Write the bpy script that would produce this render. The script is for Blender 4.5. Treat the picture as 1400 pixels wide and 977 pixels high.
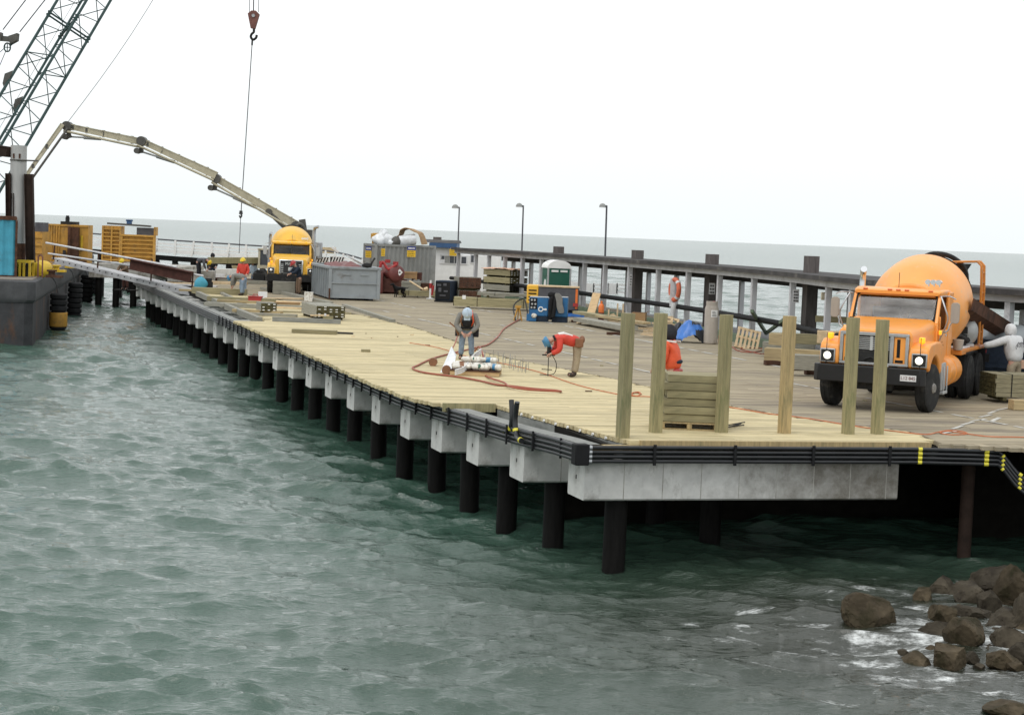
import bpy, math, random
import numpy as np
from mathutils import Vector, Matrix, noise as mnoise
random.seed(7); RNG = np.random.default_rng(7)
R = math.radians; PI = math.pi
SC = bpy.context.scene; COL = SC.collection
for o in list(bpy.data.objects): bpy.data.objects.remove(o)

# ------------------------------------------------------------------ camera
F = 2500.0; PW, PH = 1400, 977
PHI = math.atan(0.040); HC = 5.80; ZD = 2.30          # eye above the water, pier deck above the water
PITCH = math.atan((PH/2-318.0)*math.cos(PHI)/F)
FWD = Vector((0, math.cos(PITCH), -math.sin(PITCH)))
_r0 = Vector((1,0,0)); _u0 = _r0.cross(FWD)
RGT = math.cos(PHI)*_r0 + math.sin(PHI)*_u0
UP = -math.sin(PHI)*_r0 + math.cos(PHI)*_u0
cam = bpy.data.objects.new('camera', bpy.data.cameras.new('camera')); COL.objects.link(cam)
cam.data.sensor_width = 36.0; cam.data.lens = F/PW*36.0
cam.data.clip_start = 0.3; cam.data.clip_end = 30000
mw = Matrix((RGT, UP, -FWD)).transposed().to_4x4(); mw.translation = Vector((0,0,HC))
cam.matrix_world = mw
SC.camera = cam
# ------------------------------------------------------------------ sky, sun, exposure
SUN_EL, SUN_AZ = R(55), R(215)      # veiled sun behind the viewer's left shoulder
w = bpy.data.worlds.new('World'); SC.world = w; w.use_nodes = True
nt = w.node_tree; nt.nodes.clear()
sky = nt.nodes.new('ShaderNodeTexSky'); sky.sky_type = 'NISHITA'; sky.sun_disc = False
sky.sun_elevation = SUN_EL; sky.sun_rotation = SUN_AZ; sky.dust_density = 3.0
hsv = nt.nodes.new('ShaderNodeHueSaturation'); hsv.inputs['Saturation'].default_value = 0.25
cl = nt.nodes.new('ShaderNodeMix'); cl.data_type = 'RGBA'; cl.inputs[0].default_value = 0.86
cl.inputs[7].default_value = (9.6, 9.9, 10.0, 1)        # even cloud deck
tcw = nt.nodes.new('ShaderNodeTexCoord'); sep = nt.nodes.new('ShaderNodeSeparateXYZ')
hr = nt.nodes.new('ShaderNodeMapRange'); hr.inputs[1].default_value = 0.0; hr.inputs[2].default_value = 0.10
hr.inputs[3].default_value = 0.0; hr.inputs[4].default_value = 1.0
hz = nt.nodes.new('ShaderNodeMix'); hz.data_type = 'RGBA'
hz.inputs[6].default_value = (7.3, 7.7, 7.75, 1)        # thicker, dimmer air at the horizon
bg = nt.nodes.new('ShaderNodeBackground'); bg.inputs[1].default_value = 0.128
wo = nt.nodes.new('ShaderNodeOutputWorld')
L = nt.links.new
L(sky.outputs[0], hsv.inputs['Color']); L(hsv.outputs[0], cl.inputs[6])
L(tcw.outputs['Generated'], sep.inputs[0]); L(sep.outputs[2], hr.inputs[0])
L(hr.outputs[0], hz.inputs[0]); L(cl.outputs[2], hz.inputs[7])
L(hz.outputs[2], bg.inputs[0]); L(bg.outputs[0], wo.inputs[0])
sd = bpy.data.lights.new('sun', 'SUN'); sd.energy = 0.8; sd.angle = R(25); sd.color = (1, .97, .92)
so = bpy.data.objects.new('sun', sd); COL.objects.link(so)
_d = Vector((math.sin(SUN_AZ)*math.cos(SUN_EL), math.cos(SUN_AZ)*math.cos(SUN_EL), math.sin(SUN_EL)))
so.rotation_euler = _d.to_track_quat('Z', 'Y').to_euler()
SC.view_settings.view_transform = 'Standard'; SC.view_settings.look = 'None'
SC.view_settings.exposure = 0.0; SC.view_settings.gamma = 1.0
SC.render.engine = 'CYCLES'; SC.cycles.max_bounces = 6; SC.cycles.diffuse_bounces = 2; SC.cycles.glossy_bounces = 3
SC.cycles.transparent_max_bounces = 8; SC.cycles.caustics_reflective = False; SC.cycles.caustics_refractive = False
SC.cycles.use_denoising = True; SC.cycles.denoising_prefilter = 'ACCURATE'

# ------------------------------------------------------------------ where things stand
def ray(px, py): return FWD + (px-PW/2)/F*RGT + (PH/2-py)/F*UP
def at(px, py, z=ZD):
    d = ray(px, py); t = (z-HC)/d.z; return Vector((d.x*t, d.y*t, z))
def aty(px, py, Y):
    d = ray(px, py); t = Y/d.y; return Vector((d.x*t, Y, HC+d.z*t))
PO = at(797, 685, ZD-1.05); PU = Vector((-.284, .959, 0)).normalized(); PV = Vector((PU.y, -PU.x, 0))
PA = math.atan2(PV.y, PV.x)                 # turn of the pier frame: x = across (t), y = along (s)
def P(s, t, z=ZD): return Vector((PO.x, PO.y, 0)) + PU*s + PV*t + Vector((0,0,z))
def st(p):
    d = Vector((p.x-PO.x, p.y-PO.y, 0)); return d.dot(PU), d.dot(PV)
def lerp(a, b, k): return a+(b-a)*k
ORD = ('first second third fourth fifth sixth seventh eighth ninth tenth eleventh twelfth thirteenth fourteenth fifteenth sixteenth '
       'seventeenth eighteenth nineteenth twentieth twenty-first twenty-second twenty-third twenty-fourth twenty-fifth twenty-sixth '
       'twenty-seventh twenty-eighth twenty-ninth thirtieth').split()

# ------------------------------------------------------------------ materials
def M(name, c, rough=.7, metal=0., var=.25, scale=3., stretch=(1,1,1), bump=0., rand=.0, attr=False, dirt=None, dscale=1.2, damt=.5, dstretch=(1,1,1), emit=0, c2=None, spec=.5):
    m = bpy.data.materials.new(name); m.use_nodes = True; nt = m.node_tree; N = nt.nodes; L = nt.links.new
    b = N['Principled BSDF']; b.inputs['Roughness'].default_value = rough; b.inputs['Metallic'].default_value = metal
    b.inputs['Specular IOR Level'].default_value = spec
    tc = N.new('ShaderNodeTexCoord'); mp = N.new('ShaderNodeMapping'); mp.inputs['Scale'].default_value = stretch
    L(tc.outputs['Object'], mp.inputs[0])
    n = N.new('ShaderNodeTexNoise'); n.inputs['Scale'].default_value = scale; n.inputs['Detail'].default_value = 7
    n.inputs['Roughness'].default_value = .62
    L(mp.outputs[0], n.inputs['Vector'])
    mr = N.new('ShaderNodeMapRange'); mr.inputs[1].default_value = .3; mr.inputs[2].default_value = .7
    L(n.outputs['Fac'], mr.inputs[0])
    mx = N.new('ShaderNodeMix'); mx.data_type = 'RGBA'
    lo = [max(0, x*(1-var)) for x in c]; hi = [min(1, x*(1+var)) for x in (c2 or c)]
    mx.inputs[6].default_value = (*lo, 1); mx.inputs[7].default_value = (*hi, 1)
    L(mr.outputs[0], mx.inputs[0]); out = mx.outputs[2]
    if rand or attr:
        mul = N.new('ShaderNodeMix'); mul.data_type = 'RGBA'; mul.blend_type = 'MULTIPLY'; mul.inputs[0].default_value = 1
        L(out, mul.inputs[6])
        if attr:
            a = N.new('ShaderNodeAttribute'); a.attribute_name = 'tone'; L(a.outputs['Color'], mul.inputs[7])
        else:
            oi = N.new('ShaderNodeObjectInfo'); r = N.new('ShaderNodeMapRange'); r.inputs[3].default_value = 1-rand; r.inputs[4].default_value = 1+rand
            L(oi.outputs['Random'], r.inputs[0]); L(r.outputs[0], mul.inputs[7])
        out = mul.outputs[2]
    if dirt:
        mp2 = N.new('ShaderNodeMapping'); mp2.inputs['Scale'].default_value = dstretch; mp2.inputs['Location'].default_value = (3.1, 1.7, .4)
        L(tc.outputs['Object'], mp2.inputs[0])
        n2 = N.new('ShaderNodeTexNoise'); n2.inputs['Scale'].default_value = dscale; n2.inputs['Detail'].default_value = 8; n2.inputs['Roughness'].default_value = .7
        L(mp2.outputs[0], n2.inputs['Vector'])
        r2 = N.new('ShaderNodeMapRange'); r2.inputs[1].default_value = .62-.24*damt; r2.inputs[2].default_value = .75-.2*damt
        L(n2.outputs['Fac'], r2.inputs[0])
        m2 = N.new('ShaderNodeMix'); m2.data_type = 'RGBA'; m2.inputs[7].default_value = (*dirt, 1)
        sc = N.new('ShaderNodeMath'); sc.operation = 'MULTIPLY'; sc.inputs[1].default_value = .85
        L(r2.outputs[0], sc.inputs[0]); L(sc.outputs[0], m2.inputs[0]); L(out, m2.inputs[6]); out = m2.outputs[2]
    L(out, b.inputs['Base Color'])
    if bump:
        bp = N.new('ShaderNodeBump'); bp.inputs['Strength'].default_value = bump; bp.inputs['Distance'].default_value = .03
        L(n.outputs['Fac'], bp.inputs['Height']); L(bp.outputs[0], b.inputs['Normal'])
    if emit:
        b.inputs['Emission Strength'].default_value = emit; b.inputs['Emission Color'].default_value = (*c, 1)
    return m
MT = {}
def defm(key, *a, **k): MT[key] = M(key, *a, **k)
defm('new_plank', (.57,.48,.28), .8, var=.22, scale=3.5, stretch=(.35,5,5), attr=True, bump=.15, dirt=(.36,.30,.16), dscale=1.1, damt=.42, dstretch=(.5,1.2,1))
defm('old_plank', (.335,.285,.20), .85, var=.22, scale=2.2, stretch=(.5,3,3), attr=True, bump=.12, dirt=(.20,.17,.135), dscale=.5, damt=.5, dstretch=(.4,1.2,1), spec=0.25)
defm('walk_plank', (.22,.22,.22), .85, var=.25, scale=2, stretch=(3,3,3), bump=.1)
defm('line_paint', (.55,.54,.50), .8, var=.2, dirt=(.27,.24,.19), dscale=3, damt=.62)
defm('treated_post', (.29,.255,.135), .8, var=.3, scale=5, stretch=(5,5,.35), bump=.2, rand=.1, dirt=(.15,.16,.07), dscale=2.5, damt=.32, dstretch=(3,3,.5))
defm('treated_tan', (.40,.30,.15), .8, var=.3, scale=5, stretch=(5,5,.35), bump=.2, rand=.1, dirt=(.2,.18,.09), dscale=2.5, damt=.35, dstretch=(3,3,.5))
defm('treated', (.30,.27,.17), .82, var=.3, scale=4, stretch=(1,1,6), bump=.15, rand=.18)
defm('treated_grey', (.27,.26,.215), .82, var=.25, scale=4, stretch=(1,1,6), bump=.15, rand=.12)
defm('beam_olive', (.29,.255,.145), .82, var=.3, scale=5, stretch=(.35,5,5), bump=.2, rand=.2, dirt=(.16,.15,.08), dscale=2.5, damt=.3, dstretch=(.5,3,3))
defm('beam_tan', (.40,.31,.17), .82, var=.3, scale=5, stretch=(.35,5,5), bump=.2, rand=.15)
defm('steel_dark', (.034,.021,.016), .8, var=.4, scale=3, spec=0.2)
defm('end_grain', (.085,.075,.035), .9, var=.6, scale=9, spec=0.2)
defm('raw_pine', (.62,.47,.29), .8, var=.2, scale=5, rand=.15)
defm('plywood', (.52,.36,.19), .75, var=.2, scale=4, stretch=(1,1,6))
defm('plywood_pink', (.68,.43,.30), .75, var=.12, scale=3)
defm('cardboard', (.34,.21,.10), .85, var=.15)
defm('concrete', (.56,.555,.53), .85, var=.14, scale=4, bump=.12, dirt=(.27,.26,.235), dscale=2.2, damt=.34, dstretch=(1,1,.6))
defm('concrete_dirty', (.40,.385,.35), .85, var=.22, scale=4, bump=.15, dirt=(.13,.115,.09), dscale=1.6, damt=.55, dstretch=(1,1,.5))
defm('creosote', (.007,.0065,.006), .6, var=.5, scale=6, stretch=(3,3,.4), bump=.3, spec=0.12)
defm('underdeck', (.012,.011,.009), .9, var=.4, scale=3, spec=0.1)  # near-black base carries the under-pier shade in the colour
defm('grey_timber', (.23,.235,.22), .85, var=.25, scale=3, stretch=(1,1,4), bump=.1)
defm('black_pipe', (.016,.017,.019), .34, var=.3, scale=4)
defm('matt_black', (.012,.012,.013), .7, var=.3, spec=0.2)
defm('tape', (.75,.66,.06), .5, var=.1)
defm('rust', (.095,.045,.028), .85, var=.5, scale=4, bump=.2, dirt=(.05,.03,.022), dscale=2, damt=.5, spec=0.25)
defm('rust_red', (.085,.036,.028), .8, var=.35, scale=3, bump=.15, spec=0.25)
defm('hull', (.055,.055,.058), .7, var=.35, scale=1.3, bump=.15, dirt=(.15,.07,.035), dscale=.55, damt=.36, dstretch=(1.4,1.4,.45), spec=0.2)
defm('hull_rail', (.085,.085,.088), .7, var=.25, scale=2, bump=.1, spec=0.2)
defm('barge_deck', (.21,.18,.15), .9, var=.3, scale=1.4, dirt=(.13,.07,.04), dscale=.6, damt=.5)
defm('rubber', (.022,.022,.023), .85, var=.4, scale=3, bump=.3, spec=0.2)
defm('spud', (.42,.42,.41), .6, var=.15, scale=1.5, stretch=(2,2,.4), dirt=(.26,.17,.10), dscale=1.2, damt=.4, dstretch=(1.5,1.5,.25))
defm('blue_steel', (.06,.33,.45), .6, var=.2, scale=2, dirt=(.12,.07,.05), dscale=1.5, damt=.2)
defm('form_yellow', (.50,.265,.045), .65, var=.22, scale=2, dirt=(.2,.12,.05), dscale=2, damt=.35)
defm('yellow', (.72,.47,.03), .5, var=.15)
defm('crane_green', (.012,.045,.042), .5, var=.25)
defm('boom_cream', (.50,.455,.33), .55, var=.15, scale=2, dirt=(.28,.24,.17), dscale=2, damt=.35)
defm('boom_dark', (.09,.085,.075), .6, var=.3)
defm('cable', (.03,.03,.03), .6, var=.2)
defm('thin_cable', (.14,.14,.14), .6, var=.1)
defm('oxide', (.19,.075,.06), .65, var=.25)
defm('bumper_black', (.011,.011,.012), .5, var=.3, spec=0.35)
defm('orange', (.88,.345,.065), .33, var=.05, scale=1.5, dirt=(.62,.36,.18), dscale=4.5, damt=.16)
defm('orange_drum', (.90,.385,.10), .42, var=.06, scale=1.2, dirt=(.66,.44,.27), dscale=5.0, damt=.24)
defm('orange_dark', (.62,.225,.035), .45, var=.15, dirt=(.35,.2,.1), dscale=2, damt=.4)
defm('mixer_yellow', (.80,.45,.045), .4, var=.06, dirt=(.55,.36,.1), dscale=1.5, damt=.25)
defm('chrome', (.72,.73,.74), .16, 1., var=.05)
defm('steel', (.42,.43,.44), .42, .9, var=.15)
defm('galv', (.45,.46,.46), .5, .3, var=.12)
defm('chassis', (.02,.02,.02), .65, var=.4, dirt=(.09,.08,.07), dscale=3, damt=.3, spec=0.25)
defm('tyre', (.028,.028,.028), .85, var=.3, scale=6, dirt=(.085,.08,.072), dscale=4, damt=.35, spec=0.2)
defm('rim', (.36,.35,.33), .6, .2, var=.2, dirt=(.16,.14,.12), dscale=4, damt=.45)
defm('amber', (1.0,.42,.02), .3, var=.05, emit=.9)
defm('marker_red', (.75,.17,.05), .35, var=.05)
defm('headlight', (1.0,.95,.80), .2, var=.03, emit=1.1)
defm('white', (.78,.78,.77), .6, var=.07, scale=3)
defm('white_old', (.66,.66,.67), .7, var=.12, scale=3, dirt=(.42,.41,.40), dscale=2, damt=.32)
defm('post_white', (.56,.56,.58), .75, var=.12, scale=3, stretch=(1,1,.4), dirt=(.27,.27,.27), dscale=2, damt=.4)
defm('beam_grey', (.50,.50,.51), .8, var=.15, scale=2, dirt=(.30,.29,.28), dscale=1, damt=.35)
defm('roof_grey', (.07,.066,.066), .9, var=.35, scale=1.5, bump=.2, dirt=(.20,.185,.165), dscale=.9, damt=.22, spec=0.25)
defm('pile_old', (.12,.105,.10), .9, var=.35, scale=4, stretch=(2,2,.3), bump=.3, spec=0.2)
defm('dumpster_grey', (.265,.29,.305), .6, var=.12, scale=1.5, dirt=(.16,.15,.14), dscale=1.5, damt=.2)
defm('container_grey', (.27,.275,.265), .65, var=.12, dirt=(.18,.16,.13), dscale=1.5, damt=.25)
defm('sign_yellow', (.80,.50,.02), .5, var=.05)
defm('sign_blue', (.03,.05,.22), .5, var=.05)
defm('ink', (.02,.02,.02), .6, var=.05)
defm('roof_blue', (.035,.09,.20), .6, var=.2)
defm('window_dark', (.06,.065,.075), .12, var=.3, scale=2)
defm('tank_red', (.15,.04,.036), .5, var=.2)
defm('paint_red', (.36,.028,.028), .5, var=.15)
defm('potty_green', (.012,.10,.065), .5, var=.12)
defm('welder_blue', (.015,.125,.30), .45, var=.12, dirt=(.02,.05,.1), dscale=3, damt=.3)
defm('comp_grey', (.085,.085,.095), .6, var=.2, spec=0.3)
defm('tarp', (.04,.16,.50), .35, var=.25, scale=4)
defm('black_sheet', (.018,.02,.024), .4, var=.4)
defm('plastic', (.70,.72,.74), .3, var=.18, scale=5)
defm('tank_tan', (.37,.33,.285), .6, var=.15, scale=2, stretch=(2,2,.5), dirt=(.22,.18,.15), dscale=2, damt=.35)
defm('ring_orange', (.60,.13,.06), .5, var=.12)
defm('cone_orange', (.72,.17,.03), .5, var=.12)
defm('hose_red', (.30,.07,.035), .55, var=.15)
defm('cord_orange', (.55,.16,.06), .6, var=.15)
defm('green_beam', (.11,.155,.10), .7, var=.2)
defm('rock', (.068,.053,.034), .75, var=.5, scale=2.5, bump=.9, rand=.35, dirt=(.022,.02,.009), dscale=2.2, damt=.5, spec=0.12)
defm('rock_grey', (.060,.050,.036), .7, var=.4, scale=2.5, bump=.9, rand=.3, dirt=(.018,.014,.010), dscale=2.2, damt=.45, spec=0.12)
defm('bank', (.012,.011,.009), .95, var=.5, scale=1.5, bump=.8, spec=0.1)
defm('skin', (.48,.27,.20), .6, var=.08)
defm('denim', (.20,.26,.34), .9, var=.25, scale=9, bump=.6)
defm('khaki', (.33,.27,.19), .9, var=.15, scale=9, bump=.6)
defm('brown_duck', (.17,.11,.07), .9, var=.2, scale=9, bump=.6)
defm('grey_fleece', (.21,.205,.19), .95, var=.15, scale=9, bump=.6)
defm('hoodie', (.64,.64,.645), .95, var=.1, scale=8, bump=.6)
defm('jacket_red', (.60,.055,.035), .7, var=.15, scale=7, bump=.6)
defm('jacket_orange', (.72,.10,.035), .7, var=.12, scale=7, bump=.6)
defm('navy', (.022,.032,.05), .8, var=.25, scale=7, spec=0.2, bump=.6)
defm('dark_cloth', (.03,.03,.035), .9, var=.3, scale=7, spec=0.2, bump=.6)
defm('boot', (.05,.038,.03), .7, var=.2, spec=0.25)
defm('helmet_blue', (.06,.22,.40), .35, var=.08)
defm('helmet_white', (.45,.55,.66), .35, var=.08)
defm('helmet_yellow', (.80,.58,.03), .35, var=.08)
defm('leather', (.22,.10,.05), .7, var=.25)
defm('reflector', (.75,.76,.74), .4, var=.05)
defm('hair', (.03,.02,.015), .8, var=.3)
defm('dog_black', (.008,.008,.009), .7, var=.3, spec=0.2)
defm('bag_print', (.72,.70,.64), .5, var=.2, scale=8, dirt=(.26,.17,.09), dscale=9, damt=.5)
defm('cab_inside', (.10,.085,.075), .8, var=.3)
def glassm(name, tint, amt):
    m = bpy.data.materials.new(name); m.use_nodes = True; N = m.node_tree.nodes; L = m.node_tree.links.new
    N.remove(N['Principled BSDF']); o = N['Material Output']
    t = N.new('ShaderNodeBsdfTransparent'); t.inputs[0].default_value = (*tint, 1)
    g = N.new('ShaderNodeBsdfGlossy'); g.inputs['Roughness'].default_value = .03
    lw = N.new('ShaderNodeLayerWeight'); lw.inputs[0].default_value = amt
    n = N.new('ShaderNodeTexNoise'); n.inputs['Scale'].default_value = 3
    mx = N.new('ShaderNodeMixShader'); ad = N.new('ShaderNodeMath'); ad.operation = 'MULTIPLY_ADD'; ad.inputs[1].default_value = .08
    L(n.outputs[0], ad.inputs[0]); L(lw.outputs['Fresnel'], ad.inputs[2]); L(ad.outputs[0], mx.inputs[0])
    L(t.outputs[0], mx.inputs[1]); L(g.outputs[0], mx.inputs[2]); L(mx.outputs[0], o.inputs[0])
    MT[name] = m
glassm('glass', (.55,.58,.58), .12)

# ------------------------------------------------------------------ shapes
class MB:
    """collects shapes; build() links them as ONE mesh object"""
    def __init__(s): s.v = []; s.f = []; s.m = []; s.tone = []; s.k = 0; s.t = 1.0
    def mat(s, k): s.k = k; return s
    def add(s, vs, fs):
        b = len(s.v); s.v.extend([tuple(x) for x in vs])
        for f in fs: s.f.append([i+b for i in f]); s.m.append(s.k); s.tone.append(s.t)
        return s
    def box(s, c, d, rz=0., rot=None):
        hx, hy, hz = d[0]/2, d[1]/2, d[2]/2
        pts = [Vector((x,y,z)) for z in (-hz,hz) for y in (-hy,hy) for x in (-hx,hx)]
        if rot is None: rot = Matrix.Rotation(rz, 3, 'Z')
        c = Vector(c)
        return s.add([c+rot@p for p in pts], [(0,2,3,1),(4,5,7,6),(0,1,5,4),(1,3,7,5),(3,2,6,7),(2,0,4,6)])
    def bx(s, x0, x1, y0, y1, z0, z1): return s.box(((x0+x1)/2,(y0+y1)/2,(z0+z1)/2), (x1-x0,y1-y0,z1-z0))
    def bar(s, a, b, wd, ht=None, up=(0,0,1)):
        a, b = Vector(a), Vector(b); d = (b-a); l = d.length
        if l < 1e-6: return s
        d /= l; ht = ht or wd; upv = Vector(up)
        if abs(d.dot(upv)) > .98: upv = Vector((0,1,0))
        x = d.cross(upv).normalized(); z = x.cross(d)
        return s.box((a+b)/2, (wd, l, ht), rot=Matrix((x, d, z)).transposed())
    def cyl(s, a, b, r0, r1=None, n=12, caps=True):
        a, b = Vector(a), Vector(b); r1 = r0 if r1 is None else r1
        d = (b-a).normalized(); q = Vector((0,0,1)) if abs(d.z) < .9 else Vector((1,0,0))
        x = d.cross(q).normalized(); y = d.cross(x)
        vs = []
        for c, r in ((a,r0),(b,r1)):
            for i in range(n):
                g = 2*PI*i/n; vs.append(c+(x*math.cos(g)+y*math.sin(g))*r)
        fs = [(i,(i+1)%n,n+(i+1)%n,n+i) for i in range(n)]
        if caps: fs += [tuple(range(n-1,-1,-1)), tuple(range(n,2*n))]
        return s.add(vs, fs)
    def tube(s, pts, r, n=6):
        pts = [Vector(p) for p in pts]; rs = r if isinstance(r, (list,tuple)) else [r]*len(pts)
        vs = []; x = None
        for i, p in enumerate(pts):
            d = (pts[min(i+1,len(pts)-1)]-pts[max(i-1,0)]).normalized()
            if x is None:
                q = Vector((0,0,1)) if abs(d.z) < .9 else Vector((1,0,0)); x = d.cross(q).normalized()
            else: x = (x-d*x.dot(d)).normalized()
            y = d.cross(x)
            for k in range(n):
                g = 2*PI*k/n; vs.append(p+(x*math.cos(g)+y*math.sin(g))*rs[i])
        fs = []
        for i in range(len(pts)-1):
            for k in range(n):
                a = i*n+k; b = i*n+(k+1)%n; fs.append((a,b,b+n,a+n))
        fs += [tuple(range(n-1,-1,-1)), tuple(range((len(pts)-1)*n, len(pts)*n))]
        return s.add(vs, fs)
    def lathe(s, prof, o=(0,0,0), d=(0,0,1), n=24):
        """prof: (distance along d, radius)"""
        o = Vector(o); d = Vector(d).normalized(); q = Vector((0,0,1)) if abs(d.z) < .9 else Vector((1,0,0))
        x = d.cross(q).normalized(); y = d.cross(x); vs = []
        for h, r in prof:
            for k in range(n):
                g = 2*PI*k/n; vs.append(o+d*h+(x*math.cos(g)+y*math.sin(g))*max(r,1e-4))
        fs = []
        for i in range(len(prof)-1):
            for k in range(n):
                a = i*n+k; b = i*n+(k+1)%n; fs.append((a,b,b+n,a+n))
        fs += [tuple(range(n-1,-1,-1)), tuple(range((len(prof)-1)*n, len(prof)*n))]
        return s.add(vs, fs)
    def prism(s, poly, x0, x1, axis='x'):
        """poly in the other two axes, swept along axis"""
        def pt(a, u, v): return {'x':(a,u,v),'y':(u,a,v),'z':(u,v,a)}[axis]
        n = len(poly); vs = [pt(x0,*p) for p in poly]+[pt(x1,*p) for p in poly]
        fs = [(i,(i+1)%n,n+(i+1)%n,n+i) for i in range(n)]+[tuple(range(n-1,-1,-1)), tuple(range(n,2*n))]
        return s.add(vs, fs)
    def loft(s, secs, closed=True):
        n = len(secs[0]); vs = [p for sec in secs for p in sec]; fs = []
        for i in range(len(secs)-1):
            for k in range(n if closed else n-1):
                a = i*n+k; b = i*n+(k+1)%n; fs.append((a,b,b+n,a+n))
        if closed: fs += [tuple(range(n-1,-1,-1)), tuple(range((len(secs)-1)*n, len(secs)*n))]
        return s.add(vs, fs)
    def ell(s, c, r, n=14, m=9, z0=-1., z1=1.):
        c = Vector(c); prof = []
        for i in range(m+1):
            z = z0+(z1-z0)*i/m; z = math.sin(PI/2*z) if (z0,z1) == (-1.,1.) else z
            prof.append((z, math.sqrt(max(0,1-z*z))))
        vs = []
        for h, q in prof:
            for k in range(n):
                g = 2*PI*k/n; vs.append(c+Vector((math.cos(g)*q*r[0], math.sin(g)*q*r[1], h*r[2])))
        fs = []
        for i in range(m):
            for k in range(n):
                a = i*n+k; b = i*n+(k+1)%n; fs.append((a,b,b+n,a+n))
        fs += [tuple(range(n-1,-1,-1)), tuple(range(m*n,(m+1)*n))]
        return s.add(vs, fs)
    def jit(s, a, sc=1.0, seed=0):
        for i, p in enumerate(s.v):
            q = Vector(p)*sc+Vector((seed*7.3, seed*3.1, seed))
            s.v[i] = tuple(Vector(p)+mnoise.noise_vector(q)*a)
        return s
    def mesh(s, name, mats, smooth=None):
        me = bpy.data.meshes.new(name); me.from_pydata(s.v, [], s.f)
        for m in (mats if isinstance(mats, (list,tuple)) else [mats]): me.materials.append(MT[m])
        me.polygons.foreach_set('material_index', s.m)
        if any(t != 1.0 for t in s.tone):
            a = me.attributes.new('tone', 'FLOAT_COLOR', 'FACE')
            arr = np.ones((len(s.f),4), np.float32)
            for i, t in enumerate(s.tone): arr[i,:3] = t
            a.data.foreach_set('color', arr.ravel())
        me.validate(); me.update()
        if smooth:
            me.shade_smooth(); me.set_sharp_from_angle(angle=R(smooth))
        return me
    def build(s, name, mats, parent=None, loc=(0,0,0), rz=0., smooth=None, bevel=0., seg=2):
        o = bpy.data.objects.new(name, s.mesh(name, mats, smooth)); COL.objects.link(o)
        o.location = loc; o.rotation_euler = (0,0,rz)
        if parent is not None: o.parent = parent
        if bevel:
            b = o.modifiers.new('bevel', 'BEVEL'); b.width = bevel; b.segments = seg; b.limit_method = 'ANGLE'; b.angle_limit = R(40)
            o.data.shade_smooth(); o.data.set_sharp_from_angle(angle=R(smooth or 40))
        return o
def tag(o, label=None, cat=None, group=None, kind=None):
    if label: o['label'] = label; o['kind'] = kind or 'thing'
    if cat: o['category'] = cat
    if group: o['group'] = group
    if kind: o['kind'] = kind
    return o
def thing(name, label, cat, loc=(0,0,0), rz=0., group=None):
    o = bpy.data.objects.new(name, None); COL.objects.link(o); o.location = loc; o.rotation_euler = (0,0,rz)
    o.empty_display_size = .2
    return tag(o, label, cat, group)
def dup(root, loc, rz=None, label=None):
    r = root.copy(); COL.objects.link(r); r.location = loc
    if rz is not None: r.rotation_euler = (0,0,rz)
    if label: r['label'] = label
    for c in [c for c in root.children]:
        k = c.copy(); COL.objects.link(k); k.parent = r
        for g in list(c.children):
            h = g.copy(); COL.objects.link(h); h.parent = k
    return r
def text(name, body, size, mat, parent, loc, rot, ext=.004):
    c = bpy.data.curves.new(name, 'FONT'); c.body = body; c.size = size; c.extrude = ext; c.align_x = 'CENTER'; c.align_y = 'CENTER'
    c.materials.append(MT[mat]); o = bpy.data.objects.new(name, c); COL.objects.link(o)
    o.location = loc; o.rotation_euler = rot
    me = bpy.data.meshes.new_from_object(o.evaluated_get(bpy.context.evaluated_depsgraph_get())); bpy.data.objects.remove(o)
    o = bpy.data.objects.new(name, me); COL.objects.link(o); o.location = loc; o.rotation_euler = rot
    if not me.materials: me.materials.append(MT[mat])
    if parent is not None: o.parent = parent
    return o
def interp(x, pts):
    xs = [p[0] for p in pts]; ys = [p[1] for p in pts]; return float(np.interp(x, xs, ys))
def spline(pts, n=8):
    """Catmull-Rom through pts"""
    pts = [Vector(p) for p in pts]; out = []
    for i in range(len(pts)-1):
        p0 = pts[max(i-1,0)]; p1 = pts[i]; p2 = pts[i+1]; p3 = pts[min(i+2,len(pts)-1)]
        for k in range(n):
            t = k/n; t2 = t*t; t3 = t2*t
            out.append(.5*((2*p1)+(p2-p0)*t+(2*p0-5*p1+4*p2-p3)*t2+(3*p1-p0-3*p2+p3)*t3))
    out.append(pts[-1]); return out
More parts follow.
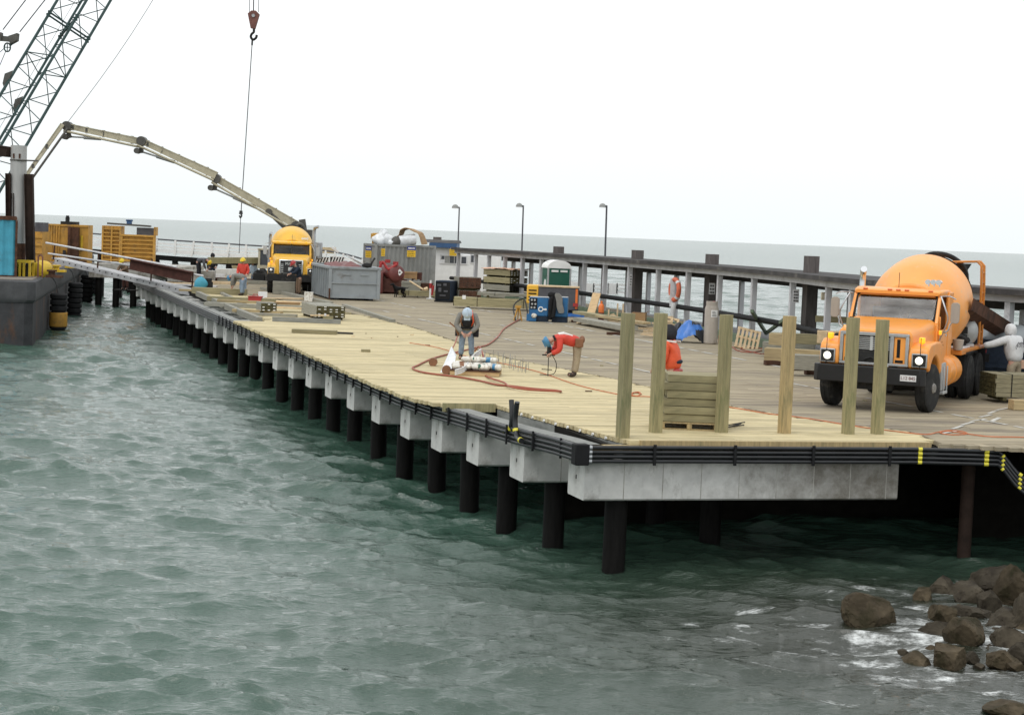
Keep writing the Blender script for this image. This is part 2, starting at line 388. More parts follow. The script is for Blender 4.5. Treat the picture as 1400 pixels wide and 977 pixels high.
# =================================================================== WATER
def make_water():
    dense = np.arange(-20, 20.001, .045); coarse = np.arange(27, 334, 6.0)
    ang = np.radians(np.concatenate([dense, coarse]))
    r = [1.5, 4, 7, 9, 11, 12.5]
    while r[-1] < 300: r.append(r[-1]*1.0027)
    while r[-1] < 12000: r.append(r[-1]*1.035)
    r = np.array(r); nr, na = len(r), len(ang)
    RR, AA = np.meshgrid(r, ang, indexing='ij')
    X = RR*np.sin(AA); Y = RR*np.cos(AA); Z = np.zeros_like(X); DX = np.zeros_like(X); DY = np.zeros_like(X)
    sp = np.maximum(np.gradient(r), 1e-3)[:,None]*np.ones_like(X)
    sp[:, len(dense):] = 50
    # gusts: wave height varies from place to place
    rg = np.random.default_rng(11)
    gust = np.ones_like(X)
    for k in range(7):
        th = rg.uniform(0, 2*PI); kk = 2*PI/rg.uniform(9, 40); gust += .13*np.sin(kk*(X*np.cos(th)+Y*np.sin(th))+rg.uniform(0,6.28))
    n = 110
    for i in range(n):
        lam = .22*(7.0/.22)**((i+rg.random())/n)
        th = R(-97)+rg.normal(0, .5)                # travelling toward the viewer, a little to the left
        k = 2*PI/lam; a = .0066*lam*rg.uniform(.5,1.4)*(1.0 if lam < .9 else (.9/lam)**.52)
        if .35 < lam < 1.7: a *= 1.22
        ph = rg.uniform(0, 6.28)
        fade = np.clip((lam/sp-1.9)/2.0, 0, 1)
        q = k*(X*math.cos(th)+Y*math.sin(th))+ph
        Z += a*fade*gust*np.cos(q); s = np.sin(q)*a*fade*gust*1.35
        DX -= s*math.cos(th); DY -= s*math.sin(th)
    co = np.stack([X+DX, Y+DY, Z], -1).astype(np.float32).reshape(-1,3)
    i = np.arange(nr-1)[:,None]; j = np.arange(na)[None,:]; j2 = (j+1)%na
    q = np.stack([i*na+j, i*na+j2, (i+1)*na+j2, (i+1)*na+j], -1).reshape(-1,4)[:, ::-1]
    me = bpy.data.meshes.new('water')
    me.vertices.add(len(co)); me.vertices.foreach_set('co', co.ravel())
    me.loops.add(q.size); me.loops.foreach_set('vertex_index', q.ravel().astype(np.int32))
    me.polygons.add(len(q)); me.polygons.foreach_set('loop_start', np.arange(0, q.size, 4, dtype=np.int32))
    me.polygons.foreach_set('loop_total', np.full(len(q), 4, np.int32))
    me.update(calc_edges=True); me.shade_smooth()
    lod = np.clip((np.log(sp)-math.log(.25))/(math.log(25)-math.log(.25)), 0, 1).astype(np.float32)   # waves too fine for the mesh out there
    at_ = me.attributes.new('fine_waves', 'FLOAT', 'POINT'); at_.data.foreach_set('value', lod.ravel())
    # material: murky green harbour water, fine ripples, foam round the rocks
    m = bpy.data.materials.new('sea_water'); m.use_nodes = True; N = m.node_tree.nodes; L = m.node_tree.links.new
    b = N['Principled BSDF']; b.inputs['Roughness'].default_value = .05; b.inputs['Specular IOR Level'].default_value = .8; b.inputs['IOR'].default_value = 1.45
    tc = N.new('ShaderNodeTexCoord')
    def noise(scale, st_, det=5, rgh=.6, off=(0,0,0), rz=0):
        mp = N.new('ShaderNodeMapping'); mp.inputs['Scale'].default_value = st_; mp.inputs['Location'].default_value = off
        mp.inputs['Rotation'].default_value = (0,0,rz)
        n_ = N.new('ShaderNodeTexNoise'); n_.inputs['Scale'].default_value = scale; n_.inputs['Detail'].default_value = det
        n_.inputs['Roughness'].default_value = rgh
        L(tc.outputs['Object'], mp.inputs[0]); L(mp.outputs[0], n_.inputs['Vector']); return n_
    n1 = noise(4.2, (.7,1.6,1), 6, .62, rz=R(12)); n2 = noise(.07, (1,1,1), 4); n3 = noise(.9, (.55,1.3,1), 6, .62, rz=R(8))
    bp = N.new('ShaderNodeBump'); bp.inputs['Strength'].default_value = .7; bp.inputs['Distance'].default_value = .06
    bp2 = N.new('ShaderNodeBump'); bp2.inputs['Strength'].default_value = .7; bp2.inputs['Distance'].default_value = .2
    L(n3.outputs[0], bp2.inputs['Height']); L(n1.outputs[0], bp.inputs['Height']); L(bp2.outputs[0], bp.inputs['Normal'])
    L(bp.outputs[0], b.inputs['Normal'])
    la = N.new('ShaderNodeAttribute'); la.attribute_name = 'fine_waves'
    n5 = noise(.16, (.45,1.3,1), 6, .68, off=(9,4,0), rz=R(6)); bp3 = N.new('ShaderNodeBump'); bp3.inputs['Distance'].default_value = .42
    L(la.outputs['Fac'], bp3.inputs['Strength']); L(n5.outputs[0], bp3.inputs['Height']); L(bp3.outputs[0], bp2.inputs['Normal'])
    mx = N.new('ShaderNodeMix'); mx.data_type = 'RGBA'; mx.inputs[6].default_value = (.032,.074,.054,1); mx.inputs[7].default_value = (.048,.098,.072,1)
    L(n2.outputs[0], mx.inputs[0])
    # brown-grey shallows by the rocks and foam streaks there
    ck = at(1330, 880, 0)
    vm = N.new('ShaderNodeVectorMath'); vm.operation = 'DISTANCE'; vm.inputs[1].default_value = ck
    L(tc.outputs['Object'], vm.inputs[0])
    sh = N.new('ShaderNodeMapRange'); sh.inputs[1].default_value = 1.; sh.inputs[2].default_value = 13.; sh.inputs[3].default_value = 1; sh.inputs[4].default_value = 0
    sh.interpolation_type = 'SMOOTHSTEP'; L(vm.outputs['Value'], sh.inputs[0])
    m3 = N.new('ShaderNodeMix'); m3.data_type = 'RGBA'; m3.inputs[7].default_value = (.024,.027,.018,1)
    L(sh.outputs[0], m3.inputs[0]); L(mx.outputs[2], m3.inputs[6])
    f1 = noise(1.5, (.55,1.25,1), 9, .74, rz=R(-18)); f2 = noise(6, (.7,1.2,1), 6, .7, off=(4,2,0))
    fm = N.new('ShaderNodeMapRange'); fm.inputs[1].default_value = 0.; fm.inputs[2].default_value = 6.5; fm.inputs[3].default_value = .225; fm.inputs[4].default_value = 0
    L(vm.outputs['Value'], fm.inputs[0])
    ad = N.new('ShaderNodeMath'); ad.operation = 'ADD'; L(f1.outputs[0], ad.inputs[0]); L(fm.outputs[0], ad.inputs[1])
    fr = N.new('ShaderNodeMapRange'); fr.inputs[1].default_value = .66; fr.inputs[2].default_value = .76; L(ad.outputs[0], fr.inputs[0])
    g2 = N.new('ShaderNodeMapRange'); g2.inputs[1].default_value = .38; g2.inputs[2].default_value = .62; L(f2.outputs[0], g2.inputs[0])
    fo = N.new('ShaderNodeMath'); fo.operation = 'MULTIPLY'; L(fr.outputs[0], fo.inputs[0]); L(g2.outputs[0], fo.inputs[1])
    m4 = N.new('ShaderNodeMix'); m4.data_type = 'RGBA'; m4.inputs[7].default_value = (.72,.74,.73,1)
    L(fo.outputs[0], m4.inputs[0]); L(m3.outputs[2], m4.inputs[6]); L(m4.outputs[2], b.inputs['Base Color'])
    rr = N.new('ShaderNodeMapRange'); rr.inputs[3].default_value = .05; rr.inputs[4].default_value = .7; L(fo.outputs[0], rr.inputs[0]); ra = N.new('ShaderNodeMath'); ra.operation = 'MULTIPLY_ADD'; ra.inputs[1].default_value = .16; L(la.outputs['Fac'], ra.inputs[0]); L(rr.outputs[0], ra.inputs[2]); L(ra.outputs[0], b.inputs['Roughness'])
    me.materials.append(m)
    o = bpy.data.objects.new('water', me); COL.objects.link(o); o['kind'] = 'structure'
make_water()
# sea bed / shore bank rising on the right, under the old pier
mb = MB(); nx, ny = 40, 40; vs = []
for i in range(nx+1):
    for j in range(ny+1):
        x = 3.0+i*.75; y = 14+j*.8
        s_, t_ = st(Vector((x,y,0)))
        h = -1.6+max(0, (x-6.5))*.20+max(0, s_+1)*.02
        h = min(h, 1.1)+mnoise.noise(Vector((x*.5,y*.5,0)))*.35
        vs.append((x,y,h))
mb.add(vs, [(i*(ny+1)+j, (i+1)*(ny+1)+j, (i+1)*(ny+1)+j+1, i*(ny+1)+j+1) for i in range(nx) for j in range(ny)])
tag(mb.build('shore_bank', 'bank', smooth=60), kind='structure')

# =================================================================== PIER DECKS
TB = [(-.2,6.65),(.6,6.9),(1.77,7.1),(3,6.3),(4.67,5.75),(6.07,5.4),(12.5,5.1),(16.6,4.6),(18.2,4.3),(21.7,4.1),(26.6,4.55),(34.4,4.9),(43,5.1),(51,4.9),(62,4.8),(70,4.6)]
TL = [(-.2,.92),(.4,.72),(2.88,.46),(6.04,.12),(6.06,-.98),(7.1,-1.38),(11,-1.48),(23,-1.3),(35.4,-1.26),(35.42,-.1),(56,.1),(62,.1)]
def plank_row(mb, s0, s1, t0, t1, zt, th=.075, tone=1):
    mb.t = tone; c = (s0+s1)/2
    a, b = P(c, t0, zt-th/2), P(c, t1, zt-th/2)
    mb.bar(a, b, s1-s0, th)
new = MB(); old = MB(); s = .02; i = 0
rr = random.Random(3)
while s < 62:
    wd = .19; tb = interp(s, TB)+rr.uniform(-.12,.12); tl = interp(s+.1, TL)+(rr.uniform(-.05,.06) if s > 6 else rr.uniform(-.015,.015))
    if s < 36:
        # two boards end to end, the joint on a stringer
        tj = [1.6, 2.9, 3.7][i%3]
        tn = lambda: .80+.34*rr.random()
        plank_row(new, s, s+wd-.012, tl, tj-.003, ZD+rr.uniform(-.003,.003), tone=tn())
        plank_row(new, s, s+wd-.012, tj+.003, tb, ZD+rr.uniform(-.003,.003), tone=tn())
    elif not (42 < s < 43.5 or 48 < s < 49.2 or 53.5 < s < 55.5):
        plank_row(new, s, s+wd-.012, tl+rr.uniform(0,.5), min(tb, interp(s, [(36,5),(50,4),(62,2.0)]))+rr.uniform(-.2,.2), ZD+rr.uniform(-.004,.004), tone=.8+.28*rr.random())
    i += 1; s += wd
s = -.1; i = 0
def toff(s): return interp(s, [(-1,17),(0,16.2),(20,14.9),(25,15.7),(38,18.4),(60,20.4),(75,22),(100,26)])
while s < 100:
    wd = .24
    t0 = interp(s, TB)+.13 if s < 62 else interp(s, [(62,2.0),(70,1.2),(100,1.0)])
    if 36 < s < 62: t0 = min(t0, interp(s, [(36,5.13),(50,4.2),(62,2.4)]))
    t1 = toff(s)
    cuts = [t0]; 
    k = t0+rr.uniform(2,5)
    while k < t1-1: cuts.append(k); k += rr.uniform(3.6,5)
    cuts.append(t1)
    for a, b in zip(cuts, cuts[1:]):
        plank_row(old, s, s+wd-.008, a+.002, b-.002, ZD-.004+rr.uniform(-.004,.004), tone=.84+.3*rr.random())
    s += wd; i += 1
tag(new.build('new_deck', 'new_plank'), kind='structure'); tag(old.build('old_deck', 'old_plank'), kind='structure')
# old approach deck that runs on to the right, out of the picture
ap = MB(); a = P(-.12, 6.75); 
rrq = random.Random(9)
for k in range(60):
    x0 = .15*k; p0 = P(-.12, 6.72+0.0)+ (P(-.78,8.2)-P(-.12,6.72)).normalized()*(k*.25)
    d = PU; ap.t = .75+.45*rrq.random(); ap.bar(p0+Vector((0,0,-.035)), p0+d*.1*1.0+Vector((0,0,-.035)), .24, .07)
mb = MB()
e0 = P(-.12, 6.72, 0); ed = (P(-.78, 8.2, 0)-e0).normalized()
for k in range(70):
    c = e0+ed*(k*.25+.125); s_, t_ = st(c)
    if -.1-s_ > .02:
        mb.t = .8+.35*rrq.random(); q = c+PU*(-.1-s_)
        mb.bar(Vector((c.x,c.y,ZD-.042)), Vector((q.x,q.y,ZD-.042)), .242, .07)
tag(mb.build('approach_deck', 'old_plank'), kind='structure')
# parking lines on the old deck (worn white paint, thin strips)
mb = MB()
def line(s0, s1, t0, t1, wd=.1):
    n = max(1, int(abs(s1-s0)/1.2)+int(abs(t1-t0)/1.2))
    for k in range(n):
        if rr.random() < .2: continue
        a = P(lerp(s0,s1,k/n), lerp(t0,t1,k/n), ZD+.006); b = P(lerp(s0,s1,(k+rr.uniform(.55,1))/n), lerp(t0,t1,(k+.9)/n), ZD+.006)
        mb.bar(a, b, wd, .003)
line(18, 50, 11.95, 11.7, .12); line(14, 46, 6.95, 6.45); line(30, 45, 9.0, 9.1, .08); line(2, 14, 10.2, 9.6); line(1.5, 7, 7.7, 12.4, .08)
line(3.0,4.6,9.4,10.9,.1); line(48, 58, 8.7, 8.6)
tag(mb.build('parking_lines', 'line_paint'), kind='structure')
# timber structure under the decks, the shade there put into its near-black colour
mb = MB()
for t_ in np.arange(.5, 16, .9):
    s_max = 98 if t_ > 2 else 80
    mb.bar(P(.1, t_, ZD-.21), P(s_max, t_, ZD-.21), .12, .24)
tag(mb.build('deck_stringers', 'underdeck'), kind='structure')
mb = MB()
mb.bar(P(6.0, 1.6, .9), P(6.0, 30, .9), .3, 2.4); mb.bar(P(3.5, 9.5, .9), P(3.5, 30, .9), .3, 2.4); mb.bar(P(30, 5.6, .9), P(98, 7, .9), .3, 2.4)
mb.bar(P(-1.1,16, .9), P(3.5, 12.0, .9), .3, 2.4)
tag(mb.build('added_dark_wall', 'underdeck'), 'added dark wall beneath the pier that keeps out the light', 'wall')  # added unseen wall: dark back that blocks light so the underside stays black

# =================================================================== PILE CAPS AND PILES
CAPT = [(.5,.03),(2.7,-.40),(4.95,-.64),(7.0,-.86),(9.2,-1.02)]+[(9.2+3.0*k,-1.03) for k in range(1,24)]
caps = []
def cap_mesh(length, mat):
    mb = MB(); wd, ht = .9, .70
    c = .03
    poly = [(-wd/2+c,0),(wd/2-c,0),(wd/2,c),(wd/2,ht),(-wd/2,ht),(-wd/2,c)]
    mb.prism(poly, 0, length, 'x')
    k = .72
    # the joints left by the shuttering boards, and a lifting hole in the end
    x = k
    mb.mat(1)
    while x < length-.1: mb.bx(x-.007, x+.007, -wd/2-.004, -wd/2+.02, .02, ht); x += k
    return mb
near = cap_mesh(6.0, 'concrete').mesh('pier_beam', ['concrete','concrete_dirty']); far_ = cap_mesh(4.6, 'concrete').mesh('pier_beam', ['concrete','concrete_dirty'])
hole = MB(); hole.box((-.003,0,.36),(.01,.035,.07)); hole = hole.mesh('lifting_hole', 'matt_black')
pile_m = MB(); pile_m.cyl((0,0,-2.6),(0,0,ZD-1.05),.205,.205,14); pile_m = pile_m.mesh('pile', 'creosote', 50)
for k, (s_, t_) in enumerate(CAPT):
    o = bpy.data.objects.new('pier_beam', near if k < 1 else far_); COL.objects.link(o)
    o.location = P(s_, t_, ZD-1.05); o.rotation_euler = (0,0,PA)
    tag(o, ORD[k]+' pale concrete pile cap along the water side, counted from the near corner', 'pile cap', 'concrete pile caps under the pier edge')
    h = bpy.data.objects.new('lifting_hole', hole); COL.objects.link(h); h.parent = o
    for q, dt in enumerate((.75, 3.9) if k else (.75,)):
        p = bpy.data.objects.new('pile', pile_m); COL.objects.link(p); p.location = P(s_, t_+dt, 0)+PU*(random.uniform(-.06,.06)); p.rotation_euler = (R(random.uniform(-.9,.9)),R(random.uniform(-.9,.9)),k*1.3)
        tag(p, ('black round pile in the water under the ' if q == 0 else 'inner black pile in the shade beneath the ')+ORD[k]+' concrete cap', 'pile', 'black round piles under the pier')
o = bpy.data.objects['pier_beam']; o.data = near.copy(); o.data.materials[0] = MT['concrete']
# stained shore end of the nearest cap: a real cast of dirt on the concrete
m = MT['concrete'].copy(); m.name = 'concrete_near_cap'; N = m.node_tree.nodes; L = m.node_tree.links.new
b = N['Principled BSDF']; src = b.inputs['Base Color'].links[0].from_socket
tc = N.new('ShaderNodeTexCoord'); sp_ = N.new('ShaderNodeSeparateXYZ'); L(tc.outputs['Object'], sp_.inputs[0])
g = N.new('ShaderNodeMapRange'); g.inputs[1].default_value = 1.0; g.inputs[2].default_value = 5.0; g.inputs[3].default_value = -.28; g.inputs[4].default_value = .40; L(sp_.outputs[0], g.inputs[0])
n = N.new('ShaderNodeTexNoise'); n.inputs['Scale'].default_value = 2.2; n.inputs['Detail'].default_value = 9; n.inputs['Roughness'].default_value = .72; L(tc.outputs['Object'], n.inputs['Vector'])
a = N.new('ShaderNodeMath'); a.operation = 'ADD'; L(n.outputs[0], a.inputs[0]); L(g.outputs[0], a.inputs[1])
r_ = N.new('ShaderNodeMapRange'); r_.inputs[1].default_value = .42; r_.inputs[2].default_value = .98; r_.inputs[4].default_value = .92; L(a.outputs[0], r_.inputs[0])
mx = N.new('ShaderNodeMix'); mx.data_type = 'RGBA'; mx.inputs[7].default_value = (.12,.105,.08,1); L(r_.outputs[0], mx.inputs[0]); L(src, mx.inputs[6]); L(mx.outputs[2], b.inputs['Base Color'])
o.data.materials[0] = m
# rusty steel pile under the shore end, with a marker block
p = at(1317, 768, 0)
mb = MB(); mb.cyl((0,0,-1.5),(0,0,ZD-.34),.125,.125,14)
tag(mb.build('steel_pile', 'steel_dark', loc=(p.x,p.y,0), smooth=50), 'rusty brown round steel pile under the shore end of the pier', 'pile')
# far wooden piles beyond the last cap, where the new deck stops
pm = MB(); pm.cyl((0,0,-2),(0,0,ZD-.2),.17,.15,10); pm = pm.mesh('timber_pile', 'creosote', 50)
for k, (px, py) in enumerate([(184,408),(181,404),(176,400),(172,398),(168,396),(190,404)]):
    o = bpy.data.objects.new('timber_pile', pm); COL.objects.link(o); q = at(px, py, 0); o.location = (q.x, q.y, random.uniform(-.3,.2))
    tag(o, 'dark timber pile in the water past the last cap at the unfinished end', 'pile', 'timber piles at the unfinished end')

# =================================================================== DECK EDGE: wale, kerbs, fascia
def tcap(s_): return interp(s_, CAPT)
for (a0, a1, nm) in ((-.02, 9.2, 'near'), (9.22, 78.6, 'far')):
    mb = MB(); ss = [a0]
    while ss[-1] < a1-.1: ss.append(min(a1, ss[-1]+(1.0 if nm == 'near' else 3.0)))
    for p_, q_ in zip(ss, ss[1:]):
        mb.bar(P(p_, tcap(p_)+.13, ZD-.215), P(q_, tcap(q_)+.13, ZD-.215), .34, .27)
    tag(mb.build('edge_wale', 'grey_timber'), 'grey wale beam capping the '+('near bent part' if nm == 'near' else 'long straight part')+' of the pier edge behind the conduits', 'beam', 'grey wale beams of the pier edge')
mb = MB(); mb.bar(P(.02, 1.0, ZD-.07), P(.02, 6.62, ZD-.07), .1, .15)
mb.bar(P(.02,.02,ZD-.115), P(.02,.99,ZD-.115), .2, .07); tag(mb.build('fascia_beam', 'treated_tan'), 'tan timber fascia along the near front edge of the new deck', 'beam')
# inner stringer that shows in the notch where the boards are cut back
mb = MB(); mb.bar(P(.15, .80, ZD-.19), P(6.0, .18, ZD-.19), .09, .2); tag(mb.build('edge_stringer', 'grey_timber'), 'grey stringer below the cut-back boards at the near corner', 'beam')
mb = MB(); mb.bar(P(6.03,.10,ZD-.06), P(6.03,-1.0,ZD-.06), .06, .17); tag(mb.build('notch_board', 'treated_post'), 'olive board closing the step in the deck edge', 'board')
bolt = MB(); bolt.cyl((0,0,0),(-.03,0,0),.028,n=8); bolt = bolt.mesh('bolt', 'white')
for k in range(9):
    s_ = 5.2-.55*k; o = bpy.data.objects.new('bolt_head', bolt); COL.objects.link(o); o.location = P(s_, interp(s_, TL)-.012, ZD-.045); o.rotation_euler = (0,0,PA)
    tag(o, 'small pale bolt head on the cut plank ends near the corner', 'bolt', 'bolt heads along the near plank ends')
# stop logs / kerb timbers where the far boards are missing
for k, (a0, b0, a1, b1, wd, ht) in enumerate([(35.6,-.28,47,-.14,.2,.22),(47.3,-.1,58,.12,.2,.22),(47,.8,58.5,1.3,.16,.18),(37,4.9,49,5.4,.2,.16),(50,5.0,66,4.4,.25,.22)]):
    mb = MB(); mb.bar(P(a0,b0,ZD+.02+k*.003), P(a1,b1,ZD+.02+k*.003), wd, ht)
    tag(mb.build('kerb_timber', 'treated_grey'), ['long grey kerb timber beside the recessed edge, nearer half','long grey kerb timber beside the recessed edge, farther half','grey timber lying parallel inside the far kerb','low grey timber between new boards and old deck past the lumber bundle','grey timber kerb running behind the brown-clad worker'][k], 'kerb')

# =================================================================== CONDUITS
def edge_pt(s_, i, off=-.16): return P(s_, tcap(s_)+off, ZD-.10-.078*i)
ss = [-.02, 1, 2, 3, 4, 5, 6, 7, 8, 9.2, 10.5, 12, 15]+list(np.arange(20, 80, 6))+[78.5]
for i in range(4):
    side = [edge_pt(s_, i) for s_ in ss]
    mb = MB(); mb.tube(side, .036, 8)
    name = ['topmost', 'second from the top', 'third from the top', 'lowest'][i]
    o = mb.build('conduit', 'black_pipe', smooth=60); tag(o, 'black conduit along the water side of the pier, '+name+' of four', 'pipe', 'black conduits along the water side')
    zz = ZD-.10-.078*i
    k0 = at(1266, 605+i*13.3, zz); 
    A0 = P(-.16, -.02, zz); A1 = P(-.16, 6.2, zz)
    b1 = at(1354, 617, ZD-.10)+Vector((0,0,-.078*i)); b2 = b1+(b1-A1).normalized()*.22+Vector((0,0,-.05)); b3 = b2+Vector((.33,-.08,-.36)); b4 = b3+Vector((.35,-.1,-.12)); b5 = b4+Vector((1.6,-.3,-.1))
    mid = A1+(b1-A1)*.25
    mb = MB(); mb.tube([A0, P(-.16,2,zz), P(-.16,4,zz), A1]+spline([A1, mid, b1, b2, b3, b4, b5], 5)[1:], .036, 8)
    o = mb.build('conduit', 'black_pipe', smooth=60); tag(o, 'black conduit along the near front, bending down at right, '+name+' of four', 'pipe', 'black conduits along the near front')
    for a_, b_ in ((A1+(mid-A1)*.15, A1+(mid-A1)*.5), (b1+(b1-mid)*-.13, b1), (b2, b2+(b3-b2)*.15), (b3+(b3-b2)*-.12, b3+(b4-b3)*.12)):
        t_ = MB(); c_ = lerp(a_,b_,.5); t_.cyl(lerp(c_,a_,.6), lerp(c_,b_,.6), .0385, n=10); t_.build('tape_band', 'tape', o, smooth=60)
# clamps that tie the side run together
cl = MB(); cl.box((-.045,0,-.22),(.03,.05,.36)); cl = cl.mesh('pipe_clamp', 'matt_black')
k = 0; s_ = .7
while s_ < 40:
    o = bpy.data.objects.new('pipe_clamp', cl); COL.objects.link(o); o.location = P(s_, tcap(s_)-.16, ZD); o.rotation_euler = (0,0,PA)
    tag(o, 'black strap clamp holding the four conduits to the pier edge', 'clamp', 'clamps on the conduits'); s_ += 1.02
for k in range(4):
    o = bpy.data.objects.new('pipe_clamp', cl); COL.objects.link(o); o.location = P(-.16, 1.2+1.5*k, ZD); o.rotation_euler = (0,0,PA+PI/2)
    tag(o, 'black strap clamp holding the four conduits to the near fascia', 'clamp', 'clamps on the front conduits')
mb = MB(); mb.box((0,0,0),(.26,.24,.36)); j = mb.build('junction_box', 'matt_black', loc=P(-.17,-.14,ZD-.215), rz=PA, bevel=.02); tag(j, 'black corner box joining the conduits at the near pier corner', 'box')
for i in range(4):
    mb = MB(); mb.cyl((.13,-.03,.115-.078*i),(.19,-.03,.115-.078*i),.046,n=10); mb.build('coupling','steel',j,smooth=60)
# pair of risers that curve up out of the run
for k, (dx, lab) in enumerate(((-1,'left'),(1,'right'))):
    b = P(2.55+.22*-dx, tcap(2.6)-.16, ZD-.2); t_ = P(2.55-.12*dx, tcap(2.6)-.16, ZD+.42)+PU*(-.07*dx)
    pts = spline([b+PU*(-.35*dx)+Vector((0,0,-.05)), b+PU*(-.02*dx), lerp(b,t_,.45)+PU*(.10*dx), t_], 6)
    mb = MB(); mb.tube(pts, .05, 10); o = mb.build('conduit_riser', 'black_pipe', smooth=60)
    tag(o, ('far' if dx < 0 else 'near')+'-side black conduit elbow curving up from the pier edge', 'pipe', 'conduit elbows at the pier edge')
    q = MB(); q.cyl(pts[8], pts[9], .056, n=10); q.cyl(pts[1],pts[2],.056,n=10); q.build('tape_band', 'tape', o, smooth=60)

# =================================================================== TIMBER POSTS
POSTS = [((851,598),(857,428),'treated_post'),((896,591),(901,428),'treated_post'),((986,591),(991,430),'treated_post'),((1072,592),(1080,432),'treated_tan'),((1159,593),(1167,434),'treated_post'),((1199,593),(1207,437),'treated_post')]
PL = ['olive square timber post nearest the corner of the pier','olive square timber post just left of the stacked timbers','olive square timber post just right of the stacked timbers','tan square timber post standing alone left of the mixer truck','olive square timber post in front of the truck grille','olive square timber post right of the one before the grille']
for k, (b, t_, m) in enumerate(POSTS):
    p = at(*b); D = p.y; top = aty(t_[0], t_[1], D)
    mb = MB(); h = top.z-ZD+.3; c = .012; a = .095
    poly = [(-a+c,-a),(a-c,-a),(a,-a+c),(a,a-c),(a-c,a),(-a+c,a),(-a,a-c),(-a,-a+c)]
    mb.prism(poly, -.3, h-.3, 'z')
    o = mb.build('timber_post', m, loc=p, rz=PA+R(random.uniform(4,12))); o.rotation_euler.x = R(random.uniform(-.4,.4))
    tag(o, PL[k], 'post', 'square posts along the near end')

# =================================================================== COVERED WALKWAY
WL = [(-3.3,101.6),(-2.4,99),(2.1,88),(4.7,78.8),(6.9,71.2),(9.0,61.2),(9.9,53.1),(12.1,47.9),(14.6,45.0),(20,41)]
WP = spline([Vector((x,y,0)) for x,y in WL], 6)
def w_at(px):
    best = None
    for a, b in zip(WP, WP[1:]):
        for q in (a, b): pass
        pa = (a.x/a.y, b.x/b.y)
        # picture column of a plan point (roll is small, use mid height)
        xa = PW/2+F*((a-Vector((0,0,HC))+Vector((0,0,HC-1.2))).dot(RGT))/(a.dot(FWD)); xb = PW/2+F*((b+Vector((0,0,-1.2))).dot(RGT))/(b.dot(FWD))
        if xa <= px <= xb: return a+(b-a)*((px-xa)/(xb-xa)), (b-a).normalized()
    return WP[-1], (WP[-1]-WP[-2]).normalized()
def side(i):
    d = (WP[min(i+1,len(WP)-1)]-WP[max(i-1,0)]).normalized(); return Vector((-d.y, d.x, 0))     # away from the viewer
def strip(mb, o0, o1, z0, z1):
    secs = []
    for i, p in enumerate(WP):
        n_ = side(i); a = p+n_*o0; b = p+n_*o1
        secs.append([Vector((a.x,a.y,z0)), Vector((b.x,b.y,z0)), Vector((b.x,b.y,z1)), Vector((a.x,a.y,z1))])
    return mb.loft(secs)
walk = thing('covered_walkway', 'long covered walkway with flat grey roof on white posts along the far side', 'walkway', (0,0,0))
mb = MB(); strip(mb, -.28, 2.9, ZD+2.435, ZD+2.54); strip(mb, -.34, -.282, ZD+2.425, ZD+2.57); mb.build('roof', 'roof_grey', walk)
mb = MB(); strip(mb, -.12, .12, ZD+2.24, ZD+2.43); mb.build('eaves_beam', 'beam_grey', walk)
mb = MB(); strip(mb, 2.6, 2.75, ZD+1.92, ZD+2.2); mb.build('eaves_beam', 'roof_grey', walk)
mb = MB()
for px in range(640, 1400, 20):
    p, d = w_at(px); n_ = Vector((-d.y,d.x,0)); mb.bar(p+n_*.13+Vector((0,0,ZD+2.35)), p+n_*2.7+Vector((0,0,ZD+2.35)), .08, .15)
mb.build('rafters', 'roof_grey', walk)
mb = MB(); strip(mb, -.1, 3.2, ZD-.25, ZD-.01); wf = mb.build('walkway_deck', 'walk_plank'); tag(wf, kind='structure')
mb = MB(); strip(mb, -.75, -.45, ZD-.05, ZD+.28); tag(mb.build('edge_kerb', 'green_beam'), 'weathered dark green kerb timber along the foot of the walkway', 'kerb')
post = MB(); post.bx(-.09,.09,-.09,.09,0,2.255); post = post.mesh('post', 'post_white')
for px in (627,651,669,691,715,741,769,800,828,862,901,942,985,1032,1085,1134,1167,1215,1270,1330,1382):
    p, d = w_at(px); o = bpy.data.objects.new('post', post); COL.objects.link(o); o.parent = walk; o.location = (p.x,p.y,ZD-.02); o.rotation_euler = (0,0,math.atan2(d.y,d.x))
for px in (640,664,684,706,728,757,786,812,847,893,930,1015,1062,1118,1160,1205,1300,1360):
    p, d = w_at(px); n_ = Vector((-d.y,d.x,0)); p = p+n_*2.67; o = bpy.data.objects.new('post', post); COL.objects.link(o); o.parent = walk; o.location = (p.x,p.y,ZD-.3); o.rotation_euler = (0,0,math.atan2(d.y,d.x))
# black pipe carried along the posts
mb = MB(); secs = [p-side(i)*.28+Vector((0,0,ZD+.86)) for i, p in enumerate(WP)]; mb.tube(secs, .10, 10)
tag(mb.build('pipe_rail', 'matt_black', smooth=60), 'thick black pipe carried along the walkway posts at hip height', 'pipe')
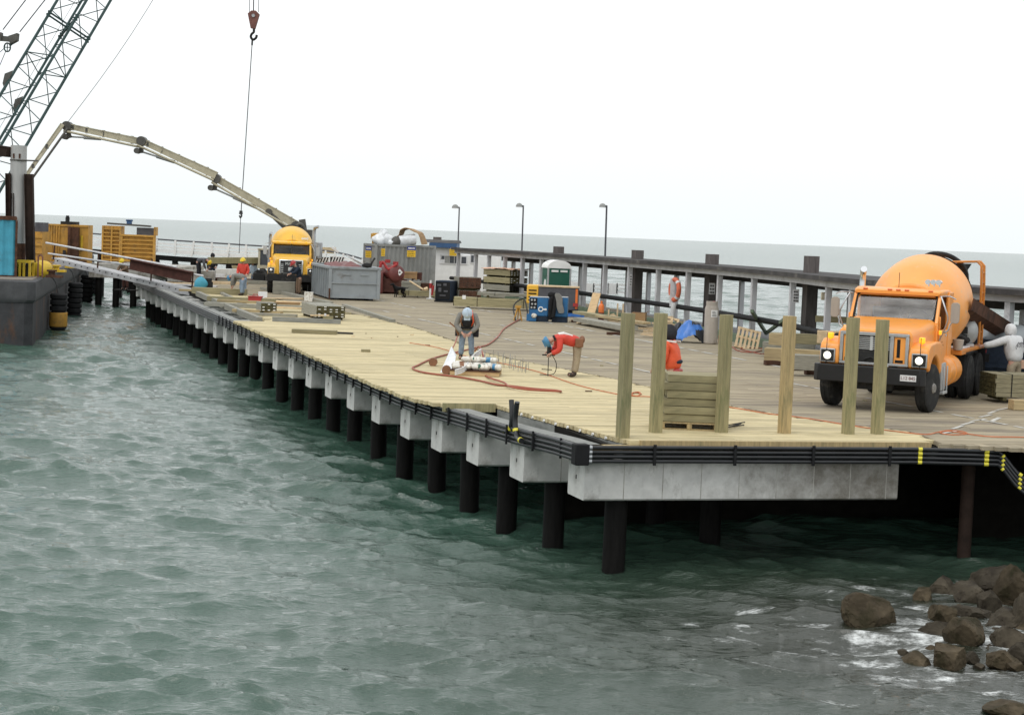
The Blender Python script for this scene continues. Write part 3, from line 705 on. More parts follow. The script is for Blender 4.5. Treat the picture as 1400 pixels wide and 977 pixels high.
# mooring piles behind the roof
pmesh = MB(); pmesh.bx(-.2,.2,-.2,.2,-2,ZD+3.3); pmesh = pmesh.mesh('mooring_pile', 'pile_old')
for k, (px, top) in enumerate(((598,324),(764,337),(872,342),(974,347.5),(1110,350),(1180,362),(1333,375))):
    p, d = w_at(max(px,628)); n_ = Vector((-d.y,d.x,0)); q = aty(px, top, p.y+4.5)
    if px == 598: q = aty(598, 324, 118)
    o = bpy.data.objects.new('mooring_pile', pmesh); COL.objects.link(o)
    tz = aty(px, top, q.y).z; o.location = (q.x, q.y, tz-ZD-3.3); o.rotation_euler = (0,0,math.atan2(d.y,d.x)+.2)
    if px in (1180,1333): o.location.z = -1.9
    tag(o, ['square dark pile top beyond the white ticket booth','square dark pile rising through the roof behind the green toilet','square dark pile above the roof left of the life ring','square dark pile above the roof behind the tall gas tank','square dark pile above the roof left of the mixer truck','dark pile hidden under the roof by the exhaust stack','dark pile under the roof behind the mixer drum'][k], 'pile', 'mooring piles along the walkway')
# =================================================================== CONCRETE MIXER TRUCKS
def arc(cx, cz, r, a0, a1, n): return [(cx+r*math.cos(a0+(a1-a0)*i/n), cz+r*math.sin(a0+(a1-a0)*i/n)) for i in range(n+1)]
tyre_m = MB(); tyre_m.lathe([(-.135,.30),(-.14,.40),(-.13,.475),(-.105,.515),(-.09,.505),(-.075,.52),(-.03,.52),(-.025,.508),(.025,.508),(.03,.52),(.075,.52),(.09,.505),(.105,.515),(.13,.475),(.14,.40),(.135,.30)], (0,0,0), (1,0,0), 36)
tyre_mesh = tyre_m.mesh('tyre', 'tyre', 30)
def rim_mesh(front):
    m = MB(); m.lathe([(-.13,.29),(.13,.30),(.135,.30),(.10,.28),(.08,.25),(.06,.24),(.10 if front else .02,.14),(.15 if front else .03,.10),(.17 if front else .05,.085),(.17 if front else .05,.0)], (0,0,0), (1,0,0), 28)
    for k in range(10):
        g = 2*PI*k/10; m.cyl((.07,.17*math.cos(g),.17*math.sin(g)),(.12,.17*math.cos(g),.17*math.sin(g)),.016,n=6)
    return m.mesh('rim', 'rim', 35)
rimF, rimR = rim_mesh(True), rim_mesh(False)
def wheel(parent, x, y, sgn, front, turn=0):
    o = bpy.data.objects.new('wheel', tyre_mesh); COL.objects.link(o); o.parent = parent; o.location = (x,y,.52)
    o.rotation_euler = (0,0,(0 if sgn > 0 else PI)+turn); o.name = 'wheel'
    r = bpy.data.objects.new('rim', rimF if front else rimR); COL.objects.link(r); r.parent = o
    return o
def rr_rect(w, h, r, n=4):
    pts = []
    for cx, cz, a in ((w/2-r,h/2-r,0),(-w/2+r,h/2-r,PI/2),(-w/2+r,-h/2+r,PI),(w/2-r,-h/2+r,1.5*PI)):
        pts += arc(cx, cz, r, a, a+PI/2, n)
    return pts
def mixer(label, loc, rz, paint, drum_paint, style):
    T = thing('mixer_truck', label, 'mixer truck', loc, rz)
    # frame, axles, underbody
    mb = MB()
    for x in (-.45,.45): mb.bx(x-.06,x+.06,-.75,7.6,.72,.98)
    mb.bx(-.55,.55,-.3,1.2,.55,.95); mb.cyl((-1,0,.52),(1,0,.52),.08)
    for y in (4.4,5.7): mb.cyl((-1.1,y,.52),(1.1,y,.52),.11); mb.ell((0,y,.52),(.3,.25,.25),10,6)
    mb.bar((0,1.2,.7),(0,4.2,.6),.12); mb.bx(-1.05,1.05,3.6,6.2,.98,1.05); mb.bx(-.4,.4,-.7,-.4,.45,.7)
    mb.build('chassis', 'chassis', T)
    for x, s_ in ((-1.03,-1),(1.03,1)): wheel(T, x, 0, s_, True, R(-7) if style == 0 else 0)
    for y in (4.4,5.7):
        for x, s_ in ((-1.08,-1),(-.76,-1),(.76,1),(1.08,1)): wheel(T, x, y, s_, False)
    # bumper with its plate
    mb = MB(); mb.prism([(-1.26,-.72),(-1.26,-.86),(-1.15,-.98),(1.04,-.98),(1.13,-.86),(1.13,-.72)], .60, .96, 'z')
    bum = mb.build('bumper', 'bumper_black' if style == 0 else 'chassis', T, bevel=.02)
    if style == 0:
        mb = MB(); mb.bx(-.17,.17,-.995,-.984,.70,.83); pl = mb.build('number_plate', 'white_old', bum, loc=(.80,0,0))
        text('plate_number', 'L12 845', .095, 'tank_red', bum, (.80,-1.0,.765), (PI/2,0,0), .002)
        mb = MB(); mb.ell((-.42,-1.0,.80),(.035,.03,.035),8,6); mb.ell((.35,-1.0,.99),(.03,.03,.03),8,6); mb.build('tow_eye', 'steel', bum, smooth=60)
    # hood: rounded sections swept back to the cowl
    def hs(y, wd, z0, z1, r): 
        return [Vector((x, y, (z0+z1)/2+z)) for x, z in rr_rect(wd, z1-z0, r)]
    mb = MB()
    mb.loft([hs(-.74,1.52,.97,1.70,.10), hs(-.70,1.60,.96,1.75,.14), hs(-.45,1.66,.96,1.79,.16), hs(.2,1.76,.96,1.84,.18), hs(.78,1.86,.96,1.93,.18), hs(1.0,1.9,.96,1.95,.16)])
    hood = mb.build('hood', paint, T, smooth=38)
    # fenders with wheel arches
    for sg in (-1, 1):
        mb = MB()
        prof = [(-.80,.96),(-.82,1.22),(-.74,1.40),(-.55,1.49),(.1,1.52),(.55,1.50),(.85,1.40),(1.0,1.2),(1.0,.85),(.80,.85)]+arc(0,.55,.66,R(20),R(150),9)+[(-.62,.96)]
        a, b = (.74, 1.17) if sg > 0 else (-1.17, -.74)
        mb.prism(prof, a, b, 'x'); fe = mb.build('fender', paint, T, bevel=.05, seg=3)
        # headlight in its black bezel
        cx = .985*sg
        mb = MB(); mb.bx(cx-.165,cx+.165,-.845,-.79,.99,1.29); bz = mb.build('headlight', 'steel', T, bevel=.015)
        mb = MB(); mb.bx(cx-.135,cx+.135,-.858,-.84,1.02,1.26); mb.build('bezel', 'chassis', bz)
        mb = MB(); mb.lathe([(0,.085),(.02,.08),(.035,.05),(.042,.0)], (cx,-.855,1.14), (0,-1,0), 20); mb.build('lamp', 'headlight' if style == 0 else 'chrome', bz, smooth=60)
        mb = MB(); mb.box((cx,-.62,1.56),(.12,.10,.13)); mb.cyl((cx,-.62,1.47),(cx,-.62,1.52),.03); mb.build('turn_signal', 'amber', T, bevel=.02)
        mb = MB(); mb.tube([(cx+.02*sg,-.85,1.62),(cx+.02*sg,-.86,.62)], .008, 5); mb.build('fender_rod', 'chassis', T)
    # grille
    if style == 0:
        mb = MB(); y0, y1 = -.80,-.735
        for x0,x1,z0,z1 in ((-.74,.74,1.61,1.68),(-.74,.74,.985,1.04),(-.74,-.67,1.04,1.61),(.67,.74,1.04,1.61),(.34,.42,1.04,1.61),(-.42,-.34,1.04,1.61)): mb.bx(x0,x1,y0,y1,z0,z1)
        gr = mb.build('grille', 'steel', T, bevel=.008)
        mb = MB(); mb.bx(-.34,.34,-.765,-.742,1.04,1.61); mb.build('grille_mesh', 'chassis', gr)
        mb = MB()
        for k in range(7): mb.bx(-.33,.33,-.772,-.766,1.32+.04*k,1.335+.04*k)
        mb.bx(-.09,-.03,-.785,-.773,1.30,1.60); mb.build('grille_bar', 'galv', gr)
        for x0 in (-.665,.425):
            mb = MB(); mb.bx(x0,x0+.24,-.765,-.742,1.045,1.605); p_ = mb.build('grille_panel', paint, gr)
            mb = MB(); mb.bx(x0+.06,x0+.13,-.769,-.764,1.17,1.56); mb.bx(x0+.03,x0+.2,-.769,-.764,1.06,1.12); mb.build('slot', 'matt_black', p_)
        mb = MB(); mb.bx(-.3,.3,-.80,-.77,1.05,1.20); mb.tube([(-.2,-.82,1.1),(-.05,-.83,1.16),(.1,-.82,1.08)], .02, 6); mb.build('lower_opening', 'chassis', gr)
    else:
        mb = MB(); mb.bx(-.60,.60,-.80,-.735,.98,1.70); gr = mb.build('grille', 'chrome', T, bevel=.03)
        mb = MB(); mb.bx(-.53,.53,-.815,-.795,1.02,1.64); mb.build('grille_mesh', 'ink', gr)
        mb = MB()
        for k in range(5):
            for x in (-.5,.38): mb.bx(x,x+.12,-.82,-.812,1.08+.09*k,1.11+.09*k)
        mb.bx(-.14,.14,-.824,-.81,1.14,1.32); mb.build('grille_bar', 'chrome', gr)
        text('lettering', 'MACK', .21, 'chrome', gr, (0,-.815,1.49), (PI/2,0,0), .006)
    # cab of panels round a real interior
    zc0, zr = .95, 2.60; w2 = 1.0; fy0, fy1, by = .98, 1.42, 2.55       # cowl y, roof front y, back y
    mb = MB(); mb.bx(-w2,w2,.96,1.06,.95,1.86); mb.bx(-w2,w2,1.06,by,.93,1.0)
    mb.bx(-w2,w2,by-.06,by,1.0,1.72); mb.bx(-w2,-.62,by-.06,by,1.72,2.35); mb.bx(.62,w2,by-.06,by,1.72,2.35); mb.bx(-w2,w2,by-.06,by,2.35,2.55)
    for sg in (-1,1):
        mb.bar((sg*.955,fy0+.04,1.84),(sg*.93,fy1,2.50),.085,.085); mb.bx(sg*1.0-.035,sg*1.0+.035,1.98,2.04,1.7,2.5); mb.bx(sg*1.0-.035,sg*1.0+.035,2.04,by,1.0,2.55)
    mb.bx(-.92,.92,fy1-.06,fy1+.06,2.42,2.52); cab = mb.build('cab', paint, T, bevel=.02)
    mb = MB()
    secs = []
    for y, wd, z0, z1 in ((fy1-.13,1.86,2.47,2.54),(fy1-.07,1.94,2.46,2.565),(fy1+.3,2.0,2.46,2.60),(by-.3,2.0,2.46,2.60),(by+.02,1.96,2.46,2.56)): secs.append(hs(y,wd,z0,z1,.035))
    mb.loft(secs); roof = mb.build('roof', paint, cab, smooth=40)
    mb = MB(); mb.bx(-.82,.82,1.75,2.35,1.0,1.5); mb.bx(-.75,-.1,2.25,2.42,1.5,2.15); mb.bx(.15,.75,2.25,2.42,1.5,2.15); mb.bx(-.95,.95,1.07,1.35,1.6,1.84); mb.build('seats', 'cab_inside', cab, bevel=.03)
    mb = MB(); mb.tube([(.45+.23*math.cos(a),1.55+.10*math.sin(a),1.92+.2*math.sin(a)) for a in np.linspace(0,2*PI,21)], .02, 6); mb.build('steering_wheel', 'chassis', cab)
    # windscreen with rubber seal
    d = Vector((0,fy1-fy0-.04,2.50-1.86)).normalized(); nrm = Vector((0,-d.z,d.y)); o_ = Vector((0,(fy0+.04+fy1)/2,2.17))+nrm*.0
    W_, H_ = 1.76, .66
    mb = MB(); mb.add([o_+Vector((x,0,0))+d*z+nrm*.015 for x,z in rr_rect(W_,H_,.09)], [tuple(range(20))]); mb.build('windscreen', 'glass', cab)
    mb = MB(); pts = [o_+Vector((x,0,0))+d*z+nrm*.03 for x,z in rr_rect(W_+.03,H_+.03,.10)]; mb.tube(pts+[pts[0],pts[1]], .024, 6); mb.build('window_seal', 'chassis', cab, smooth=60)
    mb = MB()
    for x in (-.55,.42):
        a = o_+Vector((x,0,0))-d*.36+nrm*.05; b_ = a+Vector((-.42 if x<0 else .42,0,0))+d*.03; mb.bar(a,b_,.022,.02); mb.bar(a+d*.02+nrm*.01,a-d*.05+nrm*.01,.03,.03)
    mb.build('wiper', 'chassis', cab)
    if style: mb = MB(); mb.bar(o_-d*.33+nrm*.025, o_+d*.33+nrm*.025,.03,.02); mb.build('windscreen_bar','chassis',cab)
    mb = MB(); mb.bx(-.62,.62,by-.035,by-.025,1.72,2.35); mb.build('rear_window', 'glass', cab)
    for sg in (-1,1):
        mb = MB(); mb.bx(sg*1.0-.03,sg*1.0+.03,1.06,1.98,1.0,1.72); mb.bx(sg*1.0-.03,sg*1.0+.03,1.10,1.15,1.72,2.02); dr = mb.build('door', paint, T, bevel=.012)
        mb = MB(); mb.bx(sg*1.035-.01,sg*1.035+.01,1.72,1.88,1.58,1.62); mb.build('handle', 'chrome', dr)
        if sg > 0 and style == 0:
            mb = MB(); mb.bx(1.03,1.035,1.25,1.62,1.36,1.40); mb.bx(1.03,1.035,1.28,1.58,1.29,1.33); mb.bx(1.03,1.035,1.3,1.5,1.44,1.47); mb.build('door_lettering', 'orange_dark', dr)
        mb = MB(); mb.box((sg*1.06,.98,1.68),(.06,.08,.10)); mb.build('side_marker', 'amber', T, bevel=.015)
        # mirror on tube bracket
        xm = sg*1.34
        mb = MB(); mb.tube(spline([(sg*.97,1.2,2.46),(sg*1.2,1.1,2.48),(xm,1.1,2.42)],4), .016, 6); mb.tube(spline([(sg*1.03,1.05,1.66),(sg*1.2,1.05,1.72),(xm-.1*sg,1.1,1.86),(xm,1.1,1.95)],4), .016, 6)
        mb.tube(spline([(sg*1.02,1.1,2.46),(sg*1.14,1.0,2.2),(sg*1.2,1.0,1.95),(sg*1.03,1.05,1.5)],5), .018, 6)
        mi = mb.build('mirror', 'steel', T, smooth=60)
        mb = MB(); mb.prism(rr_rect(.19,.46,.07), 1.08, 1.13, 'y'); hd = mb.build('mirror_head', 'tank_tan' if style == 0 else 'galv', mi, loc=(xm,0,2.12), bevel=.008)
    # roof marker lamps
    for x in (-.72,-.17,.02,.21,.74):
        mb = MB(); mb.box((x,fy1-.10,2.565),(.10,.08,.04)); mb.build('roof_marker', 'marker_red' if style == 0 else 'amber', T, bevel=.015)
    mb = MB()
    for k in range(3): mb.cyl((.55+.12*k,2.1,2.76),(.55+.12*k,1.9,2.76),.055,.06,n=12); mb.cyl((.55+.12*k,2.05,2.66),(.55+.12*k,2.05,2.75),.015)
    mb.build('roof_horn', 'chrome' if style == 0 else 'white', T, smooth=50)
    mb = MB(); mb.cyl((0.02,1.35,2.62),(0.02,1.35,2.95),.007); mb.build('aerial', 'chassis', T)
    # exhaust stack, curved at the top
    mb = MB(); xs = -1.12
    mb.cyl((xs,2.75,.9),(xs,2.75,1.9),.10,n=14); mb.tube(spline([(xs,2.75,1.9),(xs,2.75,2.5),(xs,2.75,2.78),(xs+.02,2.70,2.92),(xs+.06,2.56,2.98)],6), .075, 12)
    mb.build('exhaust_stack', 'chrome' if style == 0 else 'steel', T, smooth=60)
    if style:
        mb = MB(); mb.cyl((1.15,2.7,1.0),(1.15,2.7,2.6),.14,n=14); mb.tube(spline([(1.15,2.7,2.6),(1.15,2.7,3.2),(1.2,2.6,3.35),(1.35,2.5,3.4)],5),.08,10); mb.build('exhaust_stack', 'steel', T, smooth=60)
        mb = MB(); mb.bx(1.3,1.6,2.9,3.2,1.7,2.6); mb.build('side_box','steel',T,bevel=.05)
    # battery box, step, fuel tank, deck, mud guards
    mb = MB(); mb.bx(.72,1.18,.75,1.25,.42,1.02); mb.bx(.98,1.24,.78,1.22,.34,.40); mb.tube([(1.22,.8,.36),(1.22,.8,.95)],.02,6); mb.tube([(1.22,1.2,.36),(1.22,1.2,.95)],.02,6); mb.build('battery_step', 'galv', T, bevel=.02)
    mb = MB(); mb.lathe([(0,.02),(.02,.26),(.06,.33),(.55,.35),(.56,.365),(.64,.365),(.65,.35),(1.3,.35),(1.34,.30),(1.36,.02)], (.93,1.45,.78), (0,1,0), 24); mb.bx(.6,.98,1.9,2.0,.6,1.0); mb.build('fuel_tank', paint, T, smooth=40)
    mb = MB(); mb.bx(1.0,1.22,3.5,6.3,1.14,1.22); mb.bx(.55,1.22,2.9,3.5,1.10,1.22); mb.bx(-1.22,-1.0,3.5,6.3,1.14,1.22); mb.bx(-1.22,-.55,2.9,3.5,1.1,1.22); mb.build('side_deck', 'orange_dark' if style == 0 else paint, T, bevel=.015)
    for x0,y0 in ((.7,3.5),(-1.2,3.5),(.7,6.4),(-1.2,6.4)): mb = MB(); mb.bx(x0,x0+.5,y0,y0+.03,.33,1.1); mb.build('mud_flap', 'rubber', T)
    # drum on its pedestals
    ax = Vector((0, math.cos(R(11)), math.sin(R(11)))); o0 = Vector((0,2.72,1.90))
    mb = MB(); mb.lathe([(0,.02),(.02,.4),(.05,.76),(.07,.80),(.09,.80),(.12,.815),(.60,1.05),(.78,1.11),(1.1,1.14),(1.7,1.14),(1.98,1.12),(2.06,1.08),(3.55,.60),(3.75,.56),(3.80,.50)], o0, ax, 64)
    drum = mb.build('drum', drum_paint, T, smooth=19)
    mb = MB(); mb.lathe([(2.42,.985),(2.42,1.04),(2.56,1.0),(2.56,.94)], o0, ax, 40); mb.build('drum_ring', 'chassis', drum, smooth=30)
    mb = MB(); mb.lathe([(-.25,.14),(-.02,.18),(.0,.3)], o0, ax, 16); mb.bx(-.35,.35,2.62,2.72,1.0,1.95); mb.bx(-.5,.5,2.5,2.68,1.0,1.3)
    for sg in (-1,1): mb.bar((sg*.45,5.2,1.0),(sg*.38,5.25,1.75),.12,.16); mb.bar((sg*.45,6.2,1.0),(sg*.38,5.3,1.75),.1,.12)
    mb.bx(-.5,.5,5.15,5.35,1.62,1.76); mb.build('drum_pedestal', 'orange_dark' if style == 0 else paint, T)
    # hopper, chute, ladder, tank
    e = o0+ax*3.8
    mb = MB(); mb.loft([[Vector((sx*.30,e.y+sy*.25+.15,e.z-.1)) for sx,sy in ((-1,-1),(1,-1),(1,1),(-1,1))], [Vector((sx*.62,e.y+sy*.5+.2,e.z+.55)) for sx,sy in ((-1,-1),(1,-1),(1,1),(-1,1))]])
    mb.tube(spline([(-.55,e.y-.3,e.z+.5),(-.2,e.y-.55,e.z+.75),(.3,e.y-.55,e.z+.72),(.62,e.y-.2,e.z+.4),(.66,e.y-.1,e.z-.2)],5), .06, 8)
    mb.build('hopper', 'chassis', T)
    if style == 0:
        # the long rusty chute folded along the near flank, then swung out
        mb = MB(); a = Vector((.75,3.0,1.55)); b_ = Vector((1.05,6.6,1.35))
        def trough(a, b, w_, h_):
            d_ = (b-a).normalized(); x = d_.cross(Vector((0,0,1))).normalized(); z = x.cross(d_)
            sec = [(-w_/2,h_),(-w_*.42,h_*.35),(0,0),(w_*.42,h_*.35),(w_/2,h_),(w_*.46,h_),(w_*.38,h_*.42),(0,.05),(-w_*.38,h_*.42),(-w_*.46,h_)]
            mb.loft([[c+x*u+z*v for u,v in sec] for c in (a,b)])
        trough(Vector((1.0,3.9,1.98)), Vector((1.25,8.2,1.30)), .5, .42); mb.build('chute', 'rust', T)
        mb = MB(); xl = 1.16
        for y in (5.55,5.95): mb.tube([(xl,y,1.15),(xl+.02,y-.18,2.6),(xl,y-.22,3.15),(xl-.1,y-.22,3.25)], .032, 8)
        for k in range(8): mb.tube([(xl,5.55-.025*k,1.3+.24*k),(xl,5.95-.025*k,1.3+.24*k)], .02, 6)
        mb.tube([(xl-.1,5.33,3.25),(xl-.95,5.1,3.2)], .028, 8); mb.tube([(xl-.1,5.73,3.25),(xl-.95,5.5,3.2)], .028, 8); mb.bar((.2,5.6,2.1),(xl,5.75,2.1),.22,.14)
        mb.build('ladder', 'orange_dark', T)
        mb = MB(); mb.ell((.95,5.1,1.56),(.26,.30,.33),16,10); mb.build('water_tank', 'galv', T, smooth=60)
        mb = MB(); mb.lathe([(0,.10),(.22,.13),(.24,.13)], (1.12,2.95,1.22), (0,0,1), 14); mb.build('bucket', 'tank_tan', T, smooth=40)
        mb = MB(); mb.tube(spline([(.6,3.6,1.3),(.9,3.9,1.5),(1.1,4.3,1.42),(1.0,4.7,1.35),(.7,4.5,1.55),(.8,4.0,1.62),(1.15,4.1,1.36)],5), .045, 7); mb.bx(.5,1.0,4.0,4.9,1.22,1.5); mb.box((.85,4.5,1.62),(.35,.5,.16),rz=.3); mb.build('hose_tray', 'chassis', T)
        mb = MB(); mb.bx(.55,1.15,3.2,4.4,1.225,1.26); mb.box((1.0,4.9,1.25),(.3,.4,.05),rz=.2); mb.build('tray_lid','white_old',T)
        mb = MB(); mb.bx(-1.2,1.2,6.95,7.05,.75,.95)
        mb.build('rear_bar', 'chassis', T)
        mb = MB()
        for k in range(6): mb.box((.55+.11*k,7.0,1.02),(.055,.02,.09))
        mb.build('reflector_strip', 'paint_red', T)
    else:
        mb = MB()
        for x in (-.3,.3): mb.tube([(x,7.0,1.0),(x,6.9,3.1)], .03, 6)
        mb.build('ladder', 'steel', T)
    return T
A_TR = R(-23.5)
mixer('large orange concrete mixer truck with lit headlights, facing the water at right', Vector((8.03,39.72,ZD+.004)), A_TR, 'orange', 'orange_drum', 0)
q = at(392, 402); q = Vector((q.x, 92.5, ZD+.004))
mixer('yellow concrete mixer truck with black grille, parked beyond the grey dumpster', q, R(7), 'mixer_yellow', 'mixer_yellow', 1)

# =================================================================== CONCRETE PUMP TRUCK WITH ITS FOLDING BOOM
YB = 104.0
base = aty(418, 335, YB); pt = thing('pump_truck', 'cream concrete pump truck behind the yellow mixer, its jointed boom reaching left over the barge', 'pump truck', Vector((base.x,base.y,ZD)))
def lp(p): return p-pt.location
mb = MB(); mb.bx(-1.2,1.2,-3,6,.7,1.15); mb.build('chassis', 'boom_dark', pt, bevel=.05)
for y in (-2.2,-.9,4.8):
    for x, s_ in ((-1.08,-1),(1.08,1)): wheel(pt, x, y, s_, False)
tp = lp(aty(421, 314, YB))
mb = MB(); mb.cyl((tp.x,tp.y,1.1),(tp.x,tp.y,2.6),.45,.4,16); mb.bar((tp.x,tp.y,2.5),tp,.5,.4); mb.build('slewing_tower', 'boom_dark', pt, smooth=50)
mb = MB(); mb.cyl(lp(aty(405,309,YB+.4))-Vector((0,.4,0)), lp(aty(405,309,YB-.5)), .28, n=14); mb.bar(lp(aty(413,300,YB)),lp(aty(417,326,YB)),.35,.3); mb.tube(spline([lp(aty(402,312,YB-.5)),lp(aty(411,306,YB-.6)),lp(aty(417,316,YB-.5)),lp(aty(414,325,YB-.4))],4),.09,8); mb.build('boom_knuckle', 'boom_dark', pt, smooth=50)
SEG = [((412,311),(294,243),104,103.4,.42,.34),((296,240),(192,192),103.2,102.6,.38,.28),((193,194),(90,172),102.8,102.2,.34,.26),((86,170),(32,246),101.8,101.2,.20,.16)]
for k, (a, b, ya, yb, w0, w1) in enumerate(SEG):
    A, B = lp(aty(*a, ya)), lp(aty(*b, yb)); d = (B-A); mb = MB()
    # tapered box arm with edge flanges
    dn = d.normalized(); x = Vector((0,1,0)); z = dn.cross(x).normalized()
    mb.loft([[c+x*u*h*.5+z*v*h*.5 for u,v in ((-1,-1),(1,-1),(1,1),(-1,1))] for c,h in ((A,w0),(B,w1))])
    for s_ in (-1,1): mb.bar(A+z*w0*.5*s_-x*w0*.5, B+z*w1*.5*s_-x*w1*.5, .05,.05)
    arm = mb.build('boom_section', 'boom_cream', pt)
    for t_ in ((.12,.3,.5,.72,.9) if k < 3 else (.4,.75)):
        mb = MB(); c = A+d*t_; h = lerp(w0,w1,t_); mb.box(c,(.12,.3,h*1.3)); mb.build('pipe_bracket', 'boom_dark', arm)
    mb = MB(); off = -.42 if k == 3 else -.30
    pA, pB = A-x*.32-z*(-off)*(1 if z.z > 0 else -1), B-x*.32-z*(-off)*(1 if z.z > 0 else -1)
    mb.tube([pA, pB], .065, 8); mb.build('delivery_pipe', 'boom_cream' if k != 3 else 'boom_dark', arm, smooth=60)
    if k < 3:
        zz = z if z.z > 0 else -z
        mb = MB(); c0 = B-dn*.1; mb.cyl(c0-x*.35,c0+x*.35,.26,n=14); mb.bar(c0-zz*.15,c0-zz*.62-dn*.25,.2,.24); mb.cyl(c0-zz*.6-x*.35,c0-zz*.6+x*.2,.16,n=12); mb.build('joint', 'boom_dark', arm, smooth=50)
        mb = MB(); e1 = c0-zz*.55-dn*.2; e2 = A+d*(.52 if k else .50)-zz*.30; mid = lerp(e1,e2,.45); mb.tube([e1,mid],.05,8); mb.tube([mid,e2],.095,8); mb.build('hydraulic_ram', 'galv', arm, smooth=60)
a1, a2 = lp(aty(368,290,YB-.3)), lp(aty(392,313,YB-.3))
mb = MB(); mb.tube([a1,a2],.14,10); mb.cyl(a1-Vector((0,.2,0)),a1+Vector((0,.2,0)),.2,n=12); mb.build('lift_ram', 'boom_dark', pt, smooth=60)
mb = MB(); e = [lp(aty(32,246,101.2)), lp(aty(29,262,101.2)), lp(aty(30,285,101.1)), lp(aty(30,310,101))]; mb.tube(spline(e,4),.09,8); mb.build('end_hose','rubber',pt,smooth=60)
# =================================================================== BARGE
C0 = at(43, 472, 0); C0 = Vector((C0.x,C0.y,0)); BD = (Vector((-33.95,147.69,0))-Vector((-21.27,80.485,0))).normalized(); BN = Vector((BD.y,-BD.x,0))  # BN points to the pier side
BZ = 2.87; BA = math.atan2(BD.y, BD.x)-PI/2
def B(a, b, z=BZ): return C0+BD*a-BN*b+Vector((0,0,z))      # a along, b inboard from the pier side
barge = thing('barge', 'long grey steel work barge with rust streaks moored left of the pier', 'barge', (C0.x,C0.y,0), BA)
mb = MB(); c = .35
prof = [(c,0),(-0+0,c)]
def hull_ring(o_, z): return [Vector((-o_-c+0,-o_,z)) if 0 else v for v in ([Vector((o_-c, -o_, z)), Vector((o_, -o_+c, z)), Vector((o_, 62, z)), Vector((-18, 62, z)), Vector((-18, -o_, z))])]
mb.loft([hull_ring(0,-1.2), hull_ring(0,1.85)]); mb.build('hull', 'hull', barge)
mb = MB(); mb.loft([hull_ring(0.02,1.86), hull_ring(.10,1.98), hull_ring(.12,2.1), hull_ring(.10,2.78), hull_ring(.02,BZ-.01)]); mb.build('sheer_strake', 'hull_rail', barge, smooth=30)
mb = MB(); mb.loft([hull_ring(-.06,BZ-.008), hull_ring(-.06,BZ+.012)]); mb.build('deck', 'barge_deck', barge)
# tyre fenders hanging on the pier side
fm = MB(); 
pr = []
for k in range(7):
    z = -1.05+.3*k; pr += [(z,.34),(z+.05,.42),(z+.22,.42),(z+.28,.34)]
fm.lathe(pr, (0,0,0), (0,0,1), 18)
fmesh = fm.mesh('fender', 'rubber', 30)
band = MB(); band.lathe([(-.55,.44),(-.5,.45),(.1,.45),(.15,.44)], n=18); band = band.mesh('painted_band', 'form_yellow', 30)
for k, (px, py, top) in enumerate(((62,452,407),(98,430,386),(112,414,372),(127,402,364))):
    p = at(px, py, 0); o = bpy.data.objects.new('tyre_fender', fmesh); COL.objects.link(o)
    d = (p-C0).dot(BD); q = C0+BD*d+BN*.5; o.location = (q.x,q.y,.85); o.rotation_euler = (R(2),0,BA+k)
    tag(o, ['black tyre fender with a faded yellow band nearest the barge corner','tall black tyre fender second along the barge side','black tyre fender third along the barge side','black tyre fender farthest along the barge side by the gangway'][k], 'fender', 'tyre fenders on the barge')
    if k == 0: b_ = bpy.data.objects.new('painted_band', band); COL.objects.link(b_); b_.parent = o; b_.location = (0,0,-.05)
    mb = MB(); mb.tube(spline([Vector((q.x,q.y,1.7)), Vector((q.x,q.y,2.5))-BN*.2, Vector((q.x,q.y,BZ+.03))-BN*.7-BD*.6],4), .03, 6)
    tag(mb.build('fender_rope','cable'), ['rope holding the fender nearest the barge corner','rope holding the second fender along the barge','rope holding the third fender along the barge','rope holding the farthest barge fender'][k], 'rope')
# spud pile with guides
Ys = 86.5
p = aty(23, 372, Ys); top = aty(22, 199, Ys)
sp = thing('spud_pile', 'tall pale grey round spud pile with a rust red foot on the barge', 'pile', (p.x,p.y,BZ))
h = top.z-BZ
mb = MB(); mb.cyl((0,0,.0),(-.03,0,h),.375,.375,26); mb.build('pipe', 'spud', sp, smooth=50)
mb = MB(); mb.cyl((0,0,.35),(0,0,1.5),.382,.38,26); mb.build('rust_band', 'rust', sp, smooth=50)
mb = MB(); mb.cyl((-.03,0,h-.72),(-.03,0,h-.66),.40,n=26); mb.cyl((0,-.39,h-.69),(1.0,-.35,h-.69),.035,n=8); mb.build('collar', 'boom_dark', sp, smooth=50)
mb = MB()
for x in (-.16,.12): mb.box((x,-.37,h-.5),(.07,.05,.22))
mb.build('lug', 'rust', sp)
for px, ytop, ybot, wd, lab in ((41,238,366,.36,'brown steel guide beam standing right of the spud pile'),(13,237,300,.2,'brown steel guide beam standing left of the spud pile'),(18,264,300,.16,'short brown steel guide beam left of the spud pile')):
    a = aty(px+1.5, ybot, Ys-.3); b = aty(px-1.5, ytop, Ys-.3)
    mb = MB(); z0 = BZ-a.z if ybot > 300 else -.5
    for sx in (-1,1): mb.bar((sx*wd/2,0,BZ-a.z),(sx*wd/2+b.x-a.x,0,b.z-a.z),.03,.3,up=(0,1,0))
    mb.bar((0,0,BZ-a.z),(b.x-a.x,0,b.z-a.z),wd,.03,up=(0,1,0)); tag(mb.build('guide_beam', 'steel_dark', loc=a), lab, 'beam')
a = aty(-14, 204, Ys+.4); b = aty(13, 208, Ys-.2); mb = MB(); mb.bar(a,b,.4,.42); mb.bar(a+Vector((0,0,.22)),b+Vector((0,0,.22)),.5,.05); mb.bar(a-Vector((0,0,.22)),b-Vector((0,0,.22)),.5,.05)
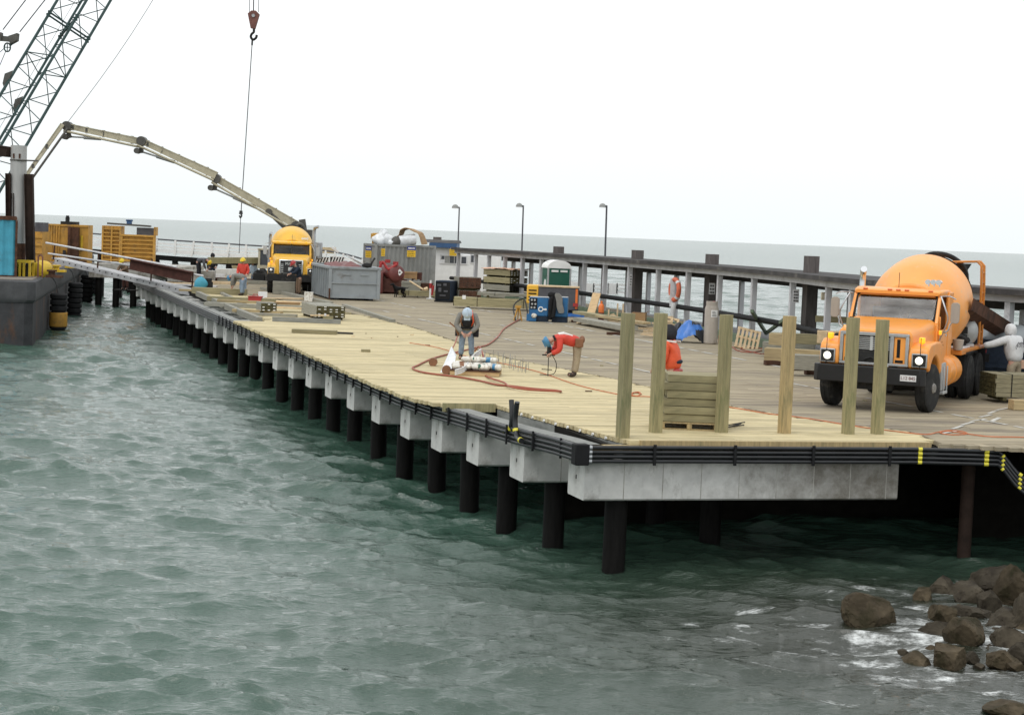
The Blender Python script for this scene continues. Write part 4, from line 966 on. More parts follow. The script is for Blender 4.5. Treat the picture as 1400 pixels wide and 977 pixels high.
mb.bar(a, Vector((a.x,a.y,BZ)), .4,.4); tag(mb.build('cross_beam', 'steel_dark'), 'dark brown steel cross beam bracing the top of the spud pile', 'beam')
# blue corrugated container near the corner
p = aty(-2, 374, 83.0); mb = MB(); hh = aty(0,296,83).z-BZ
ct = thing('steel_container', 'weathered light blue corrugated steel box on the barge corner', 'container', (p.x-1.0,83.0,BZ), R(16))
x0, x1 = -2.2, (aty(17.5,330,83.0).x-ct.location.x)/math.cos(R(16))
mb = MB(); n = 34; sec = [(x0+(x1-x0)*k/n, (-.03 if k%4 in (0,1) else .03)) for k in range(n+1)]
mb.loft([[Vector((x,y,.08)) for x,y in sec],[Vector((x,y,hh-.1)) for x,y in sec]], closed=False)
mb.bx(x0,x1,.08,3.0,.06,hh-.12); mb.build('wall', 'blue_steel', ct)
mb = MB(); mb.bx(x0-.05,x1+.05,-.08,.06,hh-.14,hh); mb.bx(x1-.02,x1+.08,-.08,.06,0,hh-.15); mb.bx(x0-.05,x1+.05,-.06,3.0,0,.07); mb.build('frame', 'rust', ct)
mb = MB(); mb.bx(x0-.02,x1+.02,.07,3.05,hh-.11,hh+.03); mb.build('roof', 'rust', ct); mb = MB(); mb.cyl((.9,1,hh),(.9,1,hh+.5),.04); mb.build('pipe_stub','oxide',ct)
# yellow frames and buoy beside the spud
for k, (x0p, x1p, y0p, y1p) in enumerate(((20,41,349,369),)):
    a = aty(x0p, y1p, 84.5); b = aty(x1p, y0p, 84.5); mb = MB(); w_ = b.x-a.x; h_ = b.z-a.z
    for x in (0,w_*.35,w_*.62,w_): mb.bar((x,0,0),(x,0,h_),.1)
    mb.bar((0,0,h_),(w_,0,h_),.12); mb.bar((0,.6,h_),(w_,.6,h_),.12)
    for x in (0,w_): mb.bar((x,.6,0),(x,.6,h_),.1); mb.bar((x,0,h_),(x,.6,h_),.1)
    f_ = mb.build('machine_guard', 'yellow', loc=(a.x,a.y,BZ)); tag(f_, 'yellow tube frame round dark machinery at the foot of the spud pile', 'frame')
    mb = MB(); mb.bx(.1,w_-.1,.1,.55,0,h_*.8); mb.build('machinery', 'chassis', f_)
p = aty(57, 360, 86); mb = MB(); mb.lathe([(-.45,.2),(-.4,.33),(0,.42),(.4,.33),(.45,.2)], (0,0,.35), (.3,.9,.1), 18); mb.box((-.1,0,.12),(.5,.5,.24)); tag(mb.build('drum_float', 'yellow', loc=(p.x,86,BZ), smooth=50), 'yellow drum lying on the barge just right of the brown guide beam', 'drum')
p = aty(52,368,84.3); mb = MB(); mb.tube([(0,0,0),(0,0,.95),(.1,0,1.05),(.2,0,.95),(.2,0,0)],.035,8); tag(mb.build('hose_rack','oxide',loc=(p.x,84.3,BZ)), 'thin red brown hooped rail standing on the barge edge','rail')
for k, (px,py,Y,m,lab) in enumerate(((71,367,84.5,'rust','small rusty bollard on the barge deck edge'),(77,356,93,'yellow','small yellow bollard cap on the barge deck'),(96,346,101,'yellow','yellow cleat block near the gangway foot on the barge'),(113,349,104,'rust','rusty bollard at the barge edge beyond the gangway'),(66,349,97,'form_yellow','yellow brown winch drum on the barge deck'))):
    p = aty(px,py,Y); mb = MB(); mb.cyl((0,0,0),(0,0,.28),.16,n=12); mb.cyl((0,0,.28),(0,0,.36),.24,n=12); mb.box((.1,.1,.06),(.7,.5,.12)); tag(mb.build('bollard', m, loc=(p.x,Y,BZ+.012), smooth=50), lab, 'bollard')
# yellow machine house with generator, and smaller yellow box
Y0 = 113
a = aty(63, 341, Y0); b = aty(121, 308, Y0); w_ = b.x-a.x; h_ = b.z-BZ
mh = thing('machine_house', 'mustard yellow machine house with brown rusted doorway at the far end of the barge', 'machine house', (a.x,Y0,BZ))
mb = MB(); mb.bx(0,w_,0,1.2,0,h_); mb.build('wall','form_yellow',mh)
mb = MB()
for k in range(6): mb.bx(w_*.06*k,w_*.06*k+.06,-.06,-.003,0,h_)
mb.bx(0,w_,-.07,-.003,h_-.12,h_); mb.build('rib','form_yellow',mh)
mb = MB(); mb.bx(w_*.56,w_*.80,-.5,-.08,0,h_*.93); mb.cyl((w_*.6,-.55,0),(w_*.6,-.55,h_*.95),.1); mb.build('door','rust',mh)
mb = MB(); mb.bx(w_*.30,w_*.68,.3,1.1,h_,h_+.18); mb.cyl((w_*.43,.7,h_+.1),(w_*.43,.7,h_+.45),.13,n=10); mb.bx(w_*.40,w_*.46,.6,.8,h_+.45,h_+.55); mb.build('engine_top','chassis',mh)
mb = MB(); mb.bx(w_*.41,w_*.48,-.12,-.06,.35,.75); mb.build('vent','window_dark',mh)
mb = MB(); mb.bx(w_*.83,w_*.88,-.09,-.004,h_*.35,h_*.72); mb.build('sign','yellow',mh)
a = aty(46,338,Y0-4); b = aty(58,317,Y0-4); mb = MB(); w_ = b.x-a.x; h_ = b.z-BZ
mb.bx(0,w_,0,2,0,h_)
for k in range(4): mb.bx(-.02,w_+.02,-.08,-.002,h_*(k+.2)/4,h_*(k+.55)/4)
fm_ = mb.build('form_stack','form_yellow',loc=(a.x,Y0-4,BZ)); tag(fm_,'small stack of yellow forms between the spud guide and the machine house','form')
mb = MB(); mb.bx(0,w_*.9,.2,1.6,h_,h_+.55); mb.build('cover','comp_grey',fm_)
# far barge / landing stage carrying the ribbed yellow trench box
Y1 = 122
a = aty(140, 357, Y1); b = aty(213, 309, Y1); w_ = b.x-a.x; h_ = b.z-a.z
tb = thing('steel_form', 'big ribbed mustard steel form box with dark sheets on its open top', 'form', (a.x,Y1,a.z))
k1 = .335
mb = MB(); mb.bx(0,w_*k1,0,1.2,0,h_*.96); mb.bx(w_*k1,w_,0,.2,0,h_*.74); mb.bx(w_*.965,w_,0,.8,h_*.74,h_*.97); mb.build('panel','form_yellow',tb)
mb = MB()
for k in range(9): z = h_*(.03+.103*k); mb.bx(-.05,w_*k1-.0,-.14,-.003,z,z+h_*.03)
for x in (0,.17,.33): mb.bx(w_*x-.05,w_*x+.06,-.16,-.004,0,h_*.955)
for k in range(7): z = h_*(.03+.11*k); mb.bx(w_*k1+.1,w_*.97,-.13,-.005,z,z+h_*.035)
for x in (.36,.98): mb.bx(w_*x-.07,w_*x+.07,-.15,-.006,0,h_*.73)
mb.bx(w_*k1,w_,-.17,-.007,h_*.70,h_*.745); mb.build('rib','form_yellow',tb)
mb = MB(); mb.bx(w_*.62,w_*.955,.3,.9,h_*.745,h_*.94); mb.build('sheet','comp_grey',tb)
mb = MB(); mb.bar((w_*.06,.4,h_*1.02),(w_*.88,.4,h_*.985),.5,.12); tag(mb.build('steel_beam','boom_dark',loc=tb.location), 'dark steel beam lying across the top of the ribbed form box','beam')
mb = MB(); mb.box((w_*.47,.4,h_*1.08),(.32,.3,.3)); mb.box((w_*.47,.4,h_*1.12),(.42,.3,.12)); tag(mb.build('blue_can','roof_blue',loc=tb.location,bevel=.03),'small blue can standing on the beam over the form box','can')
a = aty(120, 372, 119); st_ = MB(); q0 = aty(128,360,119); q1 = aty(345,382,112)
st_.bx(0, 6.2, 0, 6, q0.z-.9, q0.z-.0); tag(st_.build('concrete_float','concrete_dirty',loc=(q0.x-.3,119,0),rz=R(-3)),'long grey concrete landing slab below the ribbed form box','slab')
mb = MB()
for k in range(9): mb.cyl((k*1.9,.4+.1*(k%2),-2),(k*1.9,.4,q0.z-.4),.22,n=10)
tag(mb.build('slab_piles','creosote',loc=(q0.x-2.3,119,0),rz=R(-3)),kind='stuff') if 0 else None
pmx = MB(); pmx.cyl((0,0,-2),(0,0,q0.z-.5),.22,n=10); pmx = pmx.mesh('pile','creosote',50)
for k in range(9):
    o = bpy.data.objects.new('pile',pmx); COL.objects.link(o); o.location = (q0.x+.3+k*1.15,119.3-.06*k,0); tag(o,'dark pile under the far concrete landing slab','pile','piles under the far slab')
# =================================================================== GANGWAY
Yg0, Yg1 = 99.0, 93.0
g0 = aty(76, 354, Yg0); g1 = aty(262, 399, Yg1)
gw = thing('gangway', 'long pale plank gangway with two handrails from the barge to the pier', 'gangway', g0)
def gl(px,py,k): return aty(px,py,lerp(Yg0,Yg1,k))-g0
a, b = gl(76,357,0), gl(264,402,1)
mb = MB(); bk = Vector((0,.95,0.0)); mb.bar(a,b,.14,.22); mb.bar(a+bk,b+bk,.14,.22); mb.bar(a+bk*.5+Vector((0,0,.16)),b+bk*.5+Vector((0,0,.16)),.9,.05); mb.build('walk_deck','beam_grey',gw)
mb = MB()
for i in range(22): c_ = lerp(a,b,(i+.5)/22); mb.box(c_+Vector((0,-.075,.06)),(.13,.02,.06))
mb.build('deck_slot','chassis',gw)
mb = MB(); mb.tube([gl(63,332,0),gl(242,365,.95)],.055,8); mb.build('handrail','white_old',gw,smooth=60)
mb = MB(); mb.tube([gl(66,346.5,0),gl(278,377,1)],.05,8); mb.build('handrail','white_old',gw,smooth=60)
for (px,py0,py1,k) in ((73,333,355,0),(133,342,372,.3),(206,354,388,.7),(262,372,401,.98)):
    mb = MB(); mb.bar(gl(px,py1,k),gl(px+2,py0,k),.07); mb.build('stanchion','rust',gw)
a = aty(178,354,95); b = aty(262,372,93); mb = MB(); mb.bar(a,b,.35,.05); mb.bar(a-Vector((0,0,.5)),b-Vector((0,0,.5)),.35,.05); mb.bar(a-Vector((0,0,.25)),b-Vector((0,0,.25)),.05,.46); tag(mb.build('steel_girder','rust_red'),'red brown steel girder lying behind the gangway rail','girder')
# =================================================================== LATTICE BOOM CRANE
Yc0, Yc1 = 90.0, 111.0
ft = aty(-62, 300, Yc0); tip = aty(352, -400, Yc1)
cr = thing('crawler_crane', 'dark green lattice boom crane on the barge, boom leaning up to the right', 'crane', (ft.x,ft.y,BZ))
ftl, tpl = ft-cr.location, tip-cr.location
d = tpl-ftl; Lb = d.length; dn = d.normalized()
vw = (lerp(ft,tip,.35)-Vector((0,0,HC))).normalized(); sx = dn.cross(vw).normalized(); sy = dn.cross(sx).normalized(); sx = Matrix.Rotation(R(5),3,dn)@sx; sy = Matrix.Rotation(R(5),3,dn)@sy
e1 = (sx+sy)/math.sqrt(2); e2 = (sx-sy)/math.sqrt(2); hw = .83
def chord(i): return [(e1+e2),(e1-e2),(-e1-e2),(-e1+e2)][i]*hw
n0, n1 = .06, .95
mb = MB()
for i in range(4): mb.tube([ftl+(chord(i)*.3), ftl+d*n0+chord(i), ftl+d*n1+chord(i), tpl+chord(i)*.4], .075, 6)
mb.build('boom_chord','crane_green',cr,smooth=60)
mb = MB(); nb = int(Lb*(n1-n0)/.98)
for f_ in range(4):
    c1, c2 = chord(f_), chord((f_+1)%4)
    for k in range(nb):
        t0, t1 = n0+(n1-n0)*k/nb, n0+(n1-n0)*(k+1)/nb
        a, b = (c1,c2) if k%2 else (c2,c1); mb.tube([ftl+d*t0+a, ftl+d*t1+b], .026, 5)
        if k%8 == 0: mb.tube([ftl+d*t0+c1, ftl+d*t0+c2], .03, 5)
mb.build('boom_lacing','crane_green',cr)
for t_ in (.33,.335,.62):
    mb = MB()
    for i in range(4): mb.tube([ftl+d*t_+chord(i), ftl+d*t_+chord((i+2)%4)], .05, 5); mb.box(ftl+d*t_+chord(i),(.17,.17,.2))
    mb.build('boom_splice','crane_green',cr)
for t_, i in ((.212,0),(.205,3)):
    mb = MB(); c_ = ftl+d*t_+chord(i); mb.prism([(-.55,0),(.55,0),(.25,.32),(-.25,.25)],-.03,.03,'y'); o = mb.build('sheave_guard','boom_dark',cr,loc=c_); o.rotation_euler = (0,-math.atan2(dn.z,dn.x)+0,0)
mb = MB(); mb.box((-2.5,1.5,1.9),(6,3.0,2.3)); mb.box((0,-1.2,1.7),(2,1.2,1.9)); mb.build('machinery_house','crane_green',cr,bevel=.05)
mb = MB()
for x in (-1.8,1.8): mb.prism([(-3.4,.5),(-3,.1),(3,.1),(3.4,.5),(3.2,.95),(-3.2,.95)],x-.4,x+.4,'x')
mb.cyl((0,0,.5),(0,0,.85),1.2,n=20); mb.build('crawler','chassis',cr)
mast = aty(8, 52, 94)-cr.location
mb = MB(); mb.bar((-5.2,2,3),mast+Vector((-1.5,0,0)),.2); mb.bar((-4.6,1,3),mast+Vector((-1.5,0,0)),.2); mb.build('gantry','crane_green',cr)
# pendant bridle in the top left corner
br = thing('pendant_bridle','dark pendant bridle block with small sheave in the top left corner','bridle',aty(12,53,94))
l_ = lambda px,py: aty(px,py,94)-br.location
mb = MB(); mb.bar(l_(-8,52),l_(15,54),.22,.26); mb.loft([[l_(13,50)+Vector((0,y,0)),l_(25,46)+Vector((0,y,0)),l_(24,56)+Vector((0,y,0)),l_(15,61)+Vector((0,y,0))] for y in (-.25,.25)]); mb.loft([[l_(-3,44)+Vector((0,y,0)),l_(3,45)+Vector((0,y,0)),l_(3,56)+Vector((0,y,0)),l_(-3,56)+Vector((0,y,0))] for y in (-.2,.2)]); mb.build('block','boom_dark',br)
mb = MB(); c_ = l_(10,65); mb.tube([c_+Vector((.16*math.cos(a),.0,.22*math.sin(a))) for a in np.linspace(0,2*PI,15)],.04,6); mb.bar(c_-Vector((.15,0,0)),c_+Vector((.15,0,0)),.04); mb.bar(c_-Vector((0,0,.2)),c_+Vector((0,0,.2)),.04); mb.bar(c_+Vector((.12,0,.1)),l_(18,58),.16,.1); mb.build('sheave','crane_green',br)
for k,(a_,b_,r_) in enumerate((((4,41),(130,-124),.03),((27,44),(150,-112),.03),((0,41),(-10,54),.03),((6,66),(-30,98),.02),((8,70),(-30,160),.02))):
    mb = MB(); mb.tube([l_(*a_),l_(*b_)],r_,5); mb.build('pendant_line','cable',br)
# tag line from the boom to the pump boom, boom hoist lines
a = aty(92,168,102.5); b = aty(330,-230,108); mb = MB(); mb.tube([a+(b-a)*t_+Vector((0,0,-1.2*math.sin(PI*t_))) for t_ in np.linspace(0,1,12)],.018,5); tag(mb.build('tag_line','thin_cable'),'thin slack line rising to the right of the crane boom','cable')
mb = MB(); off = -e1*.3+e2*.2
for o_ in (.0,.55): mb.tube([ftl+off+e2*o_, tpl+off+e2*o_], .014, 4)
mb.build('hoist_line','thin_cable',cr)
# hook block, falls and load
YH = 110.0
hb = thing('hook_block','red brown crane hook block hanging in the open sky','hook block',aty(346,30,YH))
l_ = lambda px,py: aty(px,py,YH)-hb.location
mb = MB(); mb.loft([[l_(x,y)+Vector((0,dy,0)) for x,y in ((339,19),(344,15),(350,15),(355,20),(349,40),(343,39))] for dy in (-.16,.16)]); mb.build('cheek_plate','oxide',hb,bevel=.02)
mb = MB(); mb.cyl(l_(347,22)-Vector((0,.22,0)),l_(347,22)+Vector((0,.22,0)),.1,n=12); mb.build('sheave_pin','steel',hb)
mb = MB(); mb.tube(spline([l_(347,40),l_(347,44),l_(344,47),l_(343,51),l_(346,54.5),l_(350,52),l_(351,48)],5),.075,8); mb.build('hook','chassis',hb,smooth=60)
for x in (341,346.5,353.5): mb = MB(); mb.tube([l_(x,17),l_(x+6,-380)],.02 if x != 346.5 else .035,5); mb.build('fall_line','cable',hb)
sl = MB(); p0 = aty(345,55,YH); p1 = aty(329.5,291,YH); sl.tube([p0,p1],.028,6); sl.tube([p0,p0+(p1-p0)*.03],.06,6); tag(sl.build('sling_cable','cable'),'long steel sling cable hanging below the hook block','cable')
h2 = thing('small_hook','small black hook at the lower end of the sling cable','hook',p1)
l_ = lambda px,py: aty(px,py,YH)-p1
mb = MB(); mb.cyl(l_(329.5,288),l_(329.3,293),.09,.12,n=8); mb.tube(spline([l_(329.3,293),l_(330.5,295),l_(328.5,297.5),l_(327.5,294.5)],4),.05,6); mb.tube([l_(329,297),l_(327,346)],.02,5); mb.build('hook','cable',h2)
a = aty(286,356,YH-1); b = aty(364,356,YH+1.2); mb = MB(); mb.bar(a,b,.45,.36); tag(mb.build('hoisted_timber','treated_post'),'heavy squared timber hanging level from the crane sling','timber')
# =================================================================== FAR LANDING WITH WHITE RAILING
rl = thing('far_railing','long white slatted railing along the far transfer bridge','railing')
RP = [aty(2,304,136),aty(60,313,134),aty(140,320.5,132),aty(215,327,130),aty(290,332,128),aty(360,336.5,126),aty(430,341,124),aty(470,347,122),aty(505,357,120)]
ztop = 4.25
RP = [Vector((p.x,p.y,p.z)) for p in RP]
SPn = spline(RP,3)
mb = MB(); mb.tube([p for p in SPn],.06,6); mb.build('top_rail','comp_grey',rl)
mb = MB()
for dz,h_ in ((.28,.12),(.52,.12),(.78,.26)):
    for p_,q_ in zip(SPn,SPn[1:]): mb.bar(p_-Vector((0,0,dz)),q_-Vector((0,0,dz)),.04,h_)
mb.build('slat','white',rl)
pm_ = MB()
for i,p_ in enumerate(SPn):
    pm_ = MB(); pm_.bar(p_-Vector((0,.05,-.02)),p_-Vector((.15 if i%2 else 0,.05,1.05)),.14); pm_.build('post','white',rl)
mb = MB()
for p_,q_ in zip(SPn,SPn[1:]): mb.bar(p_-Vector((0,0,1.28)),q_-Vector((0,0,1.28)),.5,.34)
tf = mb.build('deck_beam','creosote'); tag(tf,'dark beam under the white far railing','beam')
tr = thing('timber_trestle','dark braced timber trestle carrying the far white railing','trestle')
for i,p_ in enumerate(SPn[3:],3):
    mb = MB(); mb.bar(p_-Vector((0,0,1.3)),Vector((p_.x,p_.y,-1)),.36); mb.build('pile','creosote',tr)
    if i < len(SPn)-1:
        q_ = SPn[i+1]; mb = MB(); mb.bar(p_-Vector((0,.2,1.5)),q_-Vector((0,.2,3.0)),.2,.2); mb.build('brace','creosote',tr)
# =================================================================== LUMBER AND LOADS
def slab(name, mat, px, py, L_, W_, H_, ang, label, cat, z=0, bevel=0.006, D=None, group=None):
    mat = {"treated_post":"beam_olive","treated_tan":"beam_tan"}.get(mat,mat)
    p = at(px, py) if D is None else aty(px, py, D); mb = MB(); mb.box((0,0,H_/2), (L_,W_,H_))
    o = mb.build(name, mat, loc=(p.x,p.y,ZD+.005+z), rz=R(ang), bevel=bevel); return tag(o, label, cat, group)
def bundle(px, py, L_, W_, H_, ang, label, rows=4, cols=6, mat='treated_grey', ends='end_grain', tags=0, z=0, D=None, name='lumber_bundle'):
    mat = {"treated_post":"beam_olive","treated_tan":"beam_tan"}.get(mat,mat)
    p = at(px, py) if D is None else aty(px, py, D)
    T = thing(name, label, 'lumber', (p.x,p.y,ZD+z), R(ang))
    mb = MB(); r_ = random.Random(px*7+py)
    bh, bw = (H_-.09)/rows, W_/cols
    for i in range(rows):
        for j in range(cols):
            dx = r_.uniform(-.025,.025); mb.t = r_.uniform(.8,1.15)
            mb.box((dx, -W_/2+bw*(j+.5), .09+bh*(i+.5)), (L_, bw-.008, bh-.006))
    mb.build('boards', mat, T)
    e = L_/2+.03
    for s_ in (-1,1):
        mb = MB()
        for i in range(rows):
            for j in range(cols): mb.box((s_*e, -W_/2+bw*(j+.5), .09+bh*(i+.5)), (.008, bw-.014, bh-.012))
        mb.build('board_ends', ends, T)
    mb = MB()
    for x in (-L_*.35, L_*.35): mb.box((x,0,.045),(.09,W_,.085))
    mb.build('bearer', 'end_grain', T)
    mb = MB()
    for x in (-L_*.25, L_*.25):
        mb.bx(x-.012,x+.012,-W_/2-.004,-W_/2-.001,.09,H_); mb.bx(x-.012,x+.012,-W_/2,W_/2,H_+.001,H_+.004)
    mb.build('strap', 'matt_black', T)
    if tags:
        mb = MB()
        for i in range(rows):
            for j in range(cols):
                if r_.random() < tags:
                    for s_ in (-1,1): mb.box((s_*(e+.008), -W_/2+bw*(j+.5), .09+bh*(i+.55)), (.004, bw*.42, bh*.34))
        mb.build('end_tag', 'white', T)
    return T
ANU = math.degrees(math.atan2(PU.y,PU.x)); ANV = math.degrees(PA)
# stacked timbers on a pallet behind the posts
pc = at(942, 587); pal = thing('pallet', 'wooden pallet under the stacked timbers between two posts', 'pallet', (pc.x,pc.y+.35,ZD+.003), R(-1))
mb = MB()
for y in (-.42,-.2,.02,.24,.44): mb.box((0,y,.125),(1.15,.11,.022))
mb.build('deck_board','treated_tan',pal)
mb = MB()
for x in (-.5,0,.5): mb.box((x,0,.065),(.09,.95,.09))
mb.build('bearer','treated_tan',pal); 
for y in (-.42,.42): mb = MB(); mb.box((0,y,.011),(1.1,.1,.02)); mb.build('base_board','treated_tan',pal)
tm = MB(); tm.box((0,0,0),(1.04,.285,.138)); tm = tm.mesh('timber','beam_olive')
for i in range(6):
    for j in range(3):
        o = bpy.data.objects.new('timber', tm); COL.objects.link(o); o.location = (pc.x+random.uniform(-.03,.03)+(.06 if i%2 else -.04), pc.y+.05+.3*j+random.uniform(-.02,.02), ZD+.143+.07+.1465*i); o.rotation_euler = (0,0,R(random.uniform(-1,1)-1))
        b_ = o.modifiers.new('bevel','BEVEL'); b_.width=.006
        tag(o, 'short squared olive timber in the '+['bottom','second','third','fourth','fifth','top'][i]+' layer, '+['front','middle','back'][j]+' of the pallet stack', 'timber', 'timbers stacked on the pallet')
for k,(a,b) in enumerate((((990,585),(1017,582)),((992,587),(1013,581)),((996,584),(1018,580)))):
    mb = MB(); mb.tube([at(*a)+Vector((0,0,.02+.012*k)),at(*b)+Vector((0,0,.02+.012*k))],.012,6); tag(mb.build('steel_rod','chassis'),['thin dark steel rod lying right of the timber stack, nearest the stack','thin dark steel rod lying right of the timber stack, the middle one','thin dark steel rod lying right of the timber stack, reaching farthest right'][k],'rod')
bundle(441,436,3.2,1.08,.52,ANU,'dark green lumber bundle with white dotted ends beside the grey plank',5,5,'treated_grey','end_grain',.75,D=69.2)
slab('plank','grey_timber',419,441,2.45,.14,.16,ANV-19,'long weathered grey plank lying in front of the dark green bundle','plank')
slab('offcut','raw_pine',437,438,.75,.12,.05,38,'pale offcut leaning across the grey plank','board',z=.16)
slab('timber','treated_post',430,456,1.45,.28,.12,ANV-20,'short olive timber lying on the new deck in front of the lumber bundle','timber')
slab('timber','treated_post',448,453,.35,.2,.14,ANV-20,'stubby olive block standing on the short timber','timber',z=.12,D=65.3)
slab('board','chassis',462,456,1.0,.12,.05,ANV-22,'dark thin board poking out beyond the short olive timber','board')
slab('offcut','white_old',444,449,.07,.07,.22,0,'pale upright stub on the short olive timber','offcut',z=.12,D=65.5)
slab('block','treated_post',500,481,.25,.16,.07,10,'small olive block alone on the new deck between lumber and stooping worker','block')
# the mess of boards on the unfinished part
bundle(364,428,1.2,.62,.42,ANU,'small dark lumber bundle with white dotted ends left of the big one',3,3,'treated_grey','end_grain',.7)
for k,(px,py,l_,wd,h_,an,m,z,lab) in enumerate((
 (352,428,2.0,.3,.12,ANV-30,'treated_tan',0,'tan thick board sticking out left of the small dark bundle'),
 (372,432,1.9,.22,.10,ANV-20,'treated_grey',0,'grey board under the small dark bundle, nearest the edge'),
 (378,421,2.6,.2,.06,ANV-22,'raw_pine',0,'pale board behind the small dark bundle'),
 (396,420,2.4,.3,.08,ANV-16,'treated_grey',0,'grey board right of the small dark bundle'),
 (330,413,3.0,.4,.20,ANV-24,'treated_post',0,'thick olive board stack end in front of the bending workers'),
 (322,420,2.6,.35,.16,ANV-24,'treated_grey',0,'grey thick board left of the small bundle'),
 (336,418,2.4,.3,.1,ANV-20,'treated_tan',.12,'tan board crossing the olive board in front of the workers'),
 (300,402,2.6,.5,.28,ANV-20,'treated_post',0,'olive board pile left of the bending workers'),
 (303,396,2.6,.4,.14,ANV-14,'raw_pine',.28,'pale yellow thick board on the olive pile left of the workers'),
 (368,412,3.2,.35,.05,ANV-30,'raw_pine',0,'pale sheet of board behind the red box'),
 (392,409,2.2,.3,.06,ANV+20,'raw_pine',0,'pale board slanting behind the red box toward the dumpster'),
 (385,416,1.6,.25,.10,ANV+5,'cardboard',0,'brown board scrap behind the small bundle'),
 (280,399,2.5,.3,.1,ANV-10,'treated_tan',0,'tan board by the blue bag near the pier edge'),
 (262,391,2.8,.25,.08,ANV-26,'white_old',0,'whitish board at the far pier edge below the gangway'),
 (240,388,2.6,.25,.08,ANV-30,'raw_pine',0,'pale board at the far pier edge under the gangway end'),
 (306,386,4.5,.35,.25,ANV-8,'rust_red',0,'red brown steel section lying behind the pale boards'),
 (345,388,4.0,.3,.2,ANV-20,'treated_grey',0,'grey timber lying behind the bending workers'),
 (268,378,3.5,.35,.2,ANV-14,'white_old',0,'pale plank beyond the gangway end'),
 (262,385,2.6,1.6,.65,ANV-10,'concrete_dirty',0,'rough concrete block with holes at the pier end of the gangway'),
 (312,376,2.4,1.2,.4,ANV-6,'concrete',0,'pale concrete block beyond the board piles'),
 (330,368,1.4,1.0,.5,ANV,'treated_tan',0,'tan timber crate under the hoisted timber'),
 (388,402,1.1,.8,.62,ANV-10,'treated_grey',0,'grey wooden crate beside the brown clad worker'),
 (430,366,3.4,.5,.5,ANV-10,'raw_pine',1.2,'beige timber bunk behind the grey dumpster'))):
    slab('board' if h_ < .3 else 'block', m, px, py, l_, wd, h_, an, lab, 'board' if h_ < .3 else 'block', z=z)
p = at(349,414); mb = MB(); mb.bx(-.28,.28,-.18,.18,0,.26); mb.bx(-.3,.3,-.2,.2,.26,.30); mb.tube([(-.12,0,.30),(-.1,0,.37),(.1,0,.37),(.12,0,.30)],.02,6); tag(mb.build('tool_box','paint_red',loc=p,rz=R(-5),bevel=.015),'bright red tool box among the boards','tool box')
p = at(422,412); mb = MB(); mb.bx(-.19,.19,-.15,.15,0,.40); mb.bx(-.2,.2,-.16,.16,.40,.43); tag(mb.build('pale_box','bag_print',loc=p,bevel=.01),'small cream box standing left of the dumpster foot','box')
p = at(359,408); mb = MB(); mb.bx(-.2,.2,-.15,.15,0,.3); mb.bx(-.21,.21,-.02,.02,.301,.31); tag(mb.build('white_box','white',loc=p,rz=.2,bevel=.01),'white carton right of the red tool box','box')
p = at(274,397); mb = MB(); mb.ell((0,0,.3),(.34,.3,.34),14,9); mb.jit(.08,3); mb.ell((.02,0,.62),(.1,.1,.07),8,5); tag(mb.build('blue_bag','blue_steel',loc=p,smooth=60),'round bright blue bag near the pier edge','bag')
p = at(282,397); mb = MB(); mb.bx(-.3,.3,-.2,.2,0,.45); mb.bx(-.05,.25,-.15,.15,.45,.62); tag(mb.build('dark_case','chassis',loc=p,rz=.3,bevel=.02),'small dark tool case behind the blue bag','case')
# site loader with a cream cab, black drums by the far worker
p = at(362,386); ld = thing('site_loader','small site loader with cream cab frame left of the yellow mixer','loader',(p.x-.1,p.y+3,ZD))
mb = MB()
for x in (-.62,.62):
    for y in (-.5,.5): mb.bar((x,y,.8),(x,y,1.9),.12)
mb.bx(-.72,.72,-.6,.6,1.86,1.95); mb.bx(-.72,.72,-.6,.6,.75,.95); mb.build('cab','boom_cream',ld)
mb = MB(); mb.bx(-.6,.6,-.5,.5,.95,1.86); mb.build('window','window_dark',ld)
mb = MB(); mb.bx(.75,1.35,-.5,.8,.7,1.45); mb.build('engine_cover','mixer_yellow',ld,bevel=.12,seg=3)
mb = MB(); mb.bx(-.9,1.4,-.8,-.4,0,.6); mb.bx(-.9,1.4,.4,.8,0,.6); mb.build('track','chassis',ld,bevel=.1)
p = at(360,388); mb = MB(); mb.bx(-.55,.1,-.4,.4,0,.62); mb.bx(.1,.8,-.3,.4,0,.5); mb.bx(-.4,.0,-.3,.3,.62,.8); tag(mb.build('black_crate','chassis',loc=p,bevel=.03),'black machine crates on the deck in front of the small loader','crate')
p = at(395,394); hp = thing('slump_hopper','pale metal hopper with white splashes at the front of the yellow mixer','hopper',(p.x,p.y,ZD))
mb = MB(); mb.loft([[Vector((sx*.3,sy*.3,.55)) for sx,sy in ((-1,-1),(1,-1),(1,1),(-1,1))],[Vector((sx*.6,sy*.5,1.25)) for sx,sy in ((-1,-1),(1,-1),(1,1),(-1,1))]]); mb.cyl((-.3,-.4,1.15),(-.3,.4,1.15),.3,n=14); mb.build('pan','galv',hp,smooth=40)
mb = MB()
for x in (-.35,.35):
    for y in (-.3,.3): mb.bar((x,y,0),(x*.8,y*.8,.8),.08)
mb.bx(-.5,.5,-.35,.35,.25,.5); mb.build('leg','rust_red',hp); mb = MB(); mb.ell((-.15,-.5,.75),(.4,.2,.35),12,7); mb.jit(.1,4); mb.build('splash_sheet','plastic',hp,smooth=60)
